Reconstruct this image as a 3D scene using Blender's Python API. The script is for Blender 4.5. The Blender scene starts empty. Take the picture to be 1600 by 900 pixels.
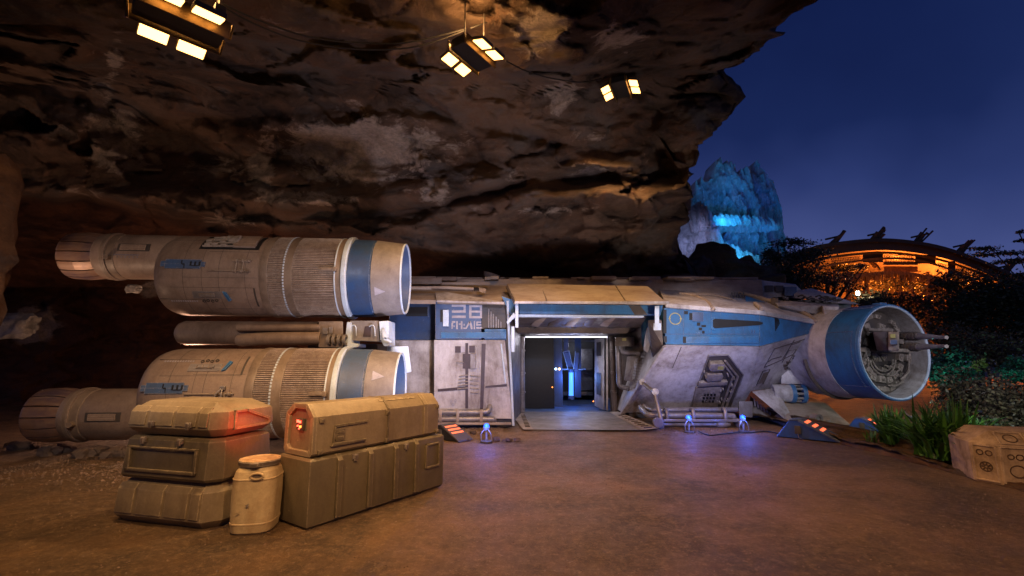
import bpy, bmesh, math, random
from mathutils import Vector, Matrix, noise
import numpy as np
PI = math.pi
R = math.radians
sc = bpy.context.scene
COL = sc.collection

# ------------------------------------------------------------------ camera
CAMZ = 1.6
FPX = 711.0
TILT = math.atan(110 / FPX)
cam_d = bpy.data.cameras.new('camera')
cam = bpy.data.objects.new('camera', cam_d)
COL.objects.link(cam)
cam.location = (0, 0, CAMZ)
cam.rotation_euler = (PI / 2 + TILT, 0, 0)
cam_d.sensor_width = 36
cam_d.lens = 36 * FPX / 1600
cam_d.clip_end = 2000
sc.camera = cam

# ------------------------------------------------------------------ world: blue dusk
w = bpy.data.worlds.new('World')
sc.world = w
w.use_nodes = True
wt = w.node_tree
wt.nodes.clear()
wo = wt.nodes.new('ShaderNodeOutputWorld')
bg = wt.nodes.new('ShaderNodeBackground')
wt.links.new(bg.outputs[0], wo.inputs[0])
tc = wt.nodes.new('ShaderNodeTexCoord')
sx = wt.nodes.new('ShaderNodeSeparateXYZ')
wt.links.new(tc.outputs['Generated'], sx.inputs[0])
ns = wt.nodes.new('ShaderNodeTexNoise')
ns.inputs['Scale'].default_value = 1.6
ns.inputs['Detail'].default_value = 4
wt.links.new(tc.outputs['Generated'], ns.inputs['Vector'])
m1 = wt.nodes.new('ShaderNodeMath'); m1.operation = 'MULTIPLY_ADD'
wt.links.new(ns.outputs[0], m1.inputs[0]); m1.inputs[1].default_value = 0.60
wt.links.new(sx.outputs[2], m1.inputs[2])
rp = wt.nodes.new('ShaderNodeValToRGB')
e = rp.color_ramp.elements
e[0].position = 0.33; e[0].color = (0.088, 0.092, 0.215, 1)
e[1].position = 1.0; e[1].color = (0.0025, 0.009, 0.06, 1)
q = e.new(0.62); q.color = (0.050, 0.072, 0.225, 1)
q = e.new(0.76); q.color = (0.020, 0.036, 0.145, 1)
q = e.new(0.87); q.color = (0.006, 0.016, 0.085, 1)
m2 = wt.nodes.new('ShaderNodeMath'); m2.operation = 'MULTIPLY_ADD'
wt.links.new(sx.outputs[0], m2.inputs[0]); m2.inputs[1].default_value = 0.22; wt.links.new(m1.outputs[0], m2.inputs[2])
wt.links.new(m2.outputs[0], rp.inputs[0])
sky = wt.nodes.new('ShaderNodeTexSky')
sky.sky_type = 'NISHITA'; sky.sun_disc = False
sky.sun_elevation = R(-4); sky.sun_rotation = R(150)
mx = wt.nodes.new('ShaderNodeMix'); mx.data_type = 'RGBA'; mx.blend_type = 'ADD'
mx.inputs['Factor'].default_value = 0.25
wt.links.new(rp.outputs[0], mx.inputs[6]); wt.links.new(sky.outputs[0], mx.inputs[7])
wt.links.new(mx.outputs[2], bg.inputs[0])
bg.inputs[1].default_value = 1.0

sc.view_settings.view_transform = 'Standard'
sc.view_settings.look = 'None'
sc.view_settings.exposure = 0.0
sc.view_settings.gamma = 1.0
sc.view_settings.use_curve_mapping = False
sc.render.engine = 'CYCLES'
sc.cycles.use_denoising = True
sc.cycles.max_bounces = 6
sc.cycles.diffuse_bounces = 3
sc.cycles.glossy_bounces = 3
sc.cycles.sample_clamp_indirect = 3.0

def ray(px, py):
    dx = px - 800; dy = 450 - py
    c, s = math.cos(TILT), math.sin(TILT)
    return Vector((dx, FPX * c - dy * s, FPX * s + dy * c))
def P(px, py, Y):
    d = ray(px, py)
    return Vector((d.x / d.y * Y, Y, CAMZ + d.z / d.y * Y))
def G(px, py, z=0.0):
    d = ray(px, py)
    k = (z - CAMZ) / d.z
    return Vector((d.x * k, d.y * k, z))
def project(v):
    c, s = math.cos(TILT), math.sin(TILT)
    y, z = v[1], v[2] - CAMZ
    f = y * c + z * s
    u = -y * s + z * c
    return 800 + FPX * v[0] / f, 450 - FPX * u / f

def light(kind, loc, target, energy, color, **kw):
    l = bpy.data.lights.new('light', kind)
    l.energy = energy; l.color = color
    for k, v in kw.items(): setattr(l, k, v)
    o = bpy.data.objects.new('light', l)
    COL.objects.link(o)
    o.location = loc
    if target is not None:
        o.rotation_euler = (Vector(target) - Vector(loc)).to_track_quat('-Z', 'Y').to_euler()
    return o
WARM = (1.0, 0.56, 0.22)
COOL = (0.66, 0.70, 1.0)
LAV = (0.80, 0.78, 1.0)
# unseen lamps standing in for floodlights out of view, plus fills added for brightness
light('SPOT', (3.2, 2.5, 5.2), (4.9, 11, 1.9), 2700, LAV, spot_size=R(30), spot_blend=1.0, shadow_soft_size=0.15)
light('SPOT', (7.5, 2.5, 4.2), (8.8, 11.0, 1.6), 520, (0.9, 0.8, 0.95), spot_size=R(34), spot_blend=0.8, shadow_soft_size=0.15)
light('SPOT', (1.0, 2.0, 4.6), (-0.9, 11, 2.0), 1250, (0.56, 0.64, 1.0), spot_size=R(36), spot_blend=0.8, shadow_soft_size=0.15)
light('SPOT', (-3.4, 1.6, 3.9), (-5.2, 9, 1.9), 520, (1.0, 0.80, 0.68), spot_size=R(72), spot_blend=0.9, shadow_soft_size=0.15)
light('SPOT', (-0.2, 6.2, 0.3), (-3.0, 13, 6.6), 900, (0.90, 0.80, 0.95), spot_size=R(95), spot_blend=1.0, shadow_soft_size=0.2)
light('SPOT', (4.0, 7.0, 0.4), (2.0, 13.5, 7.0), 600, (1.0, 0.80, 0.68), spot_size=R(100), spot_blend=1.0, shadow_soft_size=0.2)
light('SPOT', (-9.5, 6.5, 0.4), (-9, 11.5, 5.5), 420, (1.0, 0.62, 0.40), spot_size=R(100), spot_blend=1.0, shadow_soft_size=0.2)
light('SPOT', (-1.9, 0.8, 4.4), (-2.2, 5.2, 0.4), 520, (1.0, 0.60, 0.28), spot_size=R(64), spot_blend=1.0, shadow_soft_size=0.12)

light('SPOT', (0.6, 3.2, 3.4), (-1.9, 9, 1.9), 230, (0.55, 0.68, 1.0), spot_size=R(20), spot_blend=1.0, shadow_soft_size=0.1)
light('SPOT', (9.6, 3.6, 2.6), (8.9, 10.4, 1.8), 360, (0.95, 0.86, 0.85), spot_size=R(26), spot_blend=0.8, shadow_soft_size=0.1)  # lamp added to brighten the pod machinery
light('POINT', (-8.5, 11.8, 0.9), None, 190, (1.0, 0.50, 0.30), shadow_soft_size=0.3)  # fill added for the dim cave wall, as is the next
light('POINT', (-5.5, 11.8, 2.6), None, 80, (1.0, 0.55, 0.35), shadow_soft_size=0.3)

light('SPOT', (1.6, 0.2, 5.6), (1.2, 5.0, 0), 2100, (1.0, 0.53, 0.20), spot_size=R(88), spot_blend=1.0, shadow_soft_size=0.2)
light('SPOT', (3.4, 2.4, 4.4), (6.1, 6.0, 0.4), 300, (1.0, 0.66, 0.38), spot_size=R(26), spot_blend=0.9, shadow_soft_size=0.15)  # warm lamp added for the stone face that fell dark

# ------------------------------------------------------------------ mesh helpers
def frame_of(d):
    d = Vector(d).normalized()
    a = Vector((0, 0, 1)) if abs(d.z) < 0.9 else Vector((1, 0, 0))
    u = d.cross(a).normalized(); v = d.cross(u).normalized()
    return d, u, v
class MB:
    def __init__(s): s.bm = bmesh.new()
    def box(s, c, size, rz=0, rx=0, ry=0, bev=0.0):
        M = Matrix.Translation(Vector(c)) @ Matrix.Rotation(rz, 4, 'Z') @ Matrix.Rotation(ry, 4, 'Y') @ Matrix.Rotation(rx, 4, 'X')
        h = [x / 2 for x in size]
        pts = [M @ Vector((i * h[0], j * h[1], k * h[2])) for i in (-1, 1) for j in (-1, 1) for k in (-1, 1)]
        return s.hull(pts, bev)
    def bb(s, x0, x1, y0, y1, z0, z1, bev=0.0):
        return s.hull([Vector((x, y, z)) for x in (x0, x1) for y in (y0, y1) for z in (z0, z1)], bev)
    def hull(s, pts, bev=0.0):
        t = bmesh.new()
        for p in pts: t.verts.new(p)
        r = bmesh.ops.convex_hull(t, input=t.verts)
        junk = [g for g in r['geom_interior'] + r['geom_unused'] if isinstance(g, bmesh.types.BMVert)]
        if junk: bmesh.ops.delete(t, geom=list(set(junk)), context='VERTS')
        bmesh.ops.dissolve_limit(t, angle_limit=0.01, verts=t.verts, edges=t.edges)
        if bev > 0:
            try: bmesh.ops.bevel(t, geom=t.edges[:], offset=bev, segments=2, profile=0.6, affect='EDGES', clamp_overlap=True)
            except Exception: pass
        s.merge(t); return s
    def merge(s, t):
        me = bpy.data.meshes.new('tmp'); t.to_mesh(me); t.free()
        s.bm.from_mesh(me); bpy.data.meshes.remove(me)
    def prism(s, poly, vec, bev=0.0):
        t = bmesh.new()
        vs = [t.verts.new(p) for p in poly]
        f = t.faces.new(vs)
        r = bmesh.ops.extrude_face_region(t, geom=[f])
        nv = [g for g in r['geom'] if isinstance(g, bmesh.types.BMVert)]
        for v in nv: v.co += Vector(vec)
        bmesh.ops.recalc_face_normals(t, faces=t.faces)
        if bev > 0:
            try: bmesh.ops.bevel(t, geom=t.edges[:], offset=bev, segments=1, affect='EDGES', clamp_overlap=True)
            except Exception: pass
        s.merge(t); return s
    def lathe(s, o, d, prof, seg=64, close=False, a0=0, a1=2 * PI, sq=None):
        d, u, v = frame_of(d); o = Vector(o)
        full = abs(a1 - a0 - 2 * PI) < 1e-6
        n = seg if full else seg + 1
        rings = []
        for (t, r) in prof:
            ring = []
            for i in range(n):
                a = a0 + (a1 - a0) * i / seg
                rr = r(a) if callable(r) else r
                ring.append(s.bm.verts.new(o + d * t + (u * math.cos(a) + v * math.sin(a)) * max(rr, 1e-4)))
            rings.append(ring)
        for A, B in zip(rings, rings[1:]):
            for i in range(n if full else n - 1):
                j = (i + 1) % n
                try: s.bm.faces.new((A[i], A[j], B[j], B[i]))
                except ValueError: pass
        if close:
            s.bm.faces.new(rings[0]); s.bm.faces.new(list(reversed(rings[-1])))
        return s
    def cyl(s, p0, p1, r0, r1=None, seg=20):
        p0 = Vector(p0); p1 = Vector(p1)
        return s.lathe(p0, p1 - p0, [(0, r0), ((p1 - p0).length, r0 if r1 is None else r1)], seg, close=True)
    def tube(s, pts, r, seg=10, smooth=True):
        pts = [Vector(p) for p in pts]
        if smooth and len(pts) > 2:
            out = []
            for i in range(len(pts) - 1):
                p0 = pts[max(i - 1, 0)]; p1 = pts[i]; p2 = pts[i + 1]; p3 = pts[min(i + 2, len(pts) - 1)]
                for k in range(5):
                    t = k / 5
                    out.append(0.5 * ((2 * p1) + (p2 - p0) * t + (2 * p0 - 5 * p1 + 4 * p2 - p3) * t * t + (3 * p1 - p0 - 3 * p2 + p3) * t ** 3))
            out.append(pts[-1]); pts = out
        rings = []; pu = None
        for i, p in enumerate(pts):
            d = (pts[min(i + 1, len(pts) - 1)] - pts[max(i - 1, 0)])
            if d.length < 1e-6: d = Vector((0, 0, 1))
            d.normalize()
            if pu is None: _, pu, _ = frame_of(d)
            u = (pu - d * pu.dot(d)); u.normalize(); v = d.cross(u); pu = u
            rr = r[min(i, len(r) - 1)] if isinstance(r, (list, tuple)) else r
            rings.append([s.bm.verts.new(p + (u * math.cos(2 * PI * k / seg) + v * math.sin(2 * PI * k / seg)) * rr) for k in range(seg)])
        for A, B in zip(rings, rings[1:]):
            for k in range(seg):
                s.bm.faces.new((A[k], A[(k + 1) % seg], B[(k + 1) % seg], B[k]))
        s.bm.faces.new(rings[0]); s.bm.faces.new(list(reversed(rings[-1])))
        return s
    def build(s, name, mat, parent=None, rel=None, sharp=0.55, smooth=True):
        bm = s.bm
        bmesh.ops.recalc_face_normals(bm, faces=bm.faces)
        root = parent
        while root is not None and root.parent is not None: root = root.parent
        off = Vector(root.location) if (root is not None and rel is None) else Vector((0, 0, 0))
        if rel is not None: off = Vector(rel)
        if off.length: bmesh.ops.translate(bm, verts=bm.verts, vec=-off)
        for f in bm.faces: f.smooth = smooth
        for e_ in bm.edges:
            if len(e_.link_faces) != 2 or e_.calc_face_angle(0) > sharp: e_.smooth = False
        me = bpy.data.meshes.new(name); bm.to_mesh(me); bm.free()
        o = bpy.data.objects.new(name, me); COL.objects.link(o)
        me.materials.append(mat)
        if parent is not None: o.parent = parent
        elif rel is not None: o.location = rel
        return o
def tag(o, label=None, cat=None, group=None, kind=None):
    if label: o['label'] = label
    if cat: o['category'] = cat
    if group: o['group'] = group
    if kind: o['kind'] = kind
    return o
def thing(name, label, cat, loc=(0, 0, 0), rz=0, group=None):
    o = bpy.data.objects.new(name, None); COL.objects.link(o)
    o.location = loc; o.rotation_euler = (0, 0, rz); o.empty_display_size = 0.2
    return tag(o, label, cat, group)
def copy_tree(o, parent=None):
    c = o.copy(); COL.objects.link(c); c.parent = parent
    for ch in [x for x in bpy.data.objects if x.parent == o]: copy_tree(ch, c)
    return c
def grid_mesh(name, V, nr, nc, mat, colors=None, smooth=True):
    V = np.asarray(V, dtype=np.float32).reshape(-1, 3)
    idx = np.arange(nr * nc).reshape(nr, nc)
    F = np.stack([idx[:-1, :-1], idx[:-1, 1:], idx[1:, 1:], idx[1:, :-1]], -1).reshape(-1, 4)
    me = bpy.data.meshes.new(name)
    me.vertices.add(len(V)); me.vertices.foreach_set('co', V.ravel())
    me.loops.add(F.size); me.loops.foreach_set('vertex_index', F.ravel().astype(np.int32))
    me.polygons.add(len(F)); me.polygons.foreach_set('loop_start', np.arange(0, F.size, 4, dtype=np.int32))
    me.polygons.foreach_set('use_smooth', np.full(len(F), smooth))
    me.update(calc_edges=True)
    if colors is not None:
        at = me.color_attributes.new('tone', 'FLOAT_COLOR', 'POINT')
        at.data.foreach_set('color', np.asarray(colors, dtype=np.float32).ravel())
    me.materials.append(mat)
    o = bpy.data.objects.new(name, me); COL.objects.link(o)
    return o
def quads_mesh(name, Q, mat, parent=None, loc=None, smooth=False):
    """Q: (n,4,3) array of free quads (leaves)"""
    Q = np.asarray(Q, dtype=np.float32)
    if loc is not None: Q = Q - np.asarray(loc, dtype=np.float32)
    n = len(Q)
    me = bpy.data.meshes.new(name)
    me.vertices.add(n * 4); me.vertices.foreach_set('co', Q.reshape(-1))
    me.loops.add(n * 4); me.loops.foreach_set('vertex_index', np.arange(n * 4, dtype=np.int32))
    me.polygons.add(n); me.polygons.foreach_set('loop_start', np.arange(0, n * 4, 4, dtype=np.int32))
    me.update(calc_edges=True)
    me.materials.append(mat)
    o = bpy.data.objects.new(name, me); COL.objects.link(o)
    if parent is not None: o.parent = parent
    return o

# ------------------------------------------------------------------ materials
class NT:
    def __init__(s, name):
        s.m = bpy.data.materials.new(name); s.m.use_nodes = True
        s.t = s.m.node_tree; s.t.nodes.clear()
        s.out = s.n('ShaderNodeOutputMaterial'); s.b = s.n('ShaderNodeBsdfPrincipled')
        s.l(s.b.outputs[0], s.out.inputs[0])
        s.co = s.n('ShaderNodeTexCoord').outputs['Object']
    def n(s, t): return s.t.nodes.new(t)
    def l(s, a, b): s.t.links.new(a, b)
    def map(s, scale, loc=(0, 0, 0), rot=(0, 0, 0)):
        m = s.n('ShaderNodeMapping'); s.l(s.co, m.inputs[0])
        m.inputs['Scale'].default_value = scale; m.inputs['Location'].default_value = loc; m.inputs['Rotation'].default_value = rot
        return m.outputs[0]
    def noise(s, scale, detail=6, rough=0.6, vec=None, dist=0.0):
        k = s.n('ShaderNodeTexNoise'); k.inputs['Scale'].default_value = scale
        k.inputs['Detail'].default_value = detail; k.inputs['Roughness'].default_value = rough; k.inputs['Distortion'].default_value = dist
        s.l(vec or s.co, k.inputs['Vector']); return k.outputs[0]
    def ramp(s, f, a, b, ca=(0, 0, 0, 1), cb=(1, 1, 1, 1)):
        k = s.n('ShaderNodeValToRGB'); s.l(f, k.inputs[0]); el = k.color_ramp.elements
        el[0].position = a; el[1].position = b; el[0].color = ca; el[1].color = cb
        return k.outputs[0]
    def mix(s, f, a, b, mode='MIX'):
        k = s.n('ShaderNodeMix'); k.data_type = 'RGBA'; k.blend_type = mode
        for v, i in ((f, 0), (a, 6), (b, 7)):
            if isinstance(v, (int, float)): k.inputs[i].default_value = v
            elif isinstance(v, tuple): k.inputs[i].default_value = (*v[:3], 1)
            else: s.l(v, k.inputs[i])
        return k.outputs[2]
    def math(s, op, a, b):
        k = s.n('ShaderNodeMath'); k.operation = op
        for v, i in ((a, 0), (b, 1)):
            if isinstance(v, (int, float)): k.inputs[i].default_value = v
            else: s.l(v, k.inputs[i])
        return k.outputs[0]
    def bump(s, h, strength=0.3, dist=0.02):
        k = s.n('ShaderNodeBump'); k.inputs['Strength'].default_value = strength; k.inputs['Distance'].default_value = dist
        s.l(h, k.inputs['Height']); s.l(k.outputs[0], s.b.inputs['Normal'])
    def fin(s, col=None, rough=0.6, metal=0.0, spec=None):
        if col is not None:
            if isinstance(col, tuple): s.b.inputs['Base Color'].default_value = (*col, 1)
            else: s.l(col, s.b.inputs['Base Color'])
        if isinstance(rough, (int, float)): s.b.inputs['Roughness'].default_value = rough
        else: s.l(rough, s.b.inputs['Roughness'])
        s.b.inputs['Metallic'].default_value = metal
        if spec is not None: s.b.inputs['Specular IOR Level'].default_value = spec
        return s.m

def painted(name, base, dirt, rough=0.5, amount=0.5, scale=1.3, chips=0.0, chipcol=(0.25, 0.22, 0.2), metal=0.0, streak=(3.2, 3.2, 0.8)):
    k = NT(name)
    a = k.noise(scale, 8, 0.65, None, 0.3)
    b = k.noise(3.0, 7, 0.7, k.map(streak))
    big = k.noise(scale * 0.45, 9, 0.7, k.map((1, 1, 1), (7.3, 2.1, 4.4)), 0.8)
    f = k.math('MULTIPLY', k.ramp(a, 0.40, 0.66), 0.65)
    g = k.math('MULTIPLY', k.ramp(b, 0.46, 0.74), 0.4)
    fm = k.math('MINIMUM', k.math('MULTIPLY', k.math('ADD', f, g), amount * 1.15), 1.0)
    c = k.mix(fm, base, dirt)
    c = k.mix(k.math('MULTIPLY', k.ramp(big, 0.50, 0.64), 0.42 * amount), c, tuple(x * 0.45 for x in dirt))
    fine = k.noise(38, 5, 0.75)
    c = k.mix(0.26, c, k.ramp(fine, 0.3, 0.7, (0.3, 0.3, 0.3, 1), (1.1, 1.1, 1.1, 1)), 'MULTIPLY')
    if chips > 0:
        ch = k.noise(11, 7, 0.8, None, 0.6)
        c = k.mix(k.math('MULTIPLY', k.ramp(ch, 0.66 - chips, 0.68 - chips), 0.85), c, chipcol)
        # paint rubbed off the edges
        bv = k.n('ShaderNodeBevel'); bv.samples = 3; bv.inputs['Radius'].default_value = 0.018
        ge = k.n('ShaderNodeNewGeometry'); vm = k.n('ShaderNodeVectorMath'); vm.operation = 'DOT_PRODUCT'
        k.l(bv.outputs[0], vm.inputs[0]); k.l(ge.outputs['Normal'], vm.inputs[1])
        ed = k.math('SUBTRACT', 1.0, vm.outputs['Value'])
        ed = k.math('MULTIPLY', k.ramp(ed, 0.015, 0.10), k.ramp(ch, 0.40, 0.58))
        c = k.mix(k.math('MULTIPLY', ed, 0.7), c, tuple(min(0.75, x * 1.5 + 0.05) for x in chipcol))
    k.bump(k.math('ADD', k.math('MULTIPLY', fine, 0.35), k.math('ADD', a, k.math('MULTIPLY', b, 0.5))), 0.28, 0.02)
    r = k.math('ADD', k.math('MULTIPLY', a, 0.35), k.math('ADD', k.math('MULTIPLY', fm, 0.15), rough - 0.2))
    return k.fin(c, r, metal)
def plain(name, c, rough=0.6, metal=0.0):
    k = NT(name); n_ = k.noise(9, 6, 0.65)
    cc = k.mix(k.ramp(n_, 0.35, 0.7), c, tuple(x * 0.6 for x in c)); k.bump(n_, 0.1, 0.01)
    return k.fin(cc, rough, metal)
def emit(name, c, s):
    k = NT(name); k.b.inputs['Emission Color'].default_value = (*c, 1); k.b.inputs['Emission Strength'].default_value = s
    return k.fin(tuple(x * 0.5 for x in c), 0.4)

M = {}
M['white'] = painted('white_hull_paint', (0.56, 0.54, 0.56), (0.19, 0.155, 0.14), 0.45, 1.05, 1.1, 0.02)
M['roofpaint'] = painted('roof_paint', (0.40, 0.33, 0.27), (0.17, 0.11, 0.08), 0.55, 0.8, 1.2, 0.03, streak=(0.8, 5, 5))
M['blue'] = painted('blue_hull_paint', (0.032, 0.165, 0.39), (0.04, 0.085, 0.16), 0.42, 0.95, 1.4, 0.02, (0.2, 0.28, 0.4))
M['darkblue'] = painted('dark_blue_paint', (0.025, 0.075, 0.21), (0.035, 0.05, 0.09), 0.42, 0.8, 1.6, 0.008, (0.16, 0.2, 0.28))
M['slateblue'] = painted('slate_blue_paint', (0.06, 0.115, 0.25), (0.065, 0.075, 0.11), 0.45, 0.7, 1.6, 0.015, (0.3, 0.28, 0.28))
M['lightblue'] = painted('pale_blue_paint', (0.60, 0.73, 0.90), (0.30, 0.37, 0.46), 0.45, 0.6, 2.0, 0.02)
M['tan'] = painted('engine_paint', (0.30, 0.225, 0.18), (0.13, 0.085, 0.062), 0.42, 0.85, 1.3, 0.006, (0.36, 0.30, 0.25))
M['tan2'] = painted('engine_band_paint', (0.25, 0.19, 0.145), (0.11, 0.075, 0.055), 0.45, 0.85, 1.6, 0.004)
M['grey'] = painted('grey_engine_paint', (0.25, 0.225, 0.22), (0.14, 0.12, 0.115), 0.5, 0.95, 1.5, 0.02)
M['steel'] = painted('pipe_metal', (0.30, 0.29, 0.31), (0.12, 0.09, 0.075), 0.38, 0.8, 3.0, 0.02, metal=0.35)
M['dark'] = painted('dark_metal', (0.05, 0.045, 0.045), (0.10, 0.075, 0.055), 0.5, 0.7, 2.5)
M['brown'] = painted('brown_frame_metal', (0.13, 0.10, 0.085), (0.06, 0.04, 0.03), 0.5, 0.8, 2.5, 0.02)
M['greeble'] = painted('machinery_metal', (0.38, 0.33, 0.29), (0.10, 0.075, 0.055), 0.45, 0.8, 4.0, 0.0, metal=0.2)
M['plum'] = plain('plum_stripe_paint', (0.055, 0.035, 0.045), 0.55)
M['mark'] = painted('faded_white_marking', (0.42, 0.40, 0.46), (0.2, 0.2, 0.25), 0.55, 0.7, 6)
M['black'] = plain('black_rubber', (0.012, 0.012, 0.014), 0.55)
M['yellow'] = plain('faded_yellow_paint', (0.42, 0.38, 0.12), 0.5)
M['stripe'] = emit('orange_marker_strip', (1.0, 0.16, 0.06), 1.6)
M['blueglow'] = emit('blue_beacon_glass', (0.012, 0.075, 1.0), 5)
M['lampglass'] = emit('warm_lamp_glass', (1.0, 0.46, 0.12), 7)
M['redlamp'] = emit('red_indicator', (1.0, 0.06, 0.03), 8)
M['olive'] = painted('olive_crate_paint', (0.135, 0.108, 0.068), (0.07, 0.050, 0.032), 0.5, 0.7, 1.8, 0.008, (0.26, 0.2, 0.13))
M['sand'] = painted('sand_crate_paint', (0.27, 0.215, 0.145), (0.13, 0.092, 0.056), 0.5, 0.7, 1.8, 0.008, (0.4, 0.33, 0.22))
M['cream'] = painted('cream_plastic', (0.55, 0.44, 0.27), (0.30, 0.17, 0.07), 0.42, 0.6, 4.0, 0.02, (0.2, 0.11, 0.05))
M['lid'] = painted('rusty_lid', (0.42, 0.32, 0.19), (0.17, 0.075, 0.035), 0.6, 0.8, 9.0, 0.03, (0.45, 0.32, 0.18))
M['brass'] = painted('lamp_housing_brass', (0.22, 0.14, 0.05), (0.12, 0.08, 0.03), 0.4, 0.6, 5.0, 0, metal=0.5)
M['stone'] = painted('carved_stone', (0.50, 0.34, 0.21), (0.12, 0.065, 0.035), 0.8, 0.9, 3.0, 0.02, (0.42, 0.3, 0.2))
M['stonedark'] = plain('carved_stone_groove', (0.10, 0.055, 0.03), 0.9)
M['orange'] = emit('hut_lamp', (1.0, 0.8, 0.5), 25)

# nozzle petals: heat-tinted metal, the tint is the metal's own
def nozzle_mat():
    k = NT('heat_tinted_nozzle')
    a = k.noise(2.2, 6, 0.6); b = k.noise(3, 5, 0.6, k.map((0.6, 6, 6)))
    c = k.mix(k.ramp(a, 0.4, 0.66), (0.26, 0.15, 0.10), (0.12, 0.085, 0.12))
    c = k.mix(k.math('MULTIPLY', k.ramp(b, 0.42, 0.7), 0.6), c, (0.36, 0.25, 0.18))
    k.bump(b, 0.15, 0.02)
    return k.fin(c, 0.42, 0.3)
M['nozzle'] = nozzle_mat()

def rock_mat(name, use_tone=True, c0=(0.040, 0.025, 0.019), c1=(0.15, 0.098, 0.072), pale=(0.52, 0.44, 0.39), rust=(0.15, 0.065, 0.030), strata=(0.6, 0.6, 1.25), bump=0.9, fs=1.0):
    k = NT(name)
    vec = k.map(strata)
    n1 = k.noise(0.6 * fs, 12, 0.66, vec, 0.7)
    n2 = k.noise(1.9 * fs, 14, 0.74, vec, 0.5)
    n3 = k.noise(11 * fs, 9, 0.8)
    rg = k.n('ShaderNodeTexNoise'); rg.noise_type = 'RIDGED_MULTIFRACTAL'; rg.inputs['Scale'].default_value = 1.3 * fs; rg.inputs['Detail'].default_value = 10; rg.inputs['Roughness'].default_value = 0.62
    rg.inputs['Distortion'].default_value = 0.25; k.l(vec, rg.inputs['Vector'])
    rid = rg.outputs[0]
    c = k.mix(k.ramp(n1, 0.40, 0.60), c0, c1)
    c = k.mix(k.math('MULTIPLY', k.ramp(n2, 0.50, 0.66), 0.6), c, rust)
    c = k.mix(k.math('MULTIPLY', k.ramp(k.noise(0.9 * fs, 8, 0.7, k.map(strata, (9, 4, 2))), 0.50, 0.62), 0.5), c, (0.10, 0.10, 0.105))
    c = k.mix(k.math('MULTIPLY', k.ramp(n3, 0.54, 0.76), 0.35), c, tuple(min(1, x * 2.0) for x in c1))
    c = k.mix(k.math('MULTIPLY', k.ramp(rid, 1.25, 1.9), 0.35), c, tuple(x * 0.35 for x in c0))
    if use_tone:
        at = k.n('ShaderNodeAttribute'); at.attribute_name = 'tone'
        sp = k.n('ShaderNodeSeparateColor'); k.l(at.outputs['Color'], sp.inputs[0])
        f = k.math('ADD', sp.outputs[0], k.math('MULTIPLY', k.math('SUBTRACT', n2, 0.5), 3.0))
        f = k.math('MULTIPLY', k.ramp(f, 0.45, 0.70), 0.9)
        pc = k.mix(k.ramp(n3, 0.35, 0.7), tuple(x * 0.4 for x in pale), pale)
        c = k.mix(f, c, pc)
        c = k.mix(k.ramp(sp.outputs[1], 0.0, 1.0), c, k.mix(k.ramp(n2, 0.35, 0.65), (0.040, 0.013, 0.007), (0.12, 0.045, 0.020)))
    h = k.math('ADD', k.math('MULTIPLY', n2, 1.5), k.math('ADD', k.math('MULTIPLY', n3, 0.5), k.math('MULTIPLY', rid, 0.22)))
    k.bump(h, bump, 0.22 / fs)
    return k.fin(c, 0.82, 0, 0.35)
M['rock'] = rock_mat('cave_rock')
M['rock2'] = rock_mat('boulder_rock', False, (0.07, 0.03, 0.014), (0.19, 0.095, 0.042), strata=(1.2, 1.2, 2.0), bump=0.8)
M['rock3'] = rock_mat('rubble_rock', False, (0.12, 0.07, 0.045), (0.34, 0.24, 0.19), strata=(2, 2, 3), bump=0.6)
M['palerock'] = rock_mat('pale_grey_rock', False, (0.30, 0.31, 0.30), (0.62, 0.62, 0.60), rust=(0.4, 0.38, 0.36), strata=(2, 2, 2), bump=0.7)
M['spire'] = rock_mat('spire_rock', False, (0.20, 0.21, 0.20), (0.50, 0.52, 0.52), rust=(0.26, 0.26, 0.26), strata=(1, 1, 0.6), bump=1.0, fs=0.28)
def ground_mat():
    k = NT('trodden_earth_ground')
    a = k.noise(0.45, 10, 0.68, None, 0.6); b = k.noise(1.7, 10, 0.75, k.map((1, 1, 1), (3, 8, 1)), 0.4); c3 = k.noise(13, 9, 0.9); d = k.noise(48, 6, 0.9)
    c = k.mix(k.ramp(a, 0.40, 0.60), (0.085, 0.049, 0.023), (0.235, 0.130, 0.056))
    c = k.mix(k.math('MULTIPLY', k.ramp(b, 0.46, 0.62), 0.5), c, (0.050, 0.029, 0.016))
    c = k.mix(k.math('MULTIPLY', k.ramp(k.noise(5.5, 8, 0.75), 0.50, 0.66), 0.45), c, (0.26, 0.175, 0.11))
    c = k.mix(k.math('MULTIPLY', k.ramp(c3, 0.50, 0.68), 0.75), c, (0.46, 0.30, 0.16))
    c = k.mix(k.math('MULTIPLY', k.ramp(d, 0.34, 0.48, (1, 1, 1, 1), (0, 0, 0, 1)), 0.75), c, (0.035, 0.02, 0.014))
    v = k.n('ShaderNodeTexVoronoi'); v.inputs['Scale'].default_value = 24; k.l(k.co, v.inputs['Vector'])
    peb = k.ramp(v.outputs['Distance'], 0.12, 0.30, (1, 1, 1, 1), (0, 0, 0, 1))
    sel = k.ramp(k.noise(7, 4, 0.7), 0.50, 0.60)
    pm = k.math('MULTIPLY', peb, sel)
    c = k.mix(k.math('MULTIPLY', pm, 0.55), c, (0.36, 0.27, 0.19))
    hh = k.math('ADD', k.math('MULTIPLY', b, 1.2), k.math('ADD', k.math('MULTIPLY', c3, 0.8), k.math('ADD', k.math('MULTIPLY', d, 0.45), k.math('MULTIPLY', pm, 0.35))))
    k.bump(hh, 1.0, 0.07)
    return k.fin(c, k.math('ADD', k.math('MULTIPLY', b, 0.55), 0.30), 0, 0.5)
M['ground'] = ground_mat()
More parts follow.
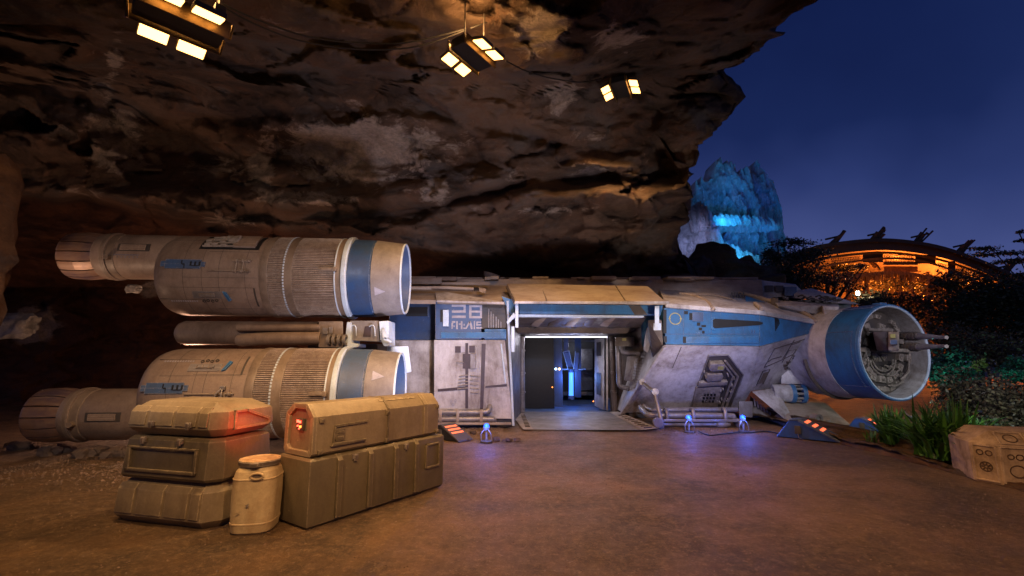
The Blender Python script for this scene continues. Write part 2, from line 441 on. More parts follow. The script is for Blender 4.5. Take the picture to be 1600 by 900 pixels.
def soil_mat():
    k = NT('planting_soil'); b = k.noise(5, 9, 0.75); d = k.noise(30, 6, 0.8)
    c = k.mix(k.ramp(b, 0.35, 0.65), (0.03, 0.018, 0.01), (0.16, 0.085, 0.04))
    c = k.mix(k.math('MULTIPLY', k.ramp(d, 0.5, 0.7), 0.5), c, (0.30, 0.19, 0.10))
    k.bump(k.math('ADD', b, d), 1.0, 0.06); return k.fin(c, 0.9)
M['soil'] = soil_mat()
def leaf(name, a, b):
    k = NT(name)
    i = k.n('ShaderNodeObjectInfo'); g = k.n('ShaderNodeNewGeometry')
    c = k.mix(k.ramp(g.outputs['Random Per Island'], 0.0, 1.0), a, b)
    k.b.inputs['Subsurface Weight'].default_value = 0.0
    return k.fin(c, 0.5)
M['leafdark'] = leaf('dark_leaves', (0.012, 0.022, 0.012), (0.045, 0.065, 0.030))
M['leafdry'] = leaf('dry_scrub_leaves', (0.05, 0.04, 0.022), (0.13, 0.115, 0.06))
M['leafteal'] = leaf('teal_leaves', (0.02, 0.07, 0.05), (0.06, 0.17, 0.12))
M['blade'] = leaf('green_blade_leaves', (0.02, 0.075, 0.012), (0.085, 0.24, 0.035))
M['bark'] = plain('tree_bark', (0.05, 0.035, 0.025), 0.9)
M['straw'] = painted('thatch', (0.22, 0.13, 0.06), (0.07, 0.04, 0.02), 0.9, 0.9, 6, streak=(12, 12, 1))
M['timber'] = painted('dark_timber', (0.045, 0.030, 0.022), (0.10, 0.06, 0.035), 0.8, 0.8, 3)
def nvec(p): return Vector((noise.noise(p), noise.noise(p + Vector((17.3, 4.1, 9.7))), noise.noise(p + Vector((-8.2, 31.4, 2.6)))))
# ================================================================== GROUND
def smooth(a, b, x):
    t = min(1, max(0, (x - a) / (b - a))); return t * t * (3 - 2 * t)
curb = [G(1302, 686), G(1330, 690), G(1370, 697), G(1412, 706), G(1430, 718), G(1480, 733), G(1540, 752), G(1640, 775), G(1900, 820)]
def curb_y(x):
    if x < curb[0].x: return 99
    for a_, b_ in zip(curb, curb[1:]):
        if a_.x <= x <= b_.x or (b_ is curb[-1] and x > b_.x): 
            return a_.y + (b_.y - a_.y) * (x - a_.x) / (b_.x - a_.x)
    return curb[-1].y
curb.sort(key=lambda v: v.x)
def ground_z(x, y):
    z = 0.03 * noise.noise(Vector((x * 0.5, y * 0.5, 0))) + 0.012 * noise.noise(Vector((x * 3, y * 3, 3)))
    z = z * smooth(2.0, 5.0, y) * 0.8
    return z
gx = np.concatenate([np.linspace(-60, -15, 12)[:-1], np.linspace(-15, 16, 210), np.linspace(16, 140, 22)[1:]])
gy = np.concatenate([np.linspace(-12, 1, 8)[:-1], np.linspace(1, 15, 120), np.linspace(15, 30, 20)[1:], np.linspace(30, 400, 14)[1:]])
V = [(x, y, ground_z(x, y)) for y in gy for x in gx]
g = grid_mesh('ground', V, len(gy), len(gx), M['ground']); tag(g, kind='structure')

def soil_h(x, y, bx):
    e = smooth(0, 0.35, bx)
    h = -0.06 + e * (0.14 + 0.07 * noise.noise(Vector((x * 1.3, y * 1.3, 5))) + 0.05 * noise.noise(Vector((x * 5, y * 5, 1))))
    h += e * 0.55 * math.exp(-((x - 10.6) ** 2 / 2.2 + (y - 12.2) ** 2 / 1.6))
    h += e * 0.10 * smooth(0.5, 6, bx) + e * 0.6 * smooth(14, 22, y)
    return h
V = []; nx = 150; ny = 110
x0 = curb[0].x
for j in range(ny):
    for i in range(nx):
        x = x0 + (30 - x0) * (i / (nx - 1)) ** 1.5
        cy = curb_y(x) + 0.10 * noise.noise(Vector((x * 1.7, 0, 0))) + 0.05 * noise.noise(Vector((x * 6, 0, 0)))
        d = 16 * (j / (ny - 1)) ** 1.9
        V.append((x, cy + d, soil_h(x, cy + d, d)))
s_ = grid_mesh('planting_soil', V, ny, nx, M['soil']); tag(s_, kind='structure')

# ================================================================== CLIFF (overhanging cave rock)
edge = [(1900, -420), (1560, -260), (1400, -130), (1310, -50), (1265, 0), (1240, 28), (1205, 60), (1165, 98), (1128, 110), (1105, 124), (1130, 140), (1153, 150), (1150, 165), (1128, 192), (1105, 220), (1090, 234), (1082, 262), (1070, 290), (1084, 313), (1080, 335), (1060, 355), (1045, 378), (1052, 395), (1062, 410), (1072, 430), (1080, 700)]
def edge_px(py):
    for a_, b_ in zip(edge, edge[1:]):
        if a_[1] <= py <= b_[1]: return a_[0] + (b_[0] - a_[0]) * (py - a_[1]) / (b_[1] - a_[1])
    return edge[-1][0]
rk = [(-12, 14.6), (9, 14.8), (12, 14.2), (16, 12.8), (20, 12.4), (24, 12.9), (28, 12.6), (32, 12.2), (36, 10.3), (40, 8.8), (46, 7.8), (60, 7.2), (90, 6.6), (150, 7.0), (176, 9.0)]
def r_of(phi):
    for a_, b_ in zip(rk, rk[1:]):
        if a_[0] <= phi <= b_[0]:
            t = (phi - a_[0]) / (b_[0] - a_[0]); t = t * t * (3 - 2 * t) * 0.5 + t * 0.5
            return a_[1] + (b_[1] - a_[1]) * t
    return rk[-1][1]
def cave_top(px):
    pts = [(-900, 250), (0, 300), (80, 300), (240, 330), (420, 352), (560, 368), (720, 395), (900, 415), (1000, 428), (1090, 445)]
    for a_, b_ in zip(pts, pts[1:]):
        if a_[0] <= px <= b_[0]: return a_[1] + (b_[1] - a_[1]) * (px - a_[0]) / (b_[0] - a_[0])
    return pts[0][1] if px < 0 else 445
def seam(px):   # long dark crevice under the upper ledge
    return 268 + (1085 - px) * 0.115 + 10 * math.sin(px * 0.013)
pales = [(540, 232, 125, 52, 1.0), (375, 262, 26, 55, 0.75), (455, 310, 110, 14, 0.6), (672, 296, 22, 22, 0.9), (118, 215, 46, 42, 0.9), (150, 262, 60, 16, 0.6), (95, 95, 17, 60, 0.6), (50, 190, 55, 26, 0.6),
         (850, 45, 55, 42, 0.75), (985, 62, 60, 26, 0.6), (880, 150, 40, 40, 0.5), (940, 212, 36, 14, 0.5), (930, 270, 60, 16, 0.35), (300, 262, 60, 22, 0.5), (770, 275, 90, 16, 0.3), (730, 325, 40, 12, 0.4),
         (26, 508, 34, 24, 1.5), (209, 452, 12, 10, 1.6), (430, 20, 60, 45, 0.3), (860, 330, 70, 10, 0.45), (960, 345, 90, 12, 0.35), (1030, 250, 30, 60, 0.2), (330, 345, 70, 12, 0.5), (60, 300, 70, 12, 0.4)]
phis = list(np.arange(-9, 44, 0.22)) + list(np.arange(44, 70, 1.0)) + list(np.arange(70, 177, 3.5))
NC = 460; LIP = 26
V = []; C = []
Xl = -24.0
for phi in phis:
    f = R(phi)
    py = 450 - FPX * math.tan(max(min(f - TILT, 1.25), -1.2)) if phi < 80 else -2000
    if phi < 58: epx = edge_px(max(py, -420))
    r0 = r_of(phi)
    Yc, Zc = r0 * math.cos(f), r0 * math.sin(f)
    if phi < 46:
        d_ = ray(epx, py); Xe = d_.x / d_.y * max(Yc, 0.3); Xhold = Xe
    else: Xe = Xhold + 0.02 * (phi - 46)
    for i in range(NC + LIP):
        if i < NC:
            u = i / (NC - 1); X = Xl + (Xe - Xl) * (1 - (1 - u) ** 1.0 * 1.0)
            if u < 0.3: pass
        else: X = Xe
        Yb, Zb = Yc, Zc
        px = 800 + 735 * X / max(Yb, 0.5)
        # cave recess
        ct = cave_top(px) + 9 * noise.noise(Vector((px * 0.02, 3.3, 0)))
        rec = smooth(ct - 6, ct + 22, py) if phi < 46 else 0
        lo = Vector((X * 0.22, Yb * 0.22, Zb * 0.5)); md = Vector((X * 0.6, Yb * 0.6, Zb * 1.5)); hi = Vector((X * 2.0, Yb * 2.0, Zb * 3.6))
        amp = 1.0 if phi < 46 else 0.6
        dn = 1.3 * noise.noise(lo) + 0.5 * abs(noise.noise(md + Vector((7, 0, 0)))) + 0.24 * noise.fractal(md * 1.9, 0.9, 2.1, 3) + 0.09 * noise.fractal(hi, 0.8, 2.2, 4)
        cell = noise.cell(Vector((X * 0.45 + 0.8 * noise.noise(md), Yb * 0.4, Zb * 1.1 + X * 0.12 + noise.noise(lo * 2))))
        dn += 0.12 * cell
        # angular facets: every cell of the rock is its own tilted plane
        for (fs_, am_) in ((0.32, 0.78), (0.85, 0.42), (2.1, 0.16)):
            wv_ = Vector((X * fs_, Yb * fs_, Zb * fs_ * 1.7 + X * 0.10)) + 0.35 * nvec(md * 1.3)
            cp_ = noise.voronoi(wv_)[1][0]; tv_ = (noise.cell_vector(cp_ * 7.3 + Vector((3.1, 1.7, 9.2))) - Vector((0.5, 0.5, 0.5))) * 1.1
            dn += am_ * (wv_ - cp_).dot(tv_) / fs_ * 0.75 + am_ * 0.30 * tv_.z
        # ledges: step along tilted strata lines
        if phi < 46:
            for (ln, dep) in ((seam(px), 0.42), (seam(px) + 48 + 12 * math.sin(px * .02), 0.18), (150 + px * 0.07 + 22 * math.sin(px * 0.008), 0.16)):
                t_ = (py - ln) / 10.0
                dn += -dep * 1.6 * math.exp(-t_ * t_) + dep * 0.8 * math.exp(-((py - ln + 26) / 20.0) ** 2)
        rr = r0 - amp * (dn * (1 - 0.55 * rec) - 0.25)
        rr += rec * (1.9 if px < 760 else 1.9 * (1 - smooth(760, 1050, px)))
        if phi < 9: rr += 5.5 * smooth(8.8, 7.2, phi) * smooth(-2.6, -1.6, X) * smooth(6.2, 5.2, X)
        rr = max(rr, 3.9)
        if X < -9 and phi > 9 and phi < 90: rr *= 1 - 0.18 * smooth(-9, -18, X)
        Y_, Z_ = rr * math.cos(f), CAMZ + rr * math.sin(f)
        X_ = X * (rr / r0) if phi < 60 else X
        if i >= NC - 12:
            X_ += 0.30 * noise.fractal(Vector((Y_ * 1.5, Z_ * 1.5, 9)), 0.7, 2.1, 4) * ((i - (NC - 12)) / 12 if i < NC else 1)
        if i >= NC:
            k = i - NC + 1; h = 0.06 * k ** 1.75
            n_ = noise.fractal(Vector((k * 0.4, Y_ * 0.8, Z_ * 0.8)), 0.8, 2.1, 3)
            X_ += 0.06 * min(k, 3) - 0.55 * h + 0.25 * n_; Z_ += h * (1 if phi > 8 else 0.4) + 0.2 * n_; Y_ += 0.18 * h
        V.append((X_, Y_, Z_))
        pl = 0
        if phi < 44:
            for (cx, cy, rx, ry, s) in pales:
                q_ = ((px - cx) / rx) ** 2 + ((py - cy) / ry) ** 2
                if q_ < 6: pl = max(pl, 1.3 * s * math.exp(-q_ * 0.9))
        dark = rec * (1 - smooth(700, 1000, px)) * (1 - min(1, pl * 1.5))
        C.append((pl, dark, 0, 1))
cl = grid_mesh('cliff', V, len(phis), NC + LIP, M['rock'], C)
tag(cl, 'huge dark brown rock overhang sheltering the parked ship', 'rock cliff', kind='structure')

def boulder(name, label, cat, c, size, mat, seed, group=None, sub=4, amp=0.28, strat=1.0, kind=None):
    bm = bmesh.new(); bmesh.ops.create_icosphere(bm, subdivisions=sub, radius=1)
    sd = Vector((seed * 3.7, seed * 1.3, seed * 7.1))
    for v in bm.verts:
        p = v.co.copy()
        # faceted: snap radius with cell-like noise
        n_ = noise.noise(p * 1.1 + sd) * amp * 1.6 + noise.fractal(p * 2.4 + sd, 0.8, 2.1, 4) * amp * 0.6
        n_ += 0.12 * noise.cell(Vector((p.x * 1.7, p.y * 1.7, p.z * 2.5 * strat)) + sd)
        q_ = Vector((max(-0.78, min(0.78, p.x)), max(-0.78, min(0.78, p.y)), max(-0.8, min(0.8, p.z))))
        p = q_ * (1 + n_)
        v.co = Vector((p.x * size[0], p.y * size[1], p.z * size[2]))
    m_ = MB(); m_.bm.free(); m_.bm = bm
    o = m_.build(name, mat, rel=None, sharp=0.7)
    o.location = c
    return tag(o, label, cat, group, kind)
# rock pillar at the left edge of the picture
o = boulder('rock_pillar', 'orange lit stack of blocky rock at the left edge', 'rock', (0, 0, 0), (0.62, 0.7, 1.5), M['rock2'], 3, amp=0.16)
c = P(-104, 395, 5.2); o.location = c; o.scale = (1, 1, 0.95)
o2 = boulder('rock_pillar', 'lower block of rock under the orange stack, mostly outside the left edge', 'rock', (c.x - 0.55, c.y, 0.3), (0.6, 0.7, 1.0), M['rock2'], 5, amp=0.16)
c = P(22, 509, 12.6); boulder('pale_rock', 'pale grey rock lodged low on the dark back wall at the left edge', 'rock', c, (0.62, 0.35, 0.40), M['palerock'], 71, amp=0.22)
c = P(209, 452, 12.4); boulder('pale_rock', 'small pale grey rock chip below the upper engine neck', 'rock', c, (0.19, 0.15, 0.13), M['palerock'], 74, amp=0.25, sub=3)
# low rock mound behind the ship
mc = P(1120, 436, 18.5)
boulder('rock_mound', 'low brown rock mound rising behind the roof of the ship', 'rock', (mc.x, mc.y, mc.z - 0.9), (2.35, 1.6, 2.2), M['rock2'], 11, sub=5, amp=0.2)
mc = P(1072, 440, 17.2)
boulder('rock_mound', 'darker narrow rock at the foot of the overhang behind the ship roof', 'rock', (mc.x, mc.y, mc.z - 1.2), (1.0, 1.2, 2.4), M['rock2'], 14, sub=5, amp=0.2)
# rubble by the engines
random.seed(4)
for k in range(15):
    px = 20 + k * 12.5 + random.uniform(-5, 5); py = 704 + k * 0.9 + random.uniform(-6, 6)
    s = random.uniform(0.06, 0.15)
    g_ = G(px, py)
    boulder('loose_stone', ['leftmost', 'second', 'third', 'fourth', 'fifth', 'sixth', 'seventh', 'eighth', 'ninth', 'tenth', 'eleventh', 'twelfth', 'thirteenth', 'fourteenth', 'rightmost'][k] + ' of the pale stones, counted from the left, below the lower engine', 'stone', (g_.x, g_.y, s * 0.45), (s * random.uniform(1, 1.6), s, s * 0.75), M['rock3'], 20 + k, 'stones scattered under the engines', sub=2)
for k in range(9):
    px = 720 + k * 11 + random.uniform(-3, 3); py = 682 + random.uniform(-8, 8); s = random.uniform(0.03, 0.07); g_ = G(px, py)
    boulder('loose_stone', ['leftmost', 'second', 'third', 'fourth', 'fifth', 'sixth', 'seventh', 'eighth', 'rightmost'][k] + ' of the small reddish stones, from the left, around the left beacon', 'stone', (g_.x, g_.y, s * 0.4), (s * 1.4, s, s * 0.7), M['rock2'], 50 + k, 'small stones by the left beacon', sub=2)

# ================================================================== SPIRES (far, lit blue)
def crag(name, label, prof, Y, depth, seed, mat, ybot, vs=1.0):
    nxx, nyy = 190, 130; V = []
    for side in (-1, 1):
        rng_j = range(nyy) if side < 0 else range(nyy - 1, -1, -1)
        for j in rng_j:
            for i in range(nxx):
                px = prof[0][0] + (prof[-1][0] - prof[0][0]) * i / (nxx - 1)
                for a_, b_ in zip(prof, prof[1:]):
                    if a_[0] <= px <= b_[0] + 1e-6: top = a_[1] + (b_[1] - a_[1]) * (px - a_[0]) / max(b_[0] - a_[0], 1e-6) + 7 * noise.cell(Vector((px * 0.33, seed, 0))) * vs - 1; break
                f = j / (nyy - 1); py = ybot + (top - ybot) * f
                p = P(px, py, Y); u_ = (i / (nxx - 1)) * 2 - 1
                env = math.sqrt(max(0, 1 - abs(u_) ** 6)) * (1 - 0.60 * f ** 2.2)
                q_ = Vector((p.x * 0.34, seed, p.z * 0.11 * vs))
                n_ = 1.1 * abs(noise.noise(q_ * 1.2)) + 0.8 * noise.cell(Vector((p.x * 0.30 + p.z * 0.10 * vs + noise.noise(q_ * 2), seed, p.z * 0.22 - p.x * .07))) + 0.5 * noise.fractal(q_ * 4, 0.7, 2.2, 4) + 0.28 * noise.cell(q_ * 5.5)
                V.append((p.x + 0.18 * noise.noise(q_ * 7), p.y + side * (depth * env * (0.75 + 0.4 * n_) + 0.05), p.z + 0.22 * noise.noise(q_ * 9 + Vector((3, 0, 0)))))
    o = grid_mesh(name, V, nyy * 2, nxx, mat, smooth=False)
    return tag(o, label, 'rock spire')
crag('rock_spire', 'tall blue lit rock tower with a broad jagged crown', [(1070, 420), (1076, 330), (1083, 292), (1087, 287), (1107, 281), (1109.5, 263), (1116, 258), (1122, 262), (1130, 263), (1136, 264), (1143, 271), (1147, 275), (1151, 269), (1156, 275), (1160, 270.5), (1164, 276), (1167, 286), (1176, 330), (1196, 400)], 62, 4.6, 1.0, M['spire'], 455)
crag('rock_spire', 'slender pointed blue lit rock needle standing right of the broad tower', [(1167.5, 300), (1168, 272), (1172, 267), (1175, 260), (1178, 257), (1181, 264), (1186, 268), (1192, 277), (1197, 284.5), (1203, 286), (1206, 300), (1209, 330), (1214, 352), (1218, 380), (1223, 430)], 64, 3.4, 9.0, M['spire'], 455, 0.5)
crag('rock_ledge', 'pale cyan lit rock shelf running across the blue tower', [(1104, 352), (1112, 342), (1122, 339), (1150, 340.5), (1175, 340), (1196, 345), (1208, 348), (1217, 356)], 54.5, 1.6, 3.3, M['spire'], 358, 0.3)
crag('rock_ledge', 'white violet lit rock slope at the left foot of the blue tower', [(1030, 400), (1045, 372), (1058, 356), (1070, 338), (1082, 325), (1098, 325), (1108, 332), (1112, 352), (1124, 380), (1136, 390), (1160, 398), (1186, 404)], 52.5, 2.6, 5.5, M['spire'], 450, 0.6)
light('SPOT', P(1180, 380, 40), P(1145, 330, 62), 17000, (0.010, 0.13, 0.75), spot_size=R(34), spot_blend=0.8, shadow_soft_size=0.5)
light('SPOT', P(1138, 336, 50.5), P(1138, 316, 60), 2600, (0.02, 0.42, 1.0), spot_size=R(120), spot_blend=1.0, shadow_soft_size=0.5)
light('SPOT', P(1160, 400, 47), P(1150, 365, 58), 5000, (0.05, 0.48, 1.0), spot_size=R(80), spot_blend=1.0, shadow_soft_size=0.5)
light('SPOT', P(1250, 430, 50), P(1190, 320, 64), 5000, (0.02, 0.20, 0.8), spot_size=R(50), spot_blend=0.8, shadow_soft_size=0.5)
light('SPOT', P(1060, 400, 42), P(1085, 370, 52.5), 8000, (0.42, 0.46, 1.0), spot_size=R(30), spot_blend=0.9, shadow_soft_size=0.5)
# ================================================================== THE SHIP
ship = thing('starship', 'long grey and blue transport ship with twin engines parked with its boarding door open', 'spaceship', (0.6, 12.4, 0))
def part(mb, name, mat, parent=ship, label=None, sharp=0.55):
    o = mb.build(name, mat, parent, sharp=sharp)
    if label: o['label'] = label
    return o
random.seed(7)

# ---------- engines
def engine(label, cpx, row, Yc, Rr, sgn, L):
    """cpx: reference px; L: dict of px positions along the near side; sgn +1 neck high, -1 neck low"""
    ang = R(5.0); d = Vector((math.cos(ang), math.sin(ang), 0)); nrm = Vector((math.sin(ang), -math.cos(ang), 0))
    O = P(cpx, row, Yc)
    def t_at(px, py=row, rad=Rr, off=Vector((0, 0, 0))):
        q_ = ray(px, py); k = q_.x / q_.y; o_ = O + off
        return (k * (o_.y + nrm.y * rad) - o_.x - nrm.x * rad) / (d.x - k * d.y)
    T = {k: t_at(v) for k, v in L.items()}
    nr = Rr * 0.55; noff = Vector((0, 0, sgn * (Rr - nr)))
    E = MB()
    # body with a rounded rear shoulder
    T0 = T['body']; sh = 0.34
    prof = [(T0 + 0.02, nr * 0.7)] + [(T0 + sh * (1 - math.cos(a)), Rr * 0.985 * (0.80 + 0.20 * math.sin(a))) for a in np.linspace(0, PI / 2, 9)]
    prof += [(T['ridge'], Rr * 0.985)]
    E.lathe(O, d, prof, 96)
    eng = part(E, 'engine', M['tan'], label=label)
    def ring(name, mat, prof, seg=96, off=Vector((0, 0, 0)), lab=None):
        m_ = MB(); m_.lathe(O + off, d, prof, seg); return part(m_, name, mat, eng, lab)
    ring('band', M['tan2'], [(T['ridge'] - 0.02, Rr * 0.93), (T['ridge'] - 0.02, Rr * 1.0), (T['ridge'] + 0.03, Rr * 1.015), (T['rib1'], Rr * 1.0), (T['rib1'], Rr * 0.9)], lab='raised brown band')
    # ribbed sections: many fine lengthwise ribs
    def ribbed(name, t0, t1, n=140, lab=None):
        m_ = MB(); dd, u, v = frame_of(d); seg = n * 4
        def rr(a):
            ph = (a / (2 * PI) * n) % 1
            return Rr * (1.0 if ph < 0.5 else 0.968)
        m_.lathe(O, d, [(t0, Rr * 0.93), (t0 + 0.001, rr), (t1 - 0.001, rr), (t1, Rr * 0.93)], seg)
        return part(m_, name, M['tan'], eng, lab, sharp=0.3)
    ribbed('ribbed_section', T['rib1'], T['zig'], lab='narrow ribbed section'); 
    # zigzag pale edge
    m_ = MB(); dd, u, v = frame_of(d); nn = 90
    for i in range(nn):
        a0, a1 = 2 * PI * i / nn, 2 * PI * (i + 0.62) / nn
        p = [O + dd * (T['zig'] + s_) + (u * math.cos(a) + v * math.sin(a)) * Rr * r_ for s_ in (0.0, 0.03) for a in (a0, a1) for r_ in (0.99, 1.012)]
        m_.hull(p)
    part(m_, 'toothed_trim', M['lightblue'], eng)
    ring('band', M['tan2'], [(T['zig'] + 0.01, Rr * 0.93), (T['zig'] + 0.011, Rr * 1.004), (T['rib2'], Rr * 1.004), (T['rib2'], Rr * 0.93)], lab='smooth brown band')
    ribbed('ribbed_section', T['rib2'], T['trim'], lab='wide ribbed section')
    ring('pale_trim', M['lightblue'], [(T['trim'], Rr * 0.95), (T['trim'], Rr * 1.012), (T['trim'] + 0.022, Rr * 1.012), (T['trim'] + 0.022, Rr * 0.95)])
    ring('band', M['tan2'], [(T['trim'] + 0.022, Rr * 0.95), (T['trim'] + 0.022, Rr * 1.0), (T['ring'], Rr * 1.0), (T['ring'], Rr * 0.95)], lab='thin brown band')
    ring('pale_ring', M['lightblue'], [(T['ring'], Rr * 0.95), (T['ring'], Rr * 1.035), (T['ring'] + 0.03, Rr * 1.045), (T['blue'] - 0.02, Rr * 1.045), (T['blue'], Rr * 1.02), (T['blue'], Rr * 0.9)])
    ring('blue_band', M['darkblue'] if sgn > 0 else M['slateblue'], [(T['blue'], Rr * 0.96), (T['blue'] + 0.02, Rr * 0.985), (T['seam'] - 0.015, Rr * 0.975), (T['seam'] - 0.01, Rr * 0.95), (T['seam'] + 0.01, Rr * 0.95)])
    tm = T['mouth']
    ring('intake_cowl', M['grey'], [(T['seam'] + 0.008, Rr * 0.94), (T['seam'] + 0.015, Rr * 0.972), (tm - 0.02, Rr * 0.90), (tm - 0.02, Rr * 0.86)])
    ring('intake_rim', M['lightblue'], [(tm - 0.022, Rr * 0.86), (tm - 0.022, Rr * 0.905), (tm, Rr * 0.905), (tm + 0.01, Rr * 0.89), (tm, Rr * 0.865), (tm - 0.02, Rr * 0.86)])
    ring('intake_duct', M['slateblue'], [(tm - 0.02, Rr * 0.862), (tm - 0.5, Rr * 0.80), (tm - 0.9, Rr * 0.75), (tm - 0.92, 0.01)])
    # neck, collar, nozzle
    tn0 = t_at(L['neck'], row, nr, noff); tc0 = t_at(L['collar0'], row, nr, noff); tc1 = t_at(L['collar1'], row, nr, noff); tz = t_at(L['noz'], row, nr, noff); tb = t_at(L['bell'], row, nr, noff)
    ring('neck', M['tan'], [(tn0, nr * 0.8), (tn0, nr * 0.95), (tn0 + 0.05, nr), (T0 + 0.5, nr * 1.0)], 64, noff)
    ring('collar', M['tan2'], [(tc0, nr * 0.8), (tc0, nr * 1.0), (tc1, nr * 1.0), (tc1 + 0.02, nr * 0.9), (tn0 + 0.02, nr * 0.9)], 64, noff, 'dark collar')
    ring('bell', M['tan'], [(tb, nr * 0.86), (tb, nr * 0.98), (tb + 0.06, nr * 1.03), (tc0, nr * 1.05), (tc0, nr * 0.9)], 64, noff)
    # collar strap
    m_ = MB(); uu = Vector((0, 0, 1)); 
    m_.lathe(O + noff, d, [(tc0 - 0.08, nr * 1.0), (tc0 - 0.08, nr * 1.06), (tc0 - 0.02, nr * 1.06), (tc0 - 0.02, nr * 1.0)], 64)
    part(m_, 'strap', M['tan2'], eng)
    m_ = MB(); pc = O + noff + nrm * nr * 1.0 + d * (tc0 + (tc1 - tc0) * .6) - Vector((0, 0, nr * 0.25))
    m_.cyl(pc - nrm * 0.06, pc + nrm * 0.07, 0.045, seg=16); part(m_, 'bolt', M['tan2'], eng)
    npet = 15
    for i in range(npet):
        a0 = 2 * PI * (i + 0.06) / npet; a1 = 2 * PI * (i + 0.94) / npet
        m_ = MB(); bmv = m_.bm
        rings_ = []
        for (t_, r_) in ((tb + 0.03, 0.95), (tb - 0.15, 1.03), ((tb + tz) / 2, 1.05), (tz + 0.03, 1.02), (tz, 1.0)):
            for rad_ in (r_ * nr, r_ * nr - 0.035):
                pass
            rings_.append([O + noff + dd * t_ + (u * math.cos(a) + v * math.sin(a)) * (r_ * nr - q_) for a in np.linspace(a0, a1, 4) for q_ in (0, 0.04)])
        for A_, B_ in zip(rings_, rings_[1:]): m_.hull(A_ + B_)
        part(m_, 'nozzle_petal', M['nozzle'], eng)
    ring('nozzle_core', M['dark'], [(tb, nr * 0.9), (tz + 0.12, nr * 0.86), (tz + 0.12, nr * 0.5), (tb - 0.1, 0.01)], 48, noff)
    # surface details, placed by position along and angle round the body
    def surf(t, a, r=Rr, off=Vector((0, 0, 0))):   # a: angle above the horizontal facing the camera
        return O + off + d * t + (nrm * math.cos(a) + Vector((0, 0, 1)) * math.sin(a)) * r
    def patch(name, mat, t0, t1, a0, a1, th=0.02, r=Rr * 0.985, off=Vector((0, 0, 0)), pts=None, lab=None, lift=0.0):
        m_ = MB(); n_ = max(2, int(abs(a1 - a0) / 0.12) + 1)
        aa = np.linspace(a0, a1, n_ + 1)
        for k in range(n_):
            m_.hull([surf(t, a, rr_, off) for t in (t0, t1) for a in (aa[k], aa[k + 1]) for rr_ in (r - 0.01, r + th)])
        return part(m_, name, mat, eng, lab)
    s = sgn
    # blue rounded marking plate
    tb0, tb1 = t_at(L['plate0']), t_at(L['plate1']); ap = math.asin(0.10 * s) if s > 0 else 0.16
    for (q0, q1, hgt) in ((0.0, 0.1, 0.6), (0.1, 0.9, 1.0), (0.9, 1.0, 0.55)):
        patch('marking_plate', M['slateblue'], tb0 + (tb1 - tb0) * q0, tb0 + (tb1 - tb0) * q1, ap + 0.01 - 0.115 * hgt, ap + 0.115 * hgt, 0.018)
    for (q0, q1, h0, h1) in ((0.46, 0.485, 0, 1), (0.485, 0.53, -0.2, 0.15), (0.53, 0.545, -1, 0.1), (0.66, 0.70, -0.4, 0.7), (0.76, 0.80, -0.4, 0.7), (0.70, 0.86, -0.5, -0.3), (0.86, 0.9, -0.4, 0.7)):
        patch('slot', M['black'], tb0 + (tb1 - tb0) * q0, tb0 + (tb1 - tb0) * q1, ap + h0 * 0.09, ap + h1 * 0.09, 0.024)
    # recess box on the neck
    tr0, tr1 = t_at(L['rec0'], row, nr, noff), t_at(L['rec1'], row, nr, noff)
    ar = 0.22 if s > 0 else 0.0
    patch('neck_hatch', M['dark'], tr0, tr1, ar - 0.17, ar + 0.17, 0.008, nr, noff, lab='dark recessed frame')
    patch('neck_hatch', M['tan'], tr0 + 0.05, tr1 - 0.07, ar - 0.12, ar + 0.12, 0.02, nr, noff, lab='tan recessed plate')
    # fine surface markings on the neck
    for k in range(13):
        t_ = tr0 - 0.05 + k * 0.035
        if s > 0:
            patch('lettering', M['slateblue'], t_, t_ + 0.018, ar - 0.36, ar - 0.31, 0.003, nr, noff)
            if k % 2: patch('lettering', M['slateblue'], t_ + 0.02, t_ + 0.04, ar - 0.45, ar - 0.41, 0.003, nr, noff)
    # access panel with small box and pale blue wedge
    ta, tb_ = t_at(L['acc0']), t_at(L['acc1']); aa_ = -0.62 * s
    patch('access_panel', M['grey'], ta, tb_, aa_ - 0.09, aa_ + 0.09, 0.012)
    patch('access_panel', M['tan2'], ta + 0.12, tb_ - 0.12, aa_ - 0.04, aa_ + 0.05, 0.03)
    for k in range(3): patch('access_panel', M['grey'], ta + 0.15 + 0.09 * k, ta + 0.22 + 0.09 * k, aa_ - 0.02, aa_ + 0.03, 0.04)
    m_ = MB(); m_.hull([surf(tb_ + x_, aa_ + q_, r_) for (x_, q_) in ((0.03, 0.10 * s), (0.09, 0.07 * s), (0.15, -0.13 * s), (0.10, -0.15 * s)) for r_ in (Rr * .97, Rr * 1.03)])
    part(m_, 'fin', M['blue'], eng)
    for k in range(4):
        m_ = MB(); p_ = surf(ta + 0.16 + 0.075 * k, aa_ - 0.17 * s + 0.02 * (k % 2), Rr * 0.985)
        m_.lathe(p_, p_ - O - d * (p_ - O).dot(d), [(0, 0.03), (0.012, 0.03), (0.012, 0.018), (0.0, 0.018)], 12); part(m_, 'port', M['dark'], eng)
    # panel seams
    patch('panel_seam', M['dark'], T0 + 0.35, T['ridge'] - 0.12, -0.43 * s - 0.006, -0.43 * s, 0.002)
    patch('panel_seam', M['dark'], T['ridge'] - 0.13, T['ridge'] - 0.10, min(-0.44 * s, -0.95 * s), max(-0.44 * s, -0.95 * s), 0.006)
    patch('panel_seam', M['dark'], T0 + 0.9, T0 + 0.905, -1.2, 1.2, 0.002)
    for k in range(12):
        t_ = T0 + 0.3 + k * 0.04
        patch('lettering', M['mark'], t_, t_ + 0.022, -0.80 * s - 0.02, -0.80 * s + 0.02, 0.003)
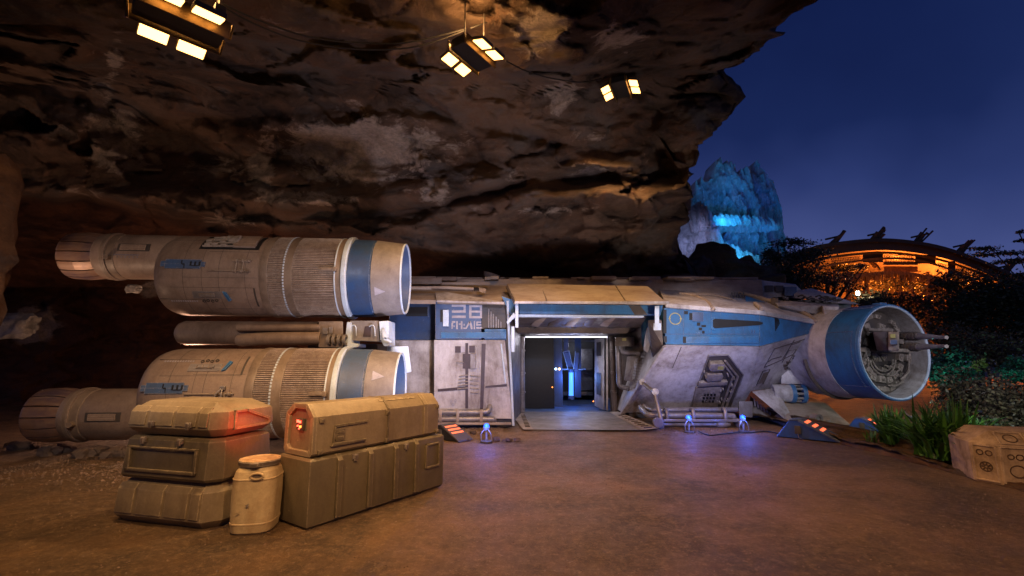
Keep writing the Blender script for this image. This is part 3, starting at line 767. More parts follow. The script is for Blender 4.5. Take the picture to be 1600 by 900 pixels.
    for (q0_, q1_, a_) in ((0.12, 0.5, 0.85), (0.5, 0.97, 0.45), (0.3, 0.97, -0.2), (0.55, 0.97, -1.05), (0.06, 0.6, -0.75)):
        patch('panel_seam', M['dark'], T0 + (T['ridge'] - T0) * q0_, T0 + (T['ridge'] - T0) * q1_, a_, a_ + 0.007, 0.0015)
    for q0_ in (0.30, 0.62, 0.86):
        patch('panel_seam', M['dark'], T0 + (T['ridge'] - T0) * q0_, T0 + (T['ridge'] - T0) * q0_ + 0.006, -1.5, 1.5, 0.0015)
    m_ = MB()
    for q0_ in (0.28, 0.64, 0.88):
        for k in range(26):
            p_ = surf(T0 + (T['ridge'] - T0) * q0_, -1.45 + k * 0.115, Rr * 0.986); m_.lathe(p_, p_ - O - d * (p_ - O).dot(d), [(0, 0.008), (0.004, 0.006), (0.005, 0.0005)], 6)
    part(m_, 'rivets', M['tan2'], eng)
    # pipework
    for (q_, aa2, ln) in ((0, 0.20 * s, 0.33), (0, -0.04 * s, 0.75)):
        m_ = MB(); tr = T['ridge'] - 0.16
        m_.tube([surf(tr, aa2, Rr * 1.015), surf(tr - ln, aa2, Rr * 1.015)], 0.022 if ln < 0.5 else 0.014, smooth=False)
        for z_ in (0.04, 0.15, 0.26): m_.tube([surf(tr - z_ - 0.04, aa2, Rr * 1.015), surf(tr - z_, aa2, Rr * 1.015)], 0.036, smooth=False)
        part(m_, 'pipe', M['tan2'], eng)
    m_ = MB(); m_.tube([surf(T['ridge'] - 0.3, 0.24 * s, Rr * 1.02), surf(T['ridge'] - 0.3, -0.08 * s, Rr * 1.02)], 0.016, smooth=False)
    m_.tube([surf(T['ridge'] - 0.42, 0.24 * s, Rr * 1.02), surf(T['ridge'] - 0.42, -0.08 * s, Rr * 1.02)], 0.014, smooth=False); part(m_, 'pipe', M['tan2'], eng)
    # latch over the trim
    m_ = MB(); a_ = 0.03
    m_.box(surf(T['trim'] - 0.1, a_, Rr * 1.02), (0.26, 0.05, 0.055), rz=ang, bev=0.01); m_.box(surf(T['trim'] + 0.02, a_, Rr * 1.04), (0.07, 0.06, 0.08), rz=ang, bev=0.01)
    part(m_, 'latch', M['tan2'], eng)
    # triangle marking on the cowl
    t1_ = t_at(L['tri']); ac = -0.50 if s > 0 else 0.42
    rC = Rr * 0.945
    def on(t, a): return surf(t, a, Rr * (0.972 - 0.072 * (t - T['seam']) / (tm - T['seam'])) + 0.004)
    m_ = MB(); m_.prism([on(t1_ - 0.07, ac + 0.13), on(t1_ - 0.07, ac - 0.10), on(t1_ + 0.13, ac)], nrm * 0.004); part(m_, 'triangle_mark', M['mark'], eng)
    return dict(O=O, d=d, n=nrm, T=T, surf=surf, eng=eng, R=Rr, t_at=t_at, patch=patch)
U = engine('upper engine, brown with a dark blue band', 420, 433, 9.0, 0.80, +1,
           dict(body=230, ridge=405, rib1=416, zig=440, rib2=455, trim=521, ring=532, blue=540, seam=577, mouth=625, noz=80, bell=134, collar0=157, collar1=170, neck=168, plate0=248, plate1=318, rec0=177, rec1=228, acc0=296, acc1=342, tri=590))
Lw = engine('lower engine, brown with a slate band, half hidden by the crates', 420, 613, 8.25, 0.775, -1,
            dict(body=204, ridge=382, rib1=394, zig=420, rib2=438, trim=506, ring=516, blue=525, seam=566, mouth=615, noz=36, bell=92, collar0=112, collar1=125, neck=124, plate0=218, plate1=292, rec0=138, rec1=193, acc0=282, acc1=334, tri=585))
# open bay on top of the upper engine with exposed machinery
t0, t1 = U['t_at'](300), U['t_at'](405)
p_ = U['patch']('open_bay', M['black'], t0, t1 - 0.1, 0.52, 1.15, 0.006, lab='dark open bay in the engine skin')
m_ = MB()
for k in range(4): m_.tube([U['surf'](t0 + 0.05 + k * .03, 0.60 + 0.12 * k, 0.81), U['surf'](t0 + 0.62, 0.60 + 0.12 * k, 0.82)], 0.022, smooth=False)
for k in range(9): m_.box(U['surf'](t0 + 0.1 + random.random() * 0.5, 0.6 + random.random() * 0.42, 0.82), (0.1, 0.07, 0.06), rz=0.1, rx=0.5, bev=0.01)
m_.lathe(U['surf'](t0 + 0.45, 0.86, 0.78), U['d'], [(0, 0.06), (0.02, 0.1), (0.2, 0.12), (0.22, 0.05)], 20)
part(m_, 'bay_machinery', M['greeble'], U['eng'])
U['patch']('bay_cover', M['tan'], t1 - 0.58, t1 - 0.18, 0.58, 1.08, 0.045, lab='rounded cover plate')
# dangling cable loops on the lower engine
m_ = MB(); q0 = Lw['surf'](Lw['T']['ridge'] - 0.33, 0.16, 0.80)
m_.tube([q0, q0 + Vector((-0.06, -0.06, -0.08)), q0 + Vector((-0.12, -0.05, -0.28)), q0 + Vector((-0.16, 0, -0.36))], 0.01)
m_.tube([q0, q0 + Vector((0.02, -0.06, -0.1)), q0 + Vector((0.03, -0.03, -0.34))], 0.01); m_.box(q0, (0.08, 0.05, 0.06), bev=0.01)
part(m_, 'cable', M['steel'], Lw['eng'])

# ---------- pylon between the engines
m_ = MB()
A = P(278, 520, 8.95); B = P(498, 521, 9.15)
def rsec(t): return 0.245
m_.lathe(A, B - A, [(0.0, 0.02), (0.01, 0.14), (0.06, 0.20), (0.16, 0.235), ((B - A).length, 0.235)], 40, close=True)
part(m_, 'pylon_fairing', M['tan'])
m_ = MB(); m_.tube([P(372, 532, 8.72), P(420, 529, 8.70), P(502, 528, 8.76)], [0.10] + [0.12] * 20, 16); m_.tube([P(372, 512, 8.72), P(502, 512, 8.76)], 0.07, 14, smooth=False)
part(m_, 'pipe', M['tan'], label='thick pipe along the pylon')
m_ = MB(); m_.hull([P(x, y, Y) for x in (498, 536) for y in (502, 543) for Y in (8.7, 9.3)], 0.02); part(m_, 'pylon_block', M['tan2'])
m_ = MB()
for k in range(4): m_.lathe(P(513 + k * 8, 531, 8.66), (1, 0, 0), [(0, 0.06), (0, 0.10), (0.05, 0.10), (0.05, 0.06)], 20)
m_.hull([P(x, y, Y) for x in (504, 512) for y in (512, 522) for Y in (8.66, 8.8)]); m_.hull([P(x, y, Y) for x in (514, 520) for y in (511, 521) for Y in (8.66, 8.8)])
part(m_, 'coupling', M['grey'])
# pale bracket frame and grey plate
m_ = MB()
m_.prism([P(542, 503, 8.72), P(548, 503, 8.72), P(549, 536, 8.72), P(559, 537, 8.72), P(559, 542, 8.72), P(538, 546, 8.72), P(540, 520, 8.72)], (0, 0.5, 0), 0.008)
part(m_, 'bracket', M['lightblue']); m_ = MB()
m_.prism([P(592, 502, 8.72), P(607, 501, 8.72), P(607, 541, 8.72), P(600, 541, 8.72), P(594, 530, 8.72)], (0, 0.5, 0), 0.008)
m_.hull([P(600, 526, 8.68), P(612, 533, 8.68), P(611, 536, 8.68), P(599, 531, 8.68), P(600, 526, 8.6), P(612, 533, 8.6), P(611, 536, 8.6), P(599, 531, 8.6)])
m_.hull([P(597, 514, 8.7), P(600, 512, 8.7), P(606, 526, 8.6), P(603, 530, 8.6), P(598, 528, 8.6)])
part(m_, 'bracket', M['lightblue'])
m_ = MB(); m_.prism([P(547, 501, 8.8), P(591, 501, 8.8), P(593, 534, 8.8), P(550, 532, 8.8)], (0, 0.4, 0), 0.008); part(m_, 'pylon_plate', M['grey'])
m_ = MB(); m_.prism([P(570, 510, 8.79), P(580, 509, 8.79), P(579, 526, 8.79), P(567, 526, 8.79)], (0, 0.05, 0)); part(m_, 'pylon_recess', M['plum'])
m_ = MB()
for x in (548, 577): m_.tube([P(x, 510, 8.77), P(x + 5, 508, 8.75), P(x + 8, 512, 8.75), P(x + 9, 525, 8.77)], 0.012)
part(m_, 'grab_handle', M['lightblue'])
m_ = MB(); m_.hull([P(605, 541, 9.4), P(638, 541, 9.4), P(643, 581, 9.4), P(630, 584, 9.4), P(605, 583, 9.4), P(605, 541, 9.6), P(638, 541, 9.6), P(643, 581, 9.6), P(630, 584, 9.6), P(605, 583, 9.6)], 0.015)
part(m_, 'pale_flap', M['lightblue'])
# struts that carry the engines (behind them, down to the ground and to the hull)
m_ = MB(); m_.bb(-4.2, -2.75, 9.4, 12.2, 0.9, 1.9, 0.05); part(m_, 'wing_root', M['dark'])
m_ = MB(); m_.cyl((-5.0, 9.7, 0), (-5.0, 9.2, 1.5), 0.12); m_.cyl((-3.2, 9.9, 0), (-3.2, 9.6, 1.2), 0.14); m_.box((-5.0, 9.7, 0.04), (0.6, 0.5, 0.08)); part(m_, 'landing_leg', M['dark'])

# ---------- hull: main solids
Yf = 10.9
def quad_solid(poly, Y0, back, bev=0.01):  # poly of px points with its own depth each
    return poly
# rear bay, left of the door
m_ = MB(); a = [P(608, 470, 11.7), P(684, 470, 11.7), P(684, 531, 11.7), P(608, 531, 11.7)]; m_.prism(a, (0, 2.2, 0), 0.01); part(m_, 'blue_side_panel', M['darkblue'], label='dark blue panel behind the engine mouths')
m_ = MB(); a = [P(608, 531.5, 11.66), P(684, 531.5, 11.66), P(684, 650, 11.66), P(600, 650, 11.66)]; m_.prism(a, (0, 2.2, 0), 0.02); part(m_, 'side_panel', M['white'], label='warm grey panel behind the engine mouths')
m_ = MB(); m_.prism([P(634, 480, 11.68), P(669, 480, 11.68), P(669, 494, 11.68), P(634, 494, 11.68)], (0, 0.1, 0)); part(m_, 'window_slit', M['black'])
m_ = MB(); m_.prism([P(668, 479, 11.66), P(670, 479, 11.66), P(670, 495, 11.66), P(668, 495, 11.66)], (0, 0.1, 0)); part(m_, 'window_trim', M['slateblue'])
# front left section
def face(name, mat, px4, Y, back=(0, 2.6, 0), bev=0.012, label=None, parent=ship):
    m_ = MB(); m_.prism([P(x, y, Y if not isinstance(Y, (list, tuple)) else Y[i]) for i, (x, y) in enumerate(px4)], back, bev)
    return part(m_, name, mat, parent, label)
lp = face('left_hull_panel', M['white'], [(678, 531), (789, 531), (801, 655), (678, 652)], [10.9, 10.9, 11.0, 11.0], label='pale grey hull side left of the door')
lb = face('left_blue_band', M['slateblue'], [(680, 470), (752, 470), (752, 530.4), (680, 530.4)], 10.88, label='slate blue band with white block lettering')
face('left_blue_band', M['blue'], [(757, 514), (791, 514), (791, 530.4), (757, 530.4)], 10.88, label='small bright blue panel', parent=ship)
face('left_blue_band', M['dark'], [(752, 470), (791, 470), (791, 514), (752, 514)], 11.0, label='dark notch with vertical fins', parent=ship)
face('blue_sill', M['blue'], [(689, 519), (790, 519), (790, 528), (689, 528)], 10.85, (0, .1, 0), 0.004)
m_ = MB()
for k, x in enumerate((763, 766.5, 770, 774.5, 778, 782)): m_.prism([P(x, 482 + k * 4, 10.93), P(x + 1.3, 483 + k * 4, 10.93), P(x + 1.3, 512, 10.93), P(x, 512, 10.93)], (0, 0.12, 0))
part(m_, 'cooling_fins', M['steel'], lb)
face('hinge_box', M['lightblue'], [(692, 484), (701, 484), (701, 510), (692, 510)], 10.82, (0, .08, 0), 0.006, parent=lb)
face('hinge_slot', M['black'], [(688, 484), (691.5, 484), (691.5, 503), (688, 503)], 10.86, (0, .04, 0), 0.0, parent=lb)
# lettering: block numerals and glyphs as in the photo
def strokes(name, segs, Yp, mat, parent, x0, y0, sx_, sy_, th=0.006):
    m_ = MB()
    for poly in segs: m_.prism([P(x0 + x * sx_, y0 + y * sy_, Yp) for x, y in poly], (0, th, 0))
    return part(m_, name, mat, parent)
def rc(x0, y0, x1, y1): return [(x0, y0), (x1, y0), (x1, y1), (x0, y1)]
S = 110 / 1414
two = [rc(205, 205, 485, 250), rc(440, 250, 485, 320), rc(205, 320, 485, 368), rc(205, 425, 485, 475)]
eight = [rc(552, 215, 810, 258), rc(552, 258, 600, 480), rc(770, 258, 812, 320), rc(600, 325, 812, 365), rc(770, 365, 812, 430), rc(600, 435, 812, 480)]
gly = [rc(195, 590, 225, 695), rc(205, 535, 275, 570), [(195, 590), (215, 560), (240, 570), (225, 600)], rc(240, 620, 262, 655), rc(292, 535, 325, 700),
       rc(345, 580, 385, 610), rc(385, 535, 420, 700), rc(440, 590, 465, 630), [(435, 665), (485, 665), (545, 545), (585, 545), (500, 695), (440, 695)],
       [(545, 545), (585, 535), (620, 640), (620, 700), (590, 700)], rc(645, 535, 672, 700), rc(695, 545, 725, 630), rc(725, 545, 800, 570), rc(725, 600, 800, 625), rc(695, 655, 815, 690)]
for nm, sg in (('numeral', two), ('numeral', eight), ('lettering', gly)):
    strokes(nm, sg, 10.872, M['mark'], lb, 690, 460, S, 70 / 900)
# plum stripes and access hatch on the left hull panel
sl = [10.9, 11.0]
def pp(x, y): return P(x, y, 10.9 + 0.1 * (y - 531) / 122 - 0.012)
def decal(name, mat, polys, parent, th=0.012):
    if len(polys) > 1:
        for q_ in polys: decal(name, mat, [q_], parent, th)
        return
    m_ = MB()
    for poly in polys: m_.prism([pp(x, y) for x, y in poly], (0, th, 0))
    return part(m_, name, mat, parent)
decal('stripe', M['plum'], [rc(727, 536, 731.5, 638)], lp); decal('stripe', M['plum'], [[(752.5, 537), (759, 537), (755, 640), (750, 640)]], lp)
decal('stripe', M['plum'], [[(684, 608), (727, 604), (727, 609), (684, 612)]], lp); decal('stripe', M['plum'], [[(759, 603), (792, 600), (792, 604), (758, 606)]], lp)
decal('marking', M['plum'], [rc(711, 541, 720, 551), rc(733, 540, 742, 551)], lp); decal('marking', M['mark'], [rc(720, 541.5, 726.5, 550)], lp)
decal('hatch_recess', M['plum'], [rc(723, 553, 727, 576), rc(731.5, 553, 735, 576)], lp)
m_ = MB(); m_.prism([pp(735, 553), pp(743, 553), pp(743, 576), pp(735, 576)], (0, -0.05, 0), 0.006); part(m_, 'hatch', M['steel'], lp)
m_ = MB(); m_.tube([pp(713, 566), pp(724, 566)], 0.012, smooth=False)
for k in range(5):
    m_.tube([pp(734, 587 + k * 6.5), pp(748, 586 + k * 6.5 + 2)], 0.014, smooth=False)
    m_.tube([pp(717 - k * 0.6, 588 + k * 5), pp(731, 586 + k * 5)], 0.016, smooth=False)
part(m_, 'grab_bars', M['steel'], lp)
m_ = MB(); m_.prism([pp(744, 540), pp(745.5, 540), pp(745.5, 576), pp(744, 576)], (0, -0.04, 0)); m_.prism([pp(748, 540), pp(749.5, 540), pp(749.5, 576), pp(748, 576)], (0, -0.04, 0)); part(m_, 'rail', M['steel'], lp)
# emblem: three little rounded lobes round a downward triangle
m_ = MB()
for (x, y) in ((704.5, 626), (711.5, 626), (708, 632)):
    c_ = pp(x, y); m_.lathe(c_, (0, -1, 0), [(-0.004, 0.030), (0.006, 0.030), (0.006, 0.018), (-0.004, 0.018)], 16)
part(m_, 'emblem', M['mark'], lp)
# pale edge strip on the right side of the left hull
m_ = MB(); m_.tube([P(783, 537, 10.86), P(790, 598, 10.95)], 0.022, smooth=False); m_.tube([P(793, 470, 10.7), P(796, 540, 10.8), P(799, 596, 10.9), P(802, 665, 10.9)], 0.03, smooth=False); part(m_, 'edge_trim', M['lightblue'])
# pipes at the foot of the left hull
m_ = MB()
for y, x1 in ((644, 764), (655, 771)):
    m_.tube([P(640, y, 10.85), P(700, y, 10.85), P(x1 - 8, y, 10.85), P(x1, y - 5 * (1 if y < 650 else -0.2), 10.9), P(x1 + 1, y - 9 * (1 if y < 650 else -0.5), 11.0)], 0.065, 12)
part(m_, 'foot_pipe', M['steel'])
m_ = MB()
for x in (688, 715, 752): m_.hull([P(x - 2.3, 640, 10.76), P(x + 2.3, 640, 10.76), P(x - 2.3, 659, 10.76), P(x + 2.3, 659, 10.76), P(x - 2.3, 640, 10.9), P(x + 2.3, 659, 10.9), P(x + 2.3, 640, 10.9), P(x - 2.3, 659, 10.9)], 0.006)
m_.hull([P(x, y, Y) for x in (640, 799) for y in (660, 664) for Y in (10.75, 11.0)], 0.01)
part(m_, 'pipe_clamp', M['roofpaint'])
m_ = MB(); m_.bb(-2.3, 0.0, 11.1, 13.5, 0.0, 0.35); part(m_, 'underside', M['dark']); m_ = MB(); m_.bb(3.2, 5.0, 12.8, 14.4, 0.0, 0.4); part(m_, 'underside', M['dark'])

# ---------- front right hull (bright blue band above a leaning white side)
rb = face('right_blue_band', M['blue'], [(1038, 481), (1187, 486), (1187, 541), (1040, 538)], 10.9, (0, 2.6, 0), 0.008, 'bright blue upper band right of the door')
hull_b = [P(1187, 486, 10.9), P(1277, 502, 11.45), P(1277, 518, 11.45), P(1187, 541, 10.9)]
m_ = MB(); m_.hull(hull_b + [P(1187, 486, 13), P(1277, 502, 13), P(1277, 518, 13), P(1187, 541, 13)], 0.006); part(m_, 'nose_blue_band', M['blue'], label='bright blue wedge tapering to the nose')
wl = [P(1040, 538.6, 10.88), P(1187, 541.5, 10.88), P(1174, 611, 12.1), P(1155, 642, 12.6), P(975, 645, 12.75)]
wb = [v + Vector((0, 1.6, 0)) for v in wl]
m_ = MB(); m_.hull(wl + wb, 0.012); rw = part(m_, 'right_hull_side', M['white'], label='leaning white hull side right of the door')
ws = [P(1187, 541.6, 10.9), P(1277, 518.6, 11.45), P(1213, 607, 12.4), P(1174, 611, 12.1)]
m_ = MB(); m_.hull(ws + [v + Vector((0, 1.4, 0)) for v in ws], 0.01); nw = part(m_, 'nose_side', M['white'], label='white facet under the nose wedge')
ws2 = [P(1277, 502, 11.45), P(1303, 498, 11.8), P(1300, 514, 11.9), P(1219, 602, 12.7), P(1213, 607, 12.4), P(1277, 518, 11.45)]
m_ = MB(); m_.hull(ws2 + [v + Vector((0, 1.2, 0)) for v in ws2], 0.01); part(m_, 'nose_frame', M['white'])
# interpolated plane helper for the leaning side
def wp(x, y, out=0.0):
    a_, b_, c_ = wl[0], wl[1], wl[4]; n_ = (b_ - a_).cross(c_ - a_).normalized()
    if n_.y > 0: n_ = -n_
    d_ = ray(x, y).normalized(); o_ = Vector((0, 0, CAMZ))
    t_ = (a_ - o_).dot(n_) / d_.dot(n_)
    return o_ + d_ * t_ + n_ * out
def wplate(name, mat, polys, parent, o0, o1, bev=0.0, label=None):
    m_ = MB()
    for poly in polys: m_.hull([wp(x, y, o) for x, y in poly for o in (o0, o1)], bev)
    return part(m_, name, mat, parent, label)
hexa = [(1107, 555), (1137, 554), (1161, 585), (1142, 636), (1078, 636), (1093, 594)]
hatch = wplate('open_hatch', M['dark'], [hexa], rw, 0.0, 0.012, label='open hexagonal hatch showing machinery')
def edge_bar(pts, r): 
    m_ = MB(); m_.tube([wp(x, y, 0.02) for x, y in pts + [pts[0]]], r, 6, smooth=False); return m_
part(edge_bar(hexa, 0.018), 'hatch_rim', M['steel'], rw)
for (off, w_) in ((5, 0.03), (11, 0.026)):
    m_ = MB(); m_.tube([wp(1134 - off * .5, 558 + off * 0.6, 0.05), wp(1158 - off * 1.25, 586, 0.05), wp(1139 - off * 1.1, 634, 0.05)], w_, 6, smooth=False); part(m_, 'hatch_inner_rib', M['greeble'], rw)
wplate('hatch_cap', M['greeble'], [[(1108, 563), (1128, 562), (1131, 566), (1127, 573), (1108, 574), (1105, 570)]], rw, 0.01, 0.14, 0.01)
wplate('hatch_label', M['yellow'], [[(1119, 566), (1128, 566), (1127, 571), (1118, 571)]], rw, 0.13, 0.145)
wplate('hatch_cap', M['greeble'], [[(1104, 580), (1126, 579), (1128, 583), (1124, 590), (1103, 591), (1100, 586)]], rw, 0.01, 0.12, 0.01)
wplate('hatch_shelf', M['greeble'], [[(1091, 594), (1135, 592), (1134, 597), (1089, 600)]], rw, 0.01, 0.10, 0.006)
wplate('hatch_grille_panel', M['greeble'], [[(1087, 603), (1126, 602), (1120, 633), (1080, 633)]], rw, 0.01, 0.07, 0.006)
m_ = MB()
for i in range(4):
    for j in range(3):
        x = 1098 + i * 5.2 - j * 1.4; y = 612 + j * 5
        m_.hull([wp(x + a_, y + b_, o) for a_ in (0, 3.4) for b_ in (0, 3.4) for o in (0.06, 0.078)])
part(m_, 'grille', M['black'], rw)
m_ = MB()
for k in range(46):
    x = random.uniform(1092, 1146); y = random.uniform(574, 632)
    if x > 1156 - abs(y - 586) * 0.5: continue
    s_ = random.uniform(1, 3); m_.hull([wp(x + a_, y + b_, o) for a_ in (0, s_) for b_ in (0, s_ * random.uniform(.6, 1.4)) for o in (0.01, random.uniform(0.03, 0.10))])
part(m_, 'hatch_machinery', M['greeble'], rw)
wplate('panel_seam', M['dark'], [[(1064, 542), (1065.2, 542), (1051, 575), (1050, 575)]], rw, 0.0, 0.003)
wplate('lit_edge_strip', M['white'], [[(1036, 541), (1041, 541), (975, 646), (969, 645)]], rw, -0.02, 0.06, 0.008, 'lit hull edge beside the door, built as a strip')  # raised strip put in for the light along the hull edge
# blue band details
def bp(x, y, o=0): return P(x, y, 10.9 - o)
def bplate(name, mat, polys, o0, o1, parent=rb, label=None, bev=0.0):
    if len(polys) > 1:
        for q_ in polys: bplate(name, mat, [q_], o0, o1, parent, label, bev)
        return
    m_ = MB()
    for poly in polys: m_.hull([bp(x, y, o) for x, y in poly for o in (o0, o1)], bev)
    return part(m_, name, mat, parent, label)
bplate('slot_recess', M['black'], [rc(1036.5, 484, 1041.5, 521), rc(1037, 525, 1042, 535), rc(1067, 526, 1072, 536)], 0, 0.006)
bplate('long_slot', M['black'], [[(1114, 500), (1117, 498), (1186, 502), (1192, 504), (1192, 506), (1186, 508), (1117, 513), (1114, 511)]], -0.001, 0.008, label='long dark tapering slot')
bplate('slot_lip', M['blue'], [[(1111, 496), (1117, 495), (1117, 498), (1113, 500)], [(1111, 511), (1114, 511), (1117, 516), (1113, 515)], rc(1111, 500, 1113.5, 511)], 0.0, 0.03)
bplate('sensor_panel', M['slateblue'], [rc(1082, 488, 1099, 502)], 0, 0.03, bev=0.004); bplate('sensor_recess', M['black'], [rc(1077, 489, 1082, 500), rc(1069, 486, 1075, 491), rc(1089, 504, 1094, 509), rc(1096, 508, 1103, 511), rc(1097, 517, 1101, 521), rc(1092, 512, 1097, 516)], 0, 0.01)
m_ = MB(); c_ = bp(1055, 498); m_.lathe(c_, (0, -1, 0), [(-0.004, 0.145), (0.005, 0.145), (0.005, 0.125), (-0.004, 0.125)], 40)
for a_ in range(4): m_.box(c_ + Vector((0.135 * math.cos(a_ * PI / 2), -0.003, 0.135 * math.sin(a_ * PI / 2))), (0.05, 0.01, 0.02))
part(m_, 'circle_marking', M['yellow'], rb)
bplate('band_seam', M['darkblue'], [rc(1067.5, 483, 1068.3, 537), rc(1041, 521.5, 1187, 522.6), rc(1111, 483, 1111.6, 521), rc(1161, 490, 1161.6, 521)], 0, 0.003)
bplate('lower_ledge', M['blue'], [rc(1072, 526, 1186, 536)], 0, 0.03, bev=0.005)
bplate('tick_marks', M['darkblue'], [rc(1174, 516, 1176, 521), rc(1178, 516, 1180, 521)], 0, 0.004)
def nb(x, y, o=0):
    a_, b_, c_ = hull_b[0], hull_b[1], hull_b[3]; n_ = (b_ - a_).cross(c_ - a_).normalized(); n_ = -n_ if n_.y > 0 else n_
    d_ = ray(x, y).normalized(); o_ = Vector((0, 0, CAMZ)); t_ = (a_ - o_).dot(n_) / d_.dot(n_); return o_ + d_ * t_ + n_ * o
m_ = MB()
for k in range(5): m_.hull([nb(1210 + k * 1.5 + a_, 493 + k * 1.5 + b_, o) for a_, b_ in ((0, 0), (1.0, 0), (2.2, 24 - k * 4), (1.2, 24 - k * 4)) for o in (0, 0.008)])
part(m_, 'louvre_slots', M['black'], rb)
def nw_(x, y, o=0):
    a_, b_, c_ = ws[0], ws[1], ws[2]; n_ = (b_ - a_).cross(c_ - a_).normalized(); n_ = -n_ if n_.y > 0 else n_
    d_ = ray(x, y).normalized(); o_ = Vector((0, 0, CAMZ)); t_ = (a_ - o_).dot(n_) / d_.dot(n_); return o_ + d_ * t_ + n_ * o
m_ = MB()
for line in ([(1194, 574), (1210, 545), (1257, 530)], [(1194, 574), (1222, 562), (1241, 531)], [(1200, 565), (1206, 561), (1221, 557)], [(1229, 552), (1236, 539), (1250, 534)], [(1182, 602), (1192, 580), (1203, 577), (1192, 600)], [(1222, 566), (1232, 548), (1244, 546), (1228, 572)], [(1226, 560), (1238, 554)]):
    m_.tube([nw_(x, y, 0.0) for x, y in line], 0.013, 5, smooth=False)
part(m_, 'panel_lines', M['dark'], nw)
m_ = MB(); m_.hull([nw_(x, y, o) for x, y in ((1184, 600), (1193, 583), (1202, 580), (1192, 598)) for o in (0, 0.006)])
for k in range(14):
    x = random.uniform(1224, 1240); y = 600 - (x - 1200) * 1.15 + random.uniform(-6, 6); m_.hull([nw_(x + a_, y + b_, o) for a_ in (0, 3) for b_ in (0, 2.4) for o in (0, 0.02)])
part(m_, 'panel_recess', M['brown'], nw)

# ---------- roof
def rprism(name, mat, top, th=0.12, label=None, bev=0.01, parent=ship):
    m_ = MB(); m_.hull([v for v in top] + [v - Vector((0, 0, th)) for v in top], bev); return part(m_, name, mat, parent, label)
rprism('roof_plate', M['white'], [P(1040, 474, 10.85), P(1187, 485, 10.85), P(1280, 501, 11.4), P(1200, 463, 13.2), P(1030, 452, 13.2)], 0.10, 'pale roof right of the awning')
rprism('roof_plate', M['roofpaint'], [P(608, 468, 10.9), P(797, 470, 10.85), P(800, 446, 13), P(608, 444, 13)], 0.10, 'brown lit roof left of the awning')
rprism('roof_plate', M['white'], [P(682, 469, 10.7), P(788, 472, 10.7), P(700, 456, 11.4), P(680, 457, 11.4)], 0.05, 'thin pale roof edge')
rprism('roof_deck', M['roofpaint'], [P(640, 436, 13.2), P(1190, 437, 13.2), P(1200, 441, 16), P(640, 432, 16)], 0.6, 'long flat upper roof')
m_ = MB()
random.seed(21)
for k in range(34):
    x = random.uniform(650, 1180); Y_ = random.uniform(13.0, 14.0); c_ = P(x, 436, Y_)
    m_.box(c_ + Vector((0, 0, 0.0)), (random.uniform(0.2, 0.9), random.uniform(.1, .5), random.uniform(0.03, 0.12)), bev=0.01)
part(m_, 'roof_fitting', M['roofpaint'])
rprism('roof_spine', M['white'], [P(1050, 441, 13.4), P(1190, 438, 13.4), P(1243, 446, 13.6), P(1255, 456, 13.6), P(1243, 444, 14.2), P(1050, 438, 14.2)], 0.32, 'raised grey spine on the roof')
rprism('roof_spine', M['white'], [P(1060, 438, 13.8), P(1185, 437, 13.8), P(1192, 441, 13.8), P(1060, 435, 14.6), P(1180, 434, 14.6)], 0.12, 'upper grey spine on the roof')
m_ = MB(); 
for x in (1080, 1110, 1140, 1196, 1212): m_.hull([P(x + a_, y, Y_) for a_ in (0, 12) for y in (446, 456) for Y_ in (13.36, 13.45)], 0.004)
part(m_, 'spine_recess', M['dark'])
m_ = MB(); m_.hull([P(x, y, Y_) for x in (1226, 1245) for y in (448, 462) for Y_ in (13.3, 13.5)], 0.004); npl = part(m_, 'number_plate', M['slateblue'], label='small plate marked 22')
for x0_ in (1229.0, 1236.5):
    strokes('numeral', [rc(0, 0, 6, 1), [(4.8, 1), (6, 1), (1.2, 6.6), (0, 6.6)], rc(0, 6.4, 6, 7.4)], 13.292, M['darkblue'], npl, x0_, 451, 1, 1)
# slanted flap with ribs, hoses across the roof
m_ = MB()
for k in range(5): m_.hull([P(1142 + k * 4.6 + a_, y, Y_) for a_ in (0, 2.6) for y in (457, 466) for Y_ in (12.5, 12.7)], 0.004)
part(m_, 'roof_ribs', M['dark'])
m_ = MB(); m_.hull([P(1165, 462, 12.3), P(1196, 472, 12.0), P(1165, 471, 12.0), P(1165, 462, 12.5), P(1196, 472, 12.3), P(1165, 471, 12.3)]); part(m_, 'blue_flap', M['blue'])
m_ = MB()
m_.tube([P(1062, 459, 12.6), P(1085, 462, 12.3), P(1105, 471, 11.6), P(1113, 481, 10.83), P(1115, 483, 10.82)], 0.045)
m_.tube([P(1155, 457, 13), P(1182, 464, 12.6), P(1203, 470, 12.2), P(1235, 480, 11.9), P(1262, 492, 11.6), P(1275, 502, 11.35), P(1290, 506, 11.5)], 0.055)
m_.tube([P(1180, 474, 11.4), P(1190, 483, 10.85)], 0.05, smooth=False)
m_.tube([P(1076, 460, 12.4), P(1120, 462, 12.5), P(1150, 470, 12)], 0.02)
part(m_, 'hose', M['roofpaint'])
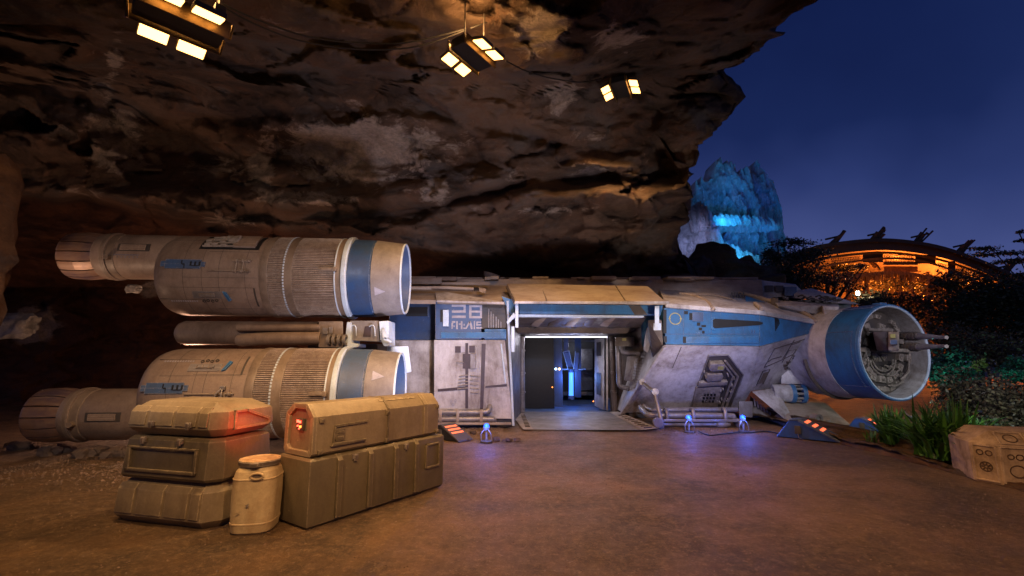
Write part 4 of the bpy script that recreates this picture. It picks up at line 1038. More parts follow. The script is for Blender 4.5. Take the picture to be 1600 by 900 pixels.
# deck with cables behind the nose, step box
m_ = MB(); m_.hull([P(1205, 466, 12.4), P(1216, 464, 13.2), P(1320, 474, 13.0), P(1312, 480, 11.7), P(1216, 484, 11.9), P(1216, 478, 11.6), P(1290, 494, 11.7), P(1290, 478, 11.6)], 0.01); part(m_, 'nose_deck', M['white'])
m_ = MB(); random.seed(5)
for k in range(16):
    x = 1214 + k * 5.5; y = 465 + random.uniform(-2, 6); m_.tube([P(x, y, 12.2), P(x + 6, y - 2, 12.2), P(x + 13, y + 2.2, 12.1), P(x + 20, y, 12.2)], 0.022, 6)
for k in range(14): x = random.uniform(1216, 1300); m_.box(P(x, 466 + (x - 1216) * 0.1, 12.15), (random.uniform(0.08, 0.3), 0.15, 0.05))
part(m_, 'deck_cables', M['dark'])
m_ = MB(); m_.hull([P(1286, 478, 11.4), P(1310, 479, 11.3), P(1311, 506, 11.3), P(1287, 508, 11.4), P(1278, 476, 12.2), P(1310, 475, 12.2), P(1311, 506, 12.2), P(1284, 496, 12)], 0.015); part(m_, 'step_box', M['white'], label='pale box housing behind the nose')
m_ = MB(); m_.hull([P(1287.5, 484, 11.36), P(1306, 484, 11.28), P(1306, 495, 11.28), P(1287.5, 495, 11.36), P(1287.5, 484, 11.5), P(1306, 484, 11.5)], 0.008); part(m_, 'step_plate', M['roofpaint'])
m_ = MB(); m_.hull([P(1216, 466, 11.9), P(1204, 466, 12.0), P(1205, 480, 12.0), P(1216, 482, 11.9), P(1204, 466, 12.4), P(1216, 482, 12.4)], 0.01); part(m_, 'vent_block', M['brown'])

# ---------- awning above the door and alcove
aw = rprism('awning', M['roofpaint'], [P(806, 471, 10.1), P(1042, 473, 10.1), P(1012, 447, 11.9), P(792, 443, 11.9)], 0.05, 'brown lit sloping awning over the door')
m_ = MB(); m_.hull([P(x, y, Y_) for x in (804, 1046) for y in (470.5, 474.5) for Y_ in (10.05, 10.15)], 0.01); part(m_, 'awning_lip', M['white'], aw)
m_ = MB()
for x, x2 in ((855, 845), (978, 962)): m_.tube([P(x, 471, 10.1), P(x2, 446, 11.8)], 0.012, smooth=False)
part(m_, 'awning_seam', M['brown'], aw)
m_ = MB(); m_.hull([P(794, 446, 11.6), P(790, 447, 11.6), P(804, 470, 10.1), P(806, 474, 10.1), P(790, 449, 11.7), P(803, 476, 10.1)]); part(m_, 'awning_side', M['brown'], aw)
face('fascia', M['blue'], [(808, 475), (1036, 477), (1032, 493), (812, 491)], 10.6, (0, 0.12, 0), 0.006, 'bright blue fascia under the awning')
face('fascia_notch', M['dark'], [(982, 477), (1000, 477), (1012, 492), (992, 492)], 10.585, (0, 0.05, 0), 0.0)
face('fascia_lip', M['lightblue'], [(800, 491), (1006, 493), (1006, 496), (800, 495)], 10.55, (0, 0.2, 0), 0.004)
face('fascia_corner', M['blue'], [(784, 463), (806, 470), (806, 500), (797, 490)], 10.7, (0, 0.2, 0), 0.006, 'slanted blue corner at the left of the awning')
# alcove walls and ceiling
dl, dr = P(815, 560, 13.8), P(952, 560, 13.8)
zt = P(880, 525, 13.8).z
zb = P(880, 643, 13.8).z
hz = P(900, 493, 10.7).z
m_ = MB(); m_.hull([Vector((dl.x - .5, 14.2, 0)), Vector((dl.x, 13.8, 0)), Vector((P(797, 560, 11.2).x, 11.2, 0)), Vector((-0.6, 11.2, 0)), Vector((dl.x - .5, 14.2, 3.0)), Vector((dl.x, 13.8, 3.0)), Vector((P(797, 560, 11.2).x, 11.2, 2.95)), Vector((-0.6, 11.2, 2.95))]); part(m_, 'alcove_wall', M['brown'], label='left wall of the door alcove')
m_ = MB(); m_.hull([Vector((dr.x, 13.9, 0)), Vector((dr.x, 13.9, 3.0)), Vector((4.2, 12.95, 0)), Vector((4.2, 12.2, 3.0)), Vector((4.6, 14.2, 0)), Vector((4.6, 14.2, 3.0))]); part(m_, 'alcove_wall', M['brown'], label='right wall of the door alcove')
m_ = MB(); m_.hull([P(800, 495, 10.7), P(1010, 495, 10.7), P(1000, 512, 12.2), P(808, 511, 12.2), P(800, 485, 10.9), P(1010, 485, 10.9), Vector((0, 13.6, 3.0)), Vector((3.6, 13.6, 3.0))]); part(m_, 'alcove_ceiling', M['brown'])
m_ = MB(); m_.hull([Vector((0.0, 12.9, zt + 0.28)), Vector((3.7, 12.9, zt + 0.28)), Vector((0.0, 12.7, zt + 0.02)), Vector((3.2, 12.7, zt + 0.02)), Vector((0.0, 14.2, zt + 0.01)), Vector((3.6, 14.2, zt + 0.01)), Vector((0, 14.2, 3.0)), Vector((3.6, 14.2, 3.0)), Vector((0, 12.4, 3.0)), Vector((3.6, 12.4, 3.0))], 0.02); part(m_, 'lintel', M['brown'])
for k in range(6):
    x = 838 + k * 27
    m_ = MB(); m_.hull([P(x - 9, 509, 11.8), P(x + 4, 495, 10.8), P(x + 16, 497, 10.8), P(x + 3, 511, 11.8), P(x - 9, 505, 12), P(x + 4, 491, 11), P(x + 16, 493, 11), P(x + 3, 506, 12)], 0.01); part(m_, 'ceiling_beam', M['brown'] if k % 2 else M['roofpaint'])
m_ = MB()
for x in (833, 896, 955): 
    c_ = P(x, 509, 12.2); m_.lathe(c_, (0, -0.3, -1), [(0, 0.11), (0.05, 0.11), (0.05, 0.08), (0.02, 0.07)], 18)
part(m_, 'lamp_socket', M['dark'])
# door surround posts
def post(x0_, x1_, y0_, y1_, Y_, mat, name='door_post', r=None):
    m_ = MB(); a_ = P((x0_ + x1_) / 2, y0_, Y_); b_ = P((x0_ + x1_) / 2, y1_, Y_); b_.x = a_.x
    m_.cyl(b_, a_, (P(x1_, y1_, Y_).x - P(x0_, y1_, Y_).x) / 2)
    for z_ in (0.25, 0.5, 0.8): m_.lathe(b_ + Vector((0, 0, (a_.z - b_.z) * z_)), (0, 0, 1), [(0, 0.05), (0, (P(x1_, y1_, Y_).x - P(x0_, y1_, Y_).x) / 2 + .02), (0.05, (P(x1_, y1_, Y_).x - P(x0_, y1_, Y_).x) / 2 + .02), (0.05, 0.05)], 16)
    part(m_, name, mat)
post(811, 820, 526, 644, 13.6, M['steel'], 'door_post'); post(952, 961, 526, 643, 13.6, M['brown'], 'door_post'); post(800, 804, 530, 612, 12.6, M['steel'], 'wall_pipe'); post(805, 810, 526, 640, 13.2, M['brown'], 'wall_pipe')
m_ = MB(); m_.tube([P(965, 540, 13.2), P(967, 590, 13.1), P(969, 603, 13.05), P(982, 607, 12.9)], 0.07, 12); part(m_, 'wall_pipe', M['steel'])
m_ = MB(); m_.tube([P(971, 538, 13.1), P(974, 550, 13.05), P(990, 552, 12.9), P(1003, 552, 12.7)], 0.075, 12); part(m_, 'wall_pipe', M['steel'])
m_ = MB(); m_.hull([P(x, y, Y_) for x in (961, 991) for y in (527, 541) for Y_ in (12.8, 13.4)], 0.01); bx_ = part(m_, 'junction_box', M['brown'])
m_ = MB(); m_.hull([P(x, y, Y_) for x in (972, 978.5) for y in (528.5, 532.5) for Y_ in (12.77, 12.82)]); part(m_, 'warning_label', M['yellow'], bx_)
m_ = MB(); m_.hull([P(980, 557, 12.75), P(997, 557, 12.55), P(992, 598, 12.55), P(975, 594, 12.75), P(980, 557, 12.95), P(999, 557, 12.95), P(994, 598, 12.95), P(975, 594, 12.95)], 0.015); cab = part(m_, 'wall_cabinet', M['steel'])
m_ = MB(); m_.hull([P(993, 560, 12.5), P(997, 560, 12.48), P(992, 592, 12.5), P(987, 594, 12.52), P(993, 560, 12.6), P(987, 594, 12.6)], 0.01); part(m_, 'cabinet_handle', M['lightblue'], cab)
m_ = MB()
for k in range(11):
    m_.tube([P(996 + k * 1.6, 548 + k * 1, 12.4), P(980 + k * 1.6, 606 + k, 12.4)], 0.006, 4, smooth=False)
for k in range(14): m_.tube([P(998 - k * 1.2, 550 + k * 4.2, 12.4), P(1012 - k * 1.2, 552 + k * 4.2, 12.3)], 0.006, 4, smooth=False)
part(m_, 'mesh_screen', M['steel'])
m_ = MB(); m_.hull([P(1010, 512, 11.6), P(1019, 511, 11.4), P(1018, 530, 11.4), P(1012, 552, 11.6), P(1005, 546, 11.7), P(1007, 530, 11.7), P(1012, 512, 11.9), P(1010, 550, 11.9)], 0.02); part(m_, 'door_arm_cover', M['white'])
m_ = MB(); m_.hull([P(x, y, Y_) for x in (1023, 1030) for y in (478, 512) for Y_ in (10.3, 10.5)], 0.012); m_.hull([P(x, y, Y_) for x in (1021, 1033) for y in (505, 516) for Y_ in (10.35, 10.45)], 0.012); part(m_, 'awning_piston', M['lightblue'])
m_ = MB(); m_.hull([P(x, y, Y_) for x in (805, 810) for y in (474, 512) for Y_ in (10.2, 10.35)], 0.01); m_.hull([P(x, y, Y_) for x in (799, 804) for y in (510, 550) for Y_ in (10.3, 10.45)], 0.012); m_.hull([P(803, 488, 10.3), P(791, 503, 10.3), P(793, 507, 10.3), P(806, 495, 10.3), P(803, 488, 10.4), P(791, 503, 10.4), P(793, 507, 10.4), P(806, 495, 10.4)], 0.01); part(m_, 'awning_piston', M['lightblue'])
m_ = MB(); m_.hull([P(1012, 500, 11), P(1034, 500, 10.9), P(1036, 540, 10.95), P(1020, 560, 11.6), P(1012, 530, 11.6), P(1034, 500, 11.5), P(1020, 560, 12)], 0.02); part(m_, 'hull_edge', M['brown'])
# folding ramp arm on the right
m_ = MB(); m_.tube([P(1003, 597, 11.6), P(1022, 613, 11.0)], 0.05, 10, smooth=False); m_.tube([P(1022, 611, 11.0), P(1034, 660, 10.75)], 0.05, 10, smooth=False); m_.lathe(P(1003, 597, 11.55), (0, -1, 0), [(-.05, .01), (-.05, .08), (.05, .08), (.05, .01)], 16); m_.lathe(P(1023, 612, 10.98), (0, -1, 0), [(-.05, .01), (-.05, .08), (.05, .08), (.05, .01)], 16); m_.lathe(P(1028, 660, 10.75), (0, -1, 0), [(-.05, .01), (-.05, .11), (.05, .11), (.05, .01)], 16)
m_.hull([P(1029, 655, 10.8), P(1037, 655, 10.8), P(1038, 671, 10.8), P(1030, 671, 10.8), P(1029, 655, 11), P(1037, 671, 11), P(1037, 655, 11)], 0.01); part(m_, 'ramp_arm', M['steel'])
# pipes at the foot of the right hull
m_ = MB()
m_.tube([P(1001, 636, 12.0), P(1008, 645, 11.6), P(1020, 649, 11.3), P(1080, 649, 11.2), P(1140, 650, 11.2), P(1146, 653, 11.2), P(1150, 660, 11.3)], 0.07, 12)
m_.tube([P(1006, 634, 12.0), P(1016, 640, 11.6), P(1030, 641, 11.4), P(1100, 640, 11.4), P(1152, 640, 11.4)], 0.06, 12)
m_.tube([P(1036, 663, 11.0), P(1100, 663, 11.0), P(1140, 663, 11.0)], 0.05, 12); m_.tube([P(1120, 663, 10.98), P(1135, 663, 10.98)], 0.075, 12, smooth=False)
part(m_, 'foot_pipe', M['steel'])
m_ = MB()
for x in (1042, 1083, 1133): m_.tube([P(x - 3, 638, 11.3), P(x, 642, 11.1), P(x + 1, 652, 11.05), P(x, 658, 11.1)], 0.04, 8)
m_.hull([P(x, y, Y_) for x in (1036, 1158) for y in (655, 659.5) for Y_ in (10.9, 11.2)], 0.012); m_.lathe(P(1152, 661, 10.95), (1, 0, 0), [(0, .02), (0, .1), (.12, .1), (.12, .02)], 16)
part(m_, 'pipe_clamp', M['steel'])
# ---------- ramp
m_ = MB(); m_.hull([G(833, 671, 0.03), G(1003, 672, 0.03), Vector((P(950, 645, 13.8).x, 13.8, zb)), Vector((P(817, 645, 13.8).x, 13.8, zb)), G(833, 671, 0), G(1003, 672, 0), Vector((2.8, 13.8, 0)), Vector((.3, 13.8, 0))]); rmp = part(m_, 'ramp', M['grey'], label='worn grey boarding ramp')
for (a_, b_, c_, d_) in (((833, 671), (818, 671), (799, 650), (817, 646)), ((1003, 672), (1029, 669), (966, 645), (951, 645))):
    m_ = MB(); m_.hull([G(*a_, 0.045), G(*b_, 0.045), P(c_[0], c_[1] - 2, 13.4), P(d_[0], d_[1] - 1.5, 13.7), G(*a_, 0), G(*b_, 0)]); part(m_, 'ramp_border', M['roofpaint'], rmp)
for k in range(9):
    f_ = (k + 0.7) / 10
    m_ = MB(); a_ = G(1010 - 50 * f_, 670 - 22 * f_, 0.055); b_ = G(1022 - 54 * f_, 669 - 21 * f_, 0.055); m_.tube([a_ + Vector((0, 0, f_ * 0.04)), b_ + Vector((0, 0, f_ * 0.04))], 0.012, 5, smooth=False)
    part(m_, 'ramp_slot', M['dark'], rmp); m_ = MB(); a_ = G(821 - 8 * f_, 668 - 20 * f_, 0.055); b_ = G(829 - 10 * f_, 668 - 20 * f_, 0.055); m_.tube([a_ + Vector((0, 0, f_ * 0.04)), b_ + Vector((0, 0, f_ * 0.04))], 0.012, 5, smooth=False)
    part(m_, 'ramp_slot', M['dark'], rmp)
# ---------- interior seen through the door
il, ir = -1.2, 4.6
m_ = MB(); m_.bb(il, ir, 13.82, 18.5, zb - 0.06, zb, 0); part(m_, 'cabin_floor', M['slateblue'])
m_ = MB(); m_.bb(il, ir, 18.5, 18.6, 0, 3.0); m_.bb(il - .1, il, 13.8, 18.5, 0, 3.0); m_.bb(ir, ir + .1, 13.8, 18.5, 0, 3.0); m_.bb(il, ir, 13.8, 18.5, 2.75, 2.85); part(m_, 'cabin_wall', M['dark'])
m_ = MB(); a_ = P(822, 600, 14.6); b_ = P(866, 600, 14.6); m_.bb(a_.x - 0.4, b_.x, 14.6, 14.75, zb, 2.7, 0.01); part(m_, 'inner_door', M['black'], label='dark sliding door inside on the left')
m_ = MB(); a_ = P(866, 600, 15.2); b_ = P(879, 600, 15.2); m_.bb(a_.x, b_.x, 15.2, 15.6, zb, 2.7, 0.01); part(m_, 'inner_post', M['slateblue'])
m_ = MB(); m_.hull([P(x, y, Y_) for x in (905, 926) for y in (545, 610) for Y_ in (18.2, 18.4)], 0.02); part(m_, 'cabin_panel', M['steel']); m_ = MB(); m_.hull([P(x, y, Y_) for x in (880, 926) for y in (612, 618) for Y_ in (17.5, 18.4)], 0.02); m_.hull([P(x, y, Y_) for x in (908, 924) for y in (575, 578) for Y_ in (17.8, 18.2)]); part(m_, 'cabin_panel', M['steel']); m_ = MB(); m_.hull([P(x, y, Y_) for x in (880, 930) for y in (532, 533.5) for Y_ in (16.0, 16.3)]); part(m_, 'cabin_panel', M['steel'])
Yc = 15.6
for (x0_, x1_, yb_) in ((881, 888, 621), (898, 908, 621)):
    m_ = MB(); m_.hull([P(x, y, Y_) for x in (x0_, x1_) for y in (524, yb_ if x0_ > 890 else 552) for Y_ in (Yc, Yc + .25)], 0.01); part(m_, 'cabin_column', M['darkblue'])
m_ = MB(); m_.prism([P(881, 551, Yc), P(889, 549, Yc), P(895, 577, Yc), P(887, 578, Yc)], (0, .15, 0), 0.01); m_.prism([P(905, 551, Yc - .1), P(899, 549, Yc - .1), P(897, 580, Yc - .1), P(903, 580, Yc - .1)], (0, .15, 0), 0.01); part(m_, 'column_arm', M['slateblue'])
m_ = MB(); m_.tube([P(880, 550, Yc - .05), P(889, 548, Yc - .05), P(896, 577, Yc - .05), P(888, 579, Yc - .05), P(880, 550, Yc - .05)], 0.014, 6, smooth=False); m_.tube([P(899, 549, Yc - .15), P(896, 578, Yc - .15)], 0.014, 6, smooth=False); m_.tube([P(878, 577, Yc - .02), P(915, 577, Yc - .02)], 0.02, 6, smooth=False); part(m_, 'arm_trim', M['lightblue'])
M['bluecol'] = emit('blue_column_light', (0.05, 0.20, 1.0), 3.0)
a_ = P(892.5, 618, Yc - .1); b_ = P(892.5, 582, Yc - .1); m_ = MB(); m_.cyl(a_, b_, 0.075); part(m_, 'light_column', M['bluecol'])
m_ = MB(); m_.cyl(a_ + Vector((0, 0, -0.12)), a_, 0.11); m_.cyl(b_, b_ + Vector((0, 0, .1)), 0.10); part(m_, 'column_base', M['slateblue'])
light('POINT', P(893, 590, Yc - 0.6), None, 34, (0.12, 0.30, 1.0), shadow_soft_size=0.12)
light('POINT', P(912, 540, 16.6), None, 26, (0.75, 0.78, 1.0), shadow_soft_size=0.1)
m_ = MB(); a_ = P(868.5, 576.5, 15.18); m_.lathe(a_, (0, -1, 0), [(0, .001), (0.02, 0.03), (0.03, 0.001)], 12); part(m_, 'indicator_lamp', emit('white_indicator', (0.6, 0.8, 1.0), 14))
m_ = MB(); a_ = P(874, 576.5, 15.18); m_.lathe(a_, (0, -1, 0), [(0, .001), (0.02, 0.035), (0.03, 0.001)], 12); part(m_, 'indicator_lamp', emit('amber_indicator', (1.0, 0.5, 0.15), 8))
for (x, y) in ((863, 605), (927, 627)):
    m_ = MB(); a_ = P(x, y, 14.5); m_.lathe(a_, (0, -1, 0), [(0, .001), (0.015, 0.018), (0.02, 0.001)], 10); part(m_, 'floor_indicator', emit('orange_indicator', (1.0, 0.25, 0.05), 6))
# strip light over the door and the door leaf on the right
M['strip'] = emit('white_strip_light', (0.9, 0.88, 1.0), 2.2)
m_ = MB(); m_.hull([P(x, y, Y_) for x in (821, 949) for y in (525.5, 527.5) for Y_ in (13.65, 13.75)]); part(m_, 'door_strip_light', M['strip'])
light('AREA', P(885, 529, 13.6), P(885, 660, 12.6), 28, (0.9, 0.86, 1.0), shape='RECTANGLE', size=2.2, size_y=0.08)
m_ = MB(); m_.hull([P(929, 530, 14.4), P(944, 528, 13.9), P(944, 641, 13.9), P(929, 634, 14.4), P(930, 530, 14.5), P(946, 528, 14.0), P(946, 641, 14.0), P(930, 634, 14.5)], 0.01); dlf = part(m_, 'door_leaf', M['white'])
m_ = MB(); m_.hull([P(932, 535, 14.25), P(939, 534, 14.02), P(939, 556, 14.02), P(932, 556, 14.25), P(932, 535, 14.3), P(939, 556, 14.1)], 0); part(m_, 'door_window', M['dark'], dlf); m_ = MB(); m_.hull([P(932, 582, 14.25), P(939, 583, 14.02), P(939, 618, 14.02), P(932, 616, 14.25), P(932, 582, 14.3), P(939, 618, 14.1)], 0); part(m_, 'door_window', M['dark'], dlf)
m_ = MB(); m_.hull([P(x, y, Y_) for x in (947, 950) for y in (527, 641) for Y_ in (13.7, 13.85)]); part(m_, 'door_jamb', M['white'])

# ---------- front pod with the guns
ax = Vector((math.sin(R(15)), -math.cos(R(15)), 0)); mc = P(1399, 550, 10.4); RP = 1.08
def podring(name, mat, prof, parent=None, seg=112, label=None):
    m_ = MB(); m_.lathe(mc, ax, prof, seg); return part(m_, name, mat, parent or ship, label)
pod = podring('weapon_pod', M['white'], [(-0.80, RP * 0.9), (-0.80, RP * 1.012), (-1.2, RP * 1.03), (-1.9, RP * 1.0), (-2.2, RP * 0.8), (-2.25, 0.01)], label='round grey pod at the nose with a blue front')
podring('blue_cowl', M['blue'], [(-0.06, RP * 1.0), (-0.82, RP * 1.0), (-0.82, RP * 0.9)], pod)
podring('cowl_rim', M['blue'], [(-0.07, RP * 1.0), (-0.06, RP * 1.012), (0.0, RP * 1.005), (0.015, RP * 0.985), (0.0, RP * 0.955), (-0.03, RP * 0.945)], pod)
podring('rim_edge', M['lightblue'], [(0.012, RP * 0.975), (0.02, RP * 0.965), (0.0, RP * 0.948), (-0.02, RP * 0.945)], pod)
podring('cowl_liner', M['white'], [(-0.02, RP * 0.946), (-0.5, RP * 0.91)], pod)
podring('machinery_disc', M['greeble'], [(-0.44, RP * 0.915), (-0.44, RP * 0.8), (-0.41, RP * 0.78), (-0.42, 0.01)], pod)
dd, pu, pv = frame_of(ax)
right = Vector((math.cos(R(15)), math.sin(R(15)), 0)); up = Vector((0, 0, 1))
def pd(x, z, t=-0.42): return mc + ax * t + right * x + up * z
# seams / raised cowl plate
m_ = MB()
def cow(a_, t_, r_=RP): return mc + ax * t_ + (right * math.cos(a_) + up * math.sin(a_)) * r_
for (a0, a1, t_) in ((PI * 0.86, PI * 1.25, -0.16),):
    m_.tube([cow(a0 + (a1 - a0) * k / 14, t_, RP * 1.004) for k in range(15)], 0.012, 5, smooth=False)
m_.tube([cow(PI * 0.86, -0.16), cow(PI * 0.86, -0.8)], 0.01, 5, smooth=False); m_.tube([cow(PI * 1.25, -0.02), cow(PI * 1.25, -0.8)], 0.01, 5, smooth=False)
part(m_, 'cowl_seam', M['darkblue'], pod)
m_ = MB(); m_.hull([cow(a_, t_, r_) for a_ in (PI * 0.53, PI * 0.63) for t_ in (-0.08, -0.8) for r_ in (RP * 0.98, RP * 1.03)], 0.01); part(m_, 'cowl_top_plate', M['slateblue'], pod)
m_ = MB(); m_.hull([cow(a_, t_, r_) for a_ in (PI * 0.47, PI * 0.53) for t_ in (-0.12, -0.3) for r_ in (RP * 0.98, RP * 1.06)], 0.01); part(m_, 'cowl_latch', M['blue'], pod)
# machinery
random.seed(31)
podring('machinery_back', M['dark'], [(-0.40, RP * 0.90), (-0.395, 0.01)], pod)
m_ = MB()
for (r0, r1, n_, hb) in ((0.08, 0.26, 6, 0.06), (0.30, 0.46, 11, 0.09), (0.50, 0.68, 17, 0.12), (0.72, 0.86, 23, 0.10)):
    for k in range(n_):
        if random.random() < 0.14: continue
        a0 = 2 * PI * (k + 0.08) / n_; a1 = 2 * PI * (k + random.uniform(0.7, 0.93)) / n_; h_ = hb * random.uniform(0.5, 1.4)
        ra, rb_ = r0 + random.uniform(0, 0.03), r1 - random.uniform(0, 0.04)
        m_.hull([pd(r_ * RP * math.cos(a_), r_ * RP * math.sin(a_), -0.42 + t_) for r_ in (ra, rb_) for a_ in (a0, a1) for t_ in (0, h_)], 0.008)
        am = (a0 + a1) / 2; rm = (ra + rb_) / 2; c_ = pd(rm * RP * math.cos(am), rm * RP * math.sin(am), -0.42 + h_)
        q_ = random.random()
        if q_ < 0.35: m_.lathe(c_, ax, [(0, 0.045), (0.02, 0.045), (0.02, 0.028), (0.005, 0.02), (0.005, 0.001)], 14)
        elif q_ < 0.6: m_.box(c_, (0.07, 0.03, 0.03), rz=R(15), ry=-am, bev=0.004); m_.box(c_ + up * 0.04, (0.05, 0.03, 0.015), rz=R(15))
        elif q_ < 0.75: m_.lathe(c_, ax, [(0, 0.03), (0.06, 0.022), (0.06, 0.001)], 10)
part(m_, 'machinery', M['greeble'], pod)
m_ = MB()
for k in range(9):
    a_ = random.uniform(PI * 0.9, PI * 1.9); r_ = random.choice((0.28, 0.48, 0.70)) * RP; da = random.uniform(0.5, 1.1)
    m_.tube([pd((r_ + q * 0.02) * math.cos(a_ + da * q / 6), (r_ + q * 0.02) * math.sin(a_ + da * q / 6), -0.27 + 0.03 * math.sin(q)) for q in range(7)], random.uniform(0.014, 0.026), 8)
for z_ in (0.42, 0.52): m_.tube([pd(-0.35, z_, -.3), pd(0.4, z_, -.3)], 0.04, 10, smooth=False)
for q_ in (0.32, 0.40): m_.tube([pd(q_ * math.cos(a_), -0.12 + q_ * math.sin(a_), -0.3) for a_ in np.linspace(PI * 1.05, PI * 1.95, 12)], 0.018, 6, smooth=False)
part(m_, 'machinery_pipe', M['greeble'], pod)
m_ = MB(); m_.box(pd(0.0, 0.02, -0.3), (1.9, 0.06, 0.04), rz=R(15)); m_.box(pd(-0.75, 0.05, -0.3), (0.35, 0.2, 0.10), rz=R(15), bev=.01); part(m_, 'cross_shelf', M['greeble'], pod)
# guns
gm = P(1368, 538, 9.95)
def gp(px, py, Y_): return P(px, py, Y_)
m_ = MB(); m_.hull([gp(1363, 518, 10.2), gp(1392, 518, 10.0), gp(1392, 548, 10.0), gp(1370, 548, 10.2), gp(1363, 518, 11), gp(1392, 518, 11), gp(1392, 548, 11)], 0.02); gun = part(m_, 'gun_mount', M['plum'], pod)
m_ = MB(); m_.hull([gp(1388, 518, 9.95), gp(1405, 519, 9.8), gp(1405, 548, 9.8), gp(1388, 548, 9.95), gp(1388, 518, 10.6), gp(1405, 519, 10.5), gp(1405, 548, 10.5), gp(1388, 548, 10.6)], 0.015); part(m_, 'gun_receiver', M['greeble'], pod)
m_ = MB(); m_.hull([gp(x, y, Y_) for x in (1391, 1399) for y in (522, 528) for Y_ in (9.8, 10.0)]); part(m_, 'gun_label', M['yellow'], pod)
m_ = MB(); m_.hull([gp(x, y, Y_) for x in (1391, 1402) for y in (531, 538) for Y_ in (9.78, 10.0)]); part(m_, 'gun_screen', M['slateblue'], pod)
for (y0_, y1_, yo) in ((525, 527, 0), (542, 541, 1)):
    a_ = gp(1404, y0_, 10.0); b_ = gp(1435, y0_ + 0.2, 9.55); c_ = gp(1470, y1_, 9.0); e_ = gp(1479, y1_ + .2, 8.85)
    m_ = MB(); m_.cyl(a_, b_, 0.082, 0.086, 20)
    for k in range(5):
        q_ = a_.lerp(b_, 0.15 + 0.17 * k); m_.lathe(q_, b_ - a_, [(0, 0.07), (0, 0.097), (0.035, 0.097), (0.035, 0.07)], 20)
    part(m_, 'gun_sleeve', M['dark'], pod)
    m_ = MB(); m_.cyl(b_, c_, 0.072, 0.032, 20); m_.cyl(c_, e_, 0.038, 0.034, 16); part(m_, 'gun_barrel', M['steel'], pod)
m_ = MB(); m_.hull([gp(x, y, Y_) for x in (1405, 1412) for y in (530, 537) for Y_ in (9.8, 9.9)]); m_.hull([gp(x, y, Y_) for x in (1404, 1440) for y in (545, 549) for Y_ in (9.7, 10)]); part(m_, 'gun_bracket', M['greeble'], pod)
# parts between the hull and pod, undercarriage
m_ = MB(); m_.hull([P(1222, 578, 12.1), P(1262, 580, 11.9), P(1268, 600, 11.9), P(1220, 600, 12.1), P(1222, 578, 13), P(1262, 580, 13), P(1268, 600, 13), P(1220, 600, 13)], 0.02); part(m_, 'belly_box', M['white'])
m_ = MB(); m_.lathe(P(1206, 614, 12.2), Vector((1, -0.15, 0)), [(0, 0.02), (0, 0.22), (0.42, 0.23), (0.42, 0.1)], 32); part(m_, 'thruster', M['white'])
m_ = MB()
for t_ in (0.42, 0.68): m_.lathe(P(1206, 614, 12.2), Vector((1, -0.15, 0)), [(t_, 0.1), (t_, 0.245), (t_ + 0.10, 0.245), (t_ + 0.10, 0.1)], 32)
part(m_, 'thruster_ring', M['blue'])
m_ = MB()
for k in range(10):
    a_ = 2 * PI * k / 10; q_ = P(1206, 614, 12.2); dx_, u_, v_ = frame_of(Vector((1, -0.15, 0)))
    m_.cyl(q_ + dx_ * 0.5 + (u_ * math.cos(a_) + v_ * math.sin(a_)) * 0.2, q_ + dx_ * 0.72 + (u_ * math.cos(a_) + v_ * math.sin(a_)) * 0.2, 0.035, seg=8)
part(m_, 'thruster_rods', M['steel'])
m_ = MB(); m_.hull([P(1175, 612, 12.0), P(1212, 606, 12.2), P(1239, 653, 11.6), P(1231, 658, 11.5), P(1225, 654, 11.5), P(1175, 612, 12.15), P(1212, 606, 12.4), P(1239, 653, 11.8), P(1231, 658, 11.65)], 0.01); part(m_, 'landing_fin', M['white'])
m_ = MB(); m_.hull([P(1172, 618, 12.6), P(1205, 650, 12.2), P(1172, 654, 12.4), P(1172, 618, 12.9), P(1205, 650, 12.6), P(1172, 654, 12.9)], 0.01); part(m_, 'belly_plate', M['dark'])
m_ = MB(); 
for k in range(7): m_.tube([P(1178 + k * 5, 622 + k * 4.5, 12.3), P(1180 + k * 5, 634 + k * 3.4, 12.3)], 0.02, 5, smooth=False)
part(m_, 'belly_ribs', M['steel'])
m_ = MB(); m_.hull([P(1155, 627, 11.9), P(1176, 627, 11.9), P(1176, 652, 11.9), P(1155, 652, 11.9), P(1155, 627, 12.1), P(1176, 652, 12.1), P(1176, 627, 12.1)], 0.02); part(m_, 'foot_plate', M['steel'])
m_ = MB(); m_.hull([G(1232, 668, 0), G(1330, 664, 0), Vector((8.8, 13.5, 0)), Vector((6.9, 13.5, 0)), P(1224, 629, 12.2), P(1290, 629, 12.2), Vector((8.3, 13.4, 0.6))], 0.03); m_.hull([P(1235, 658, 11.6), P(1300, 656, 11.5), P(1290, 640, 11.8), P(1240, 640, 11.9), P(1270, 630, 12.6)], 0.02); part(m_, 'landing_block', M['roofpaint'])
m_ = MB(); m_.lathe(P(1276, 654, 11.25), (0.2, -1, 0), [(-.1, .02), (-.1, .11), (.08, .11), (.08, .06), (.03, .05), (.03, .01)], 24); m_.hull([P(1283, 660, 11.3), P(1300, 654, 11.3), P(1292, 667, 11.2), P(1283, 666, 11.2), P(1300, 654, 11.5), P(1283, 666, 11.5)], .01); part(m_, 'wheel_hub', M['steel'])
m_ = MB(); m_.tube([mc + ax * -1.35 + (right * math.cos(a_) + up * math.sin(a_)) * RP * 1.04 for a_ in np.linspace(PI * 1.05, PI * 1.6, 20)], 0.05, 8, smooth=False); part(m_, 'pod_hose', M['brown'], pod)
m_ = MB(); m_.hull([P(1300, 500, 12.0), P(1330, 480, 12.6), P(1330, 470, 12.8), P(1290, 470, 12.6), P(1300, 600, 12.6), P(1260, 575, 12.9), P(1300, 500, 13.5), P(1260, 575, 13.8)], 0.03); part(m_, 'pod_strut', M['white'])
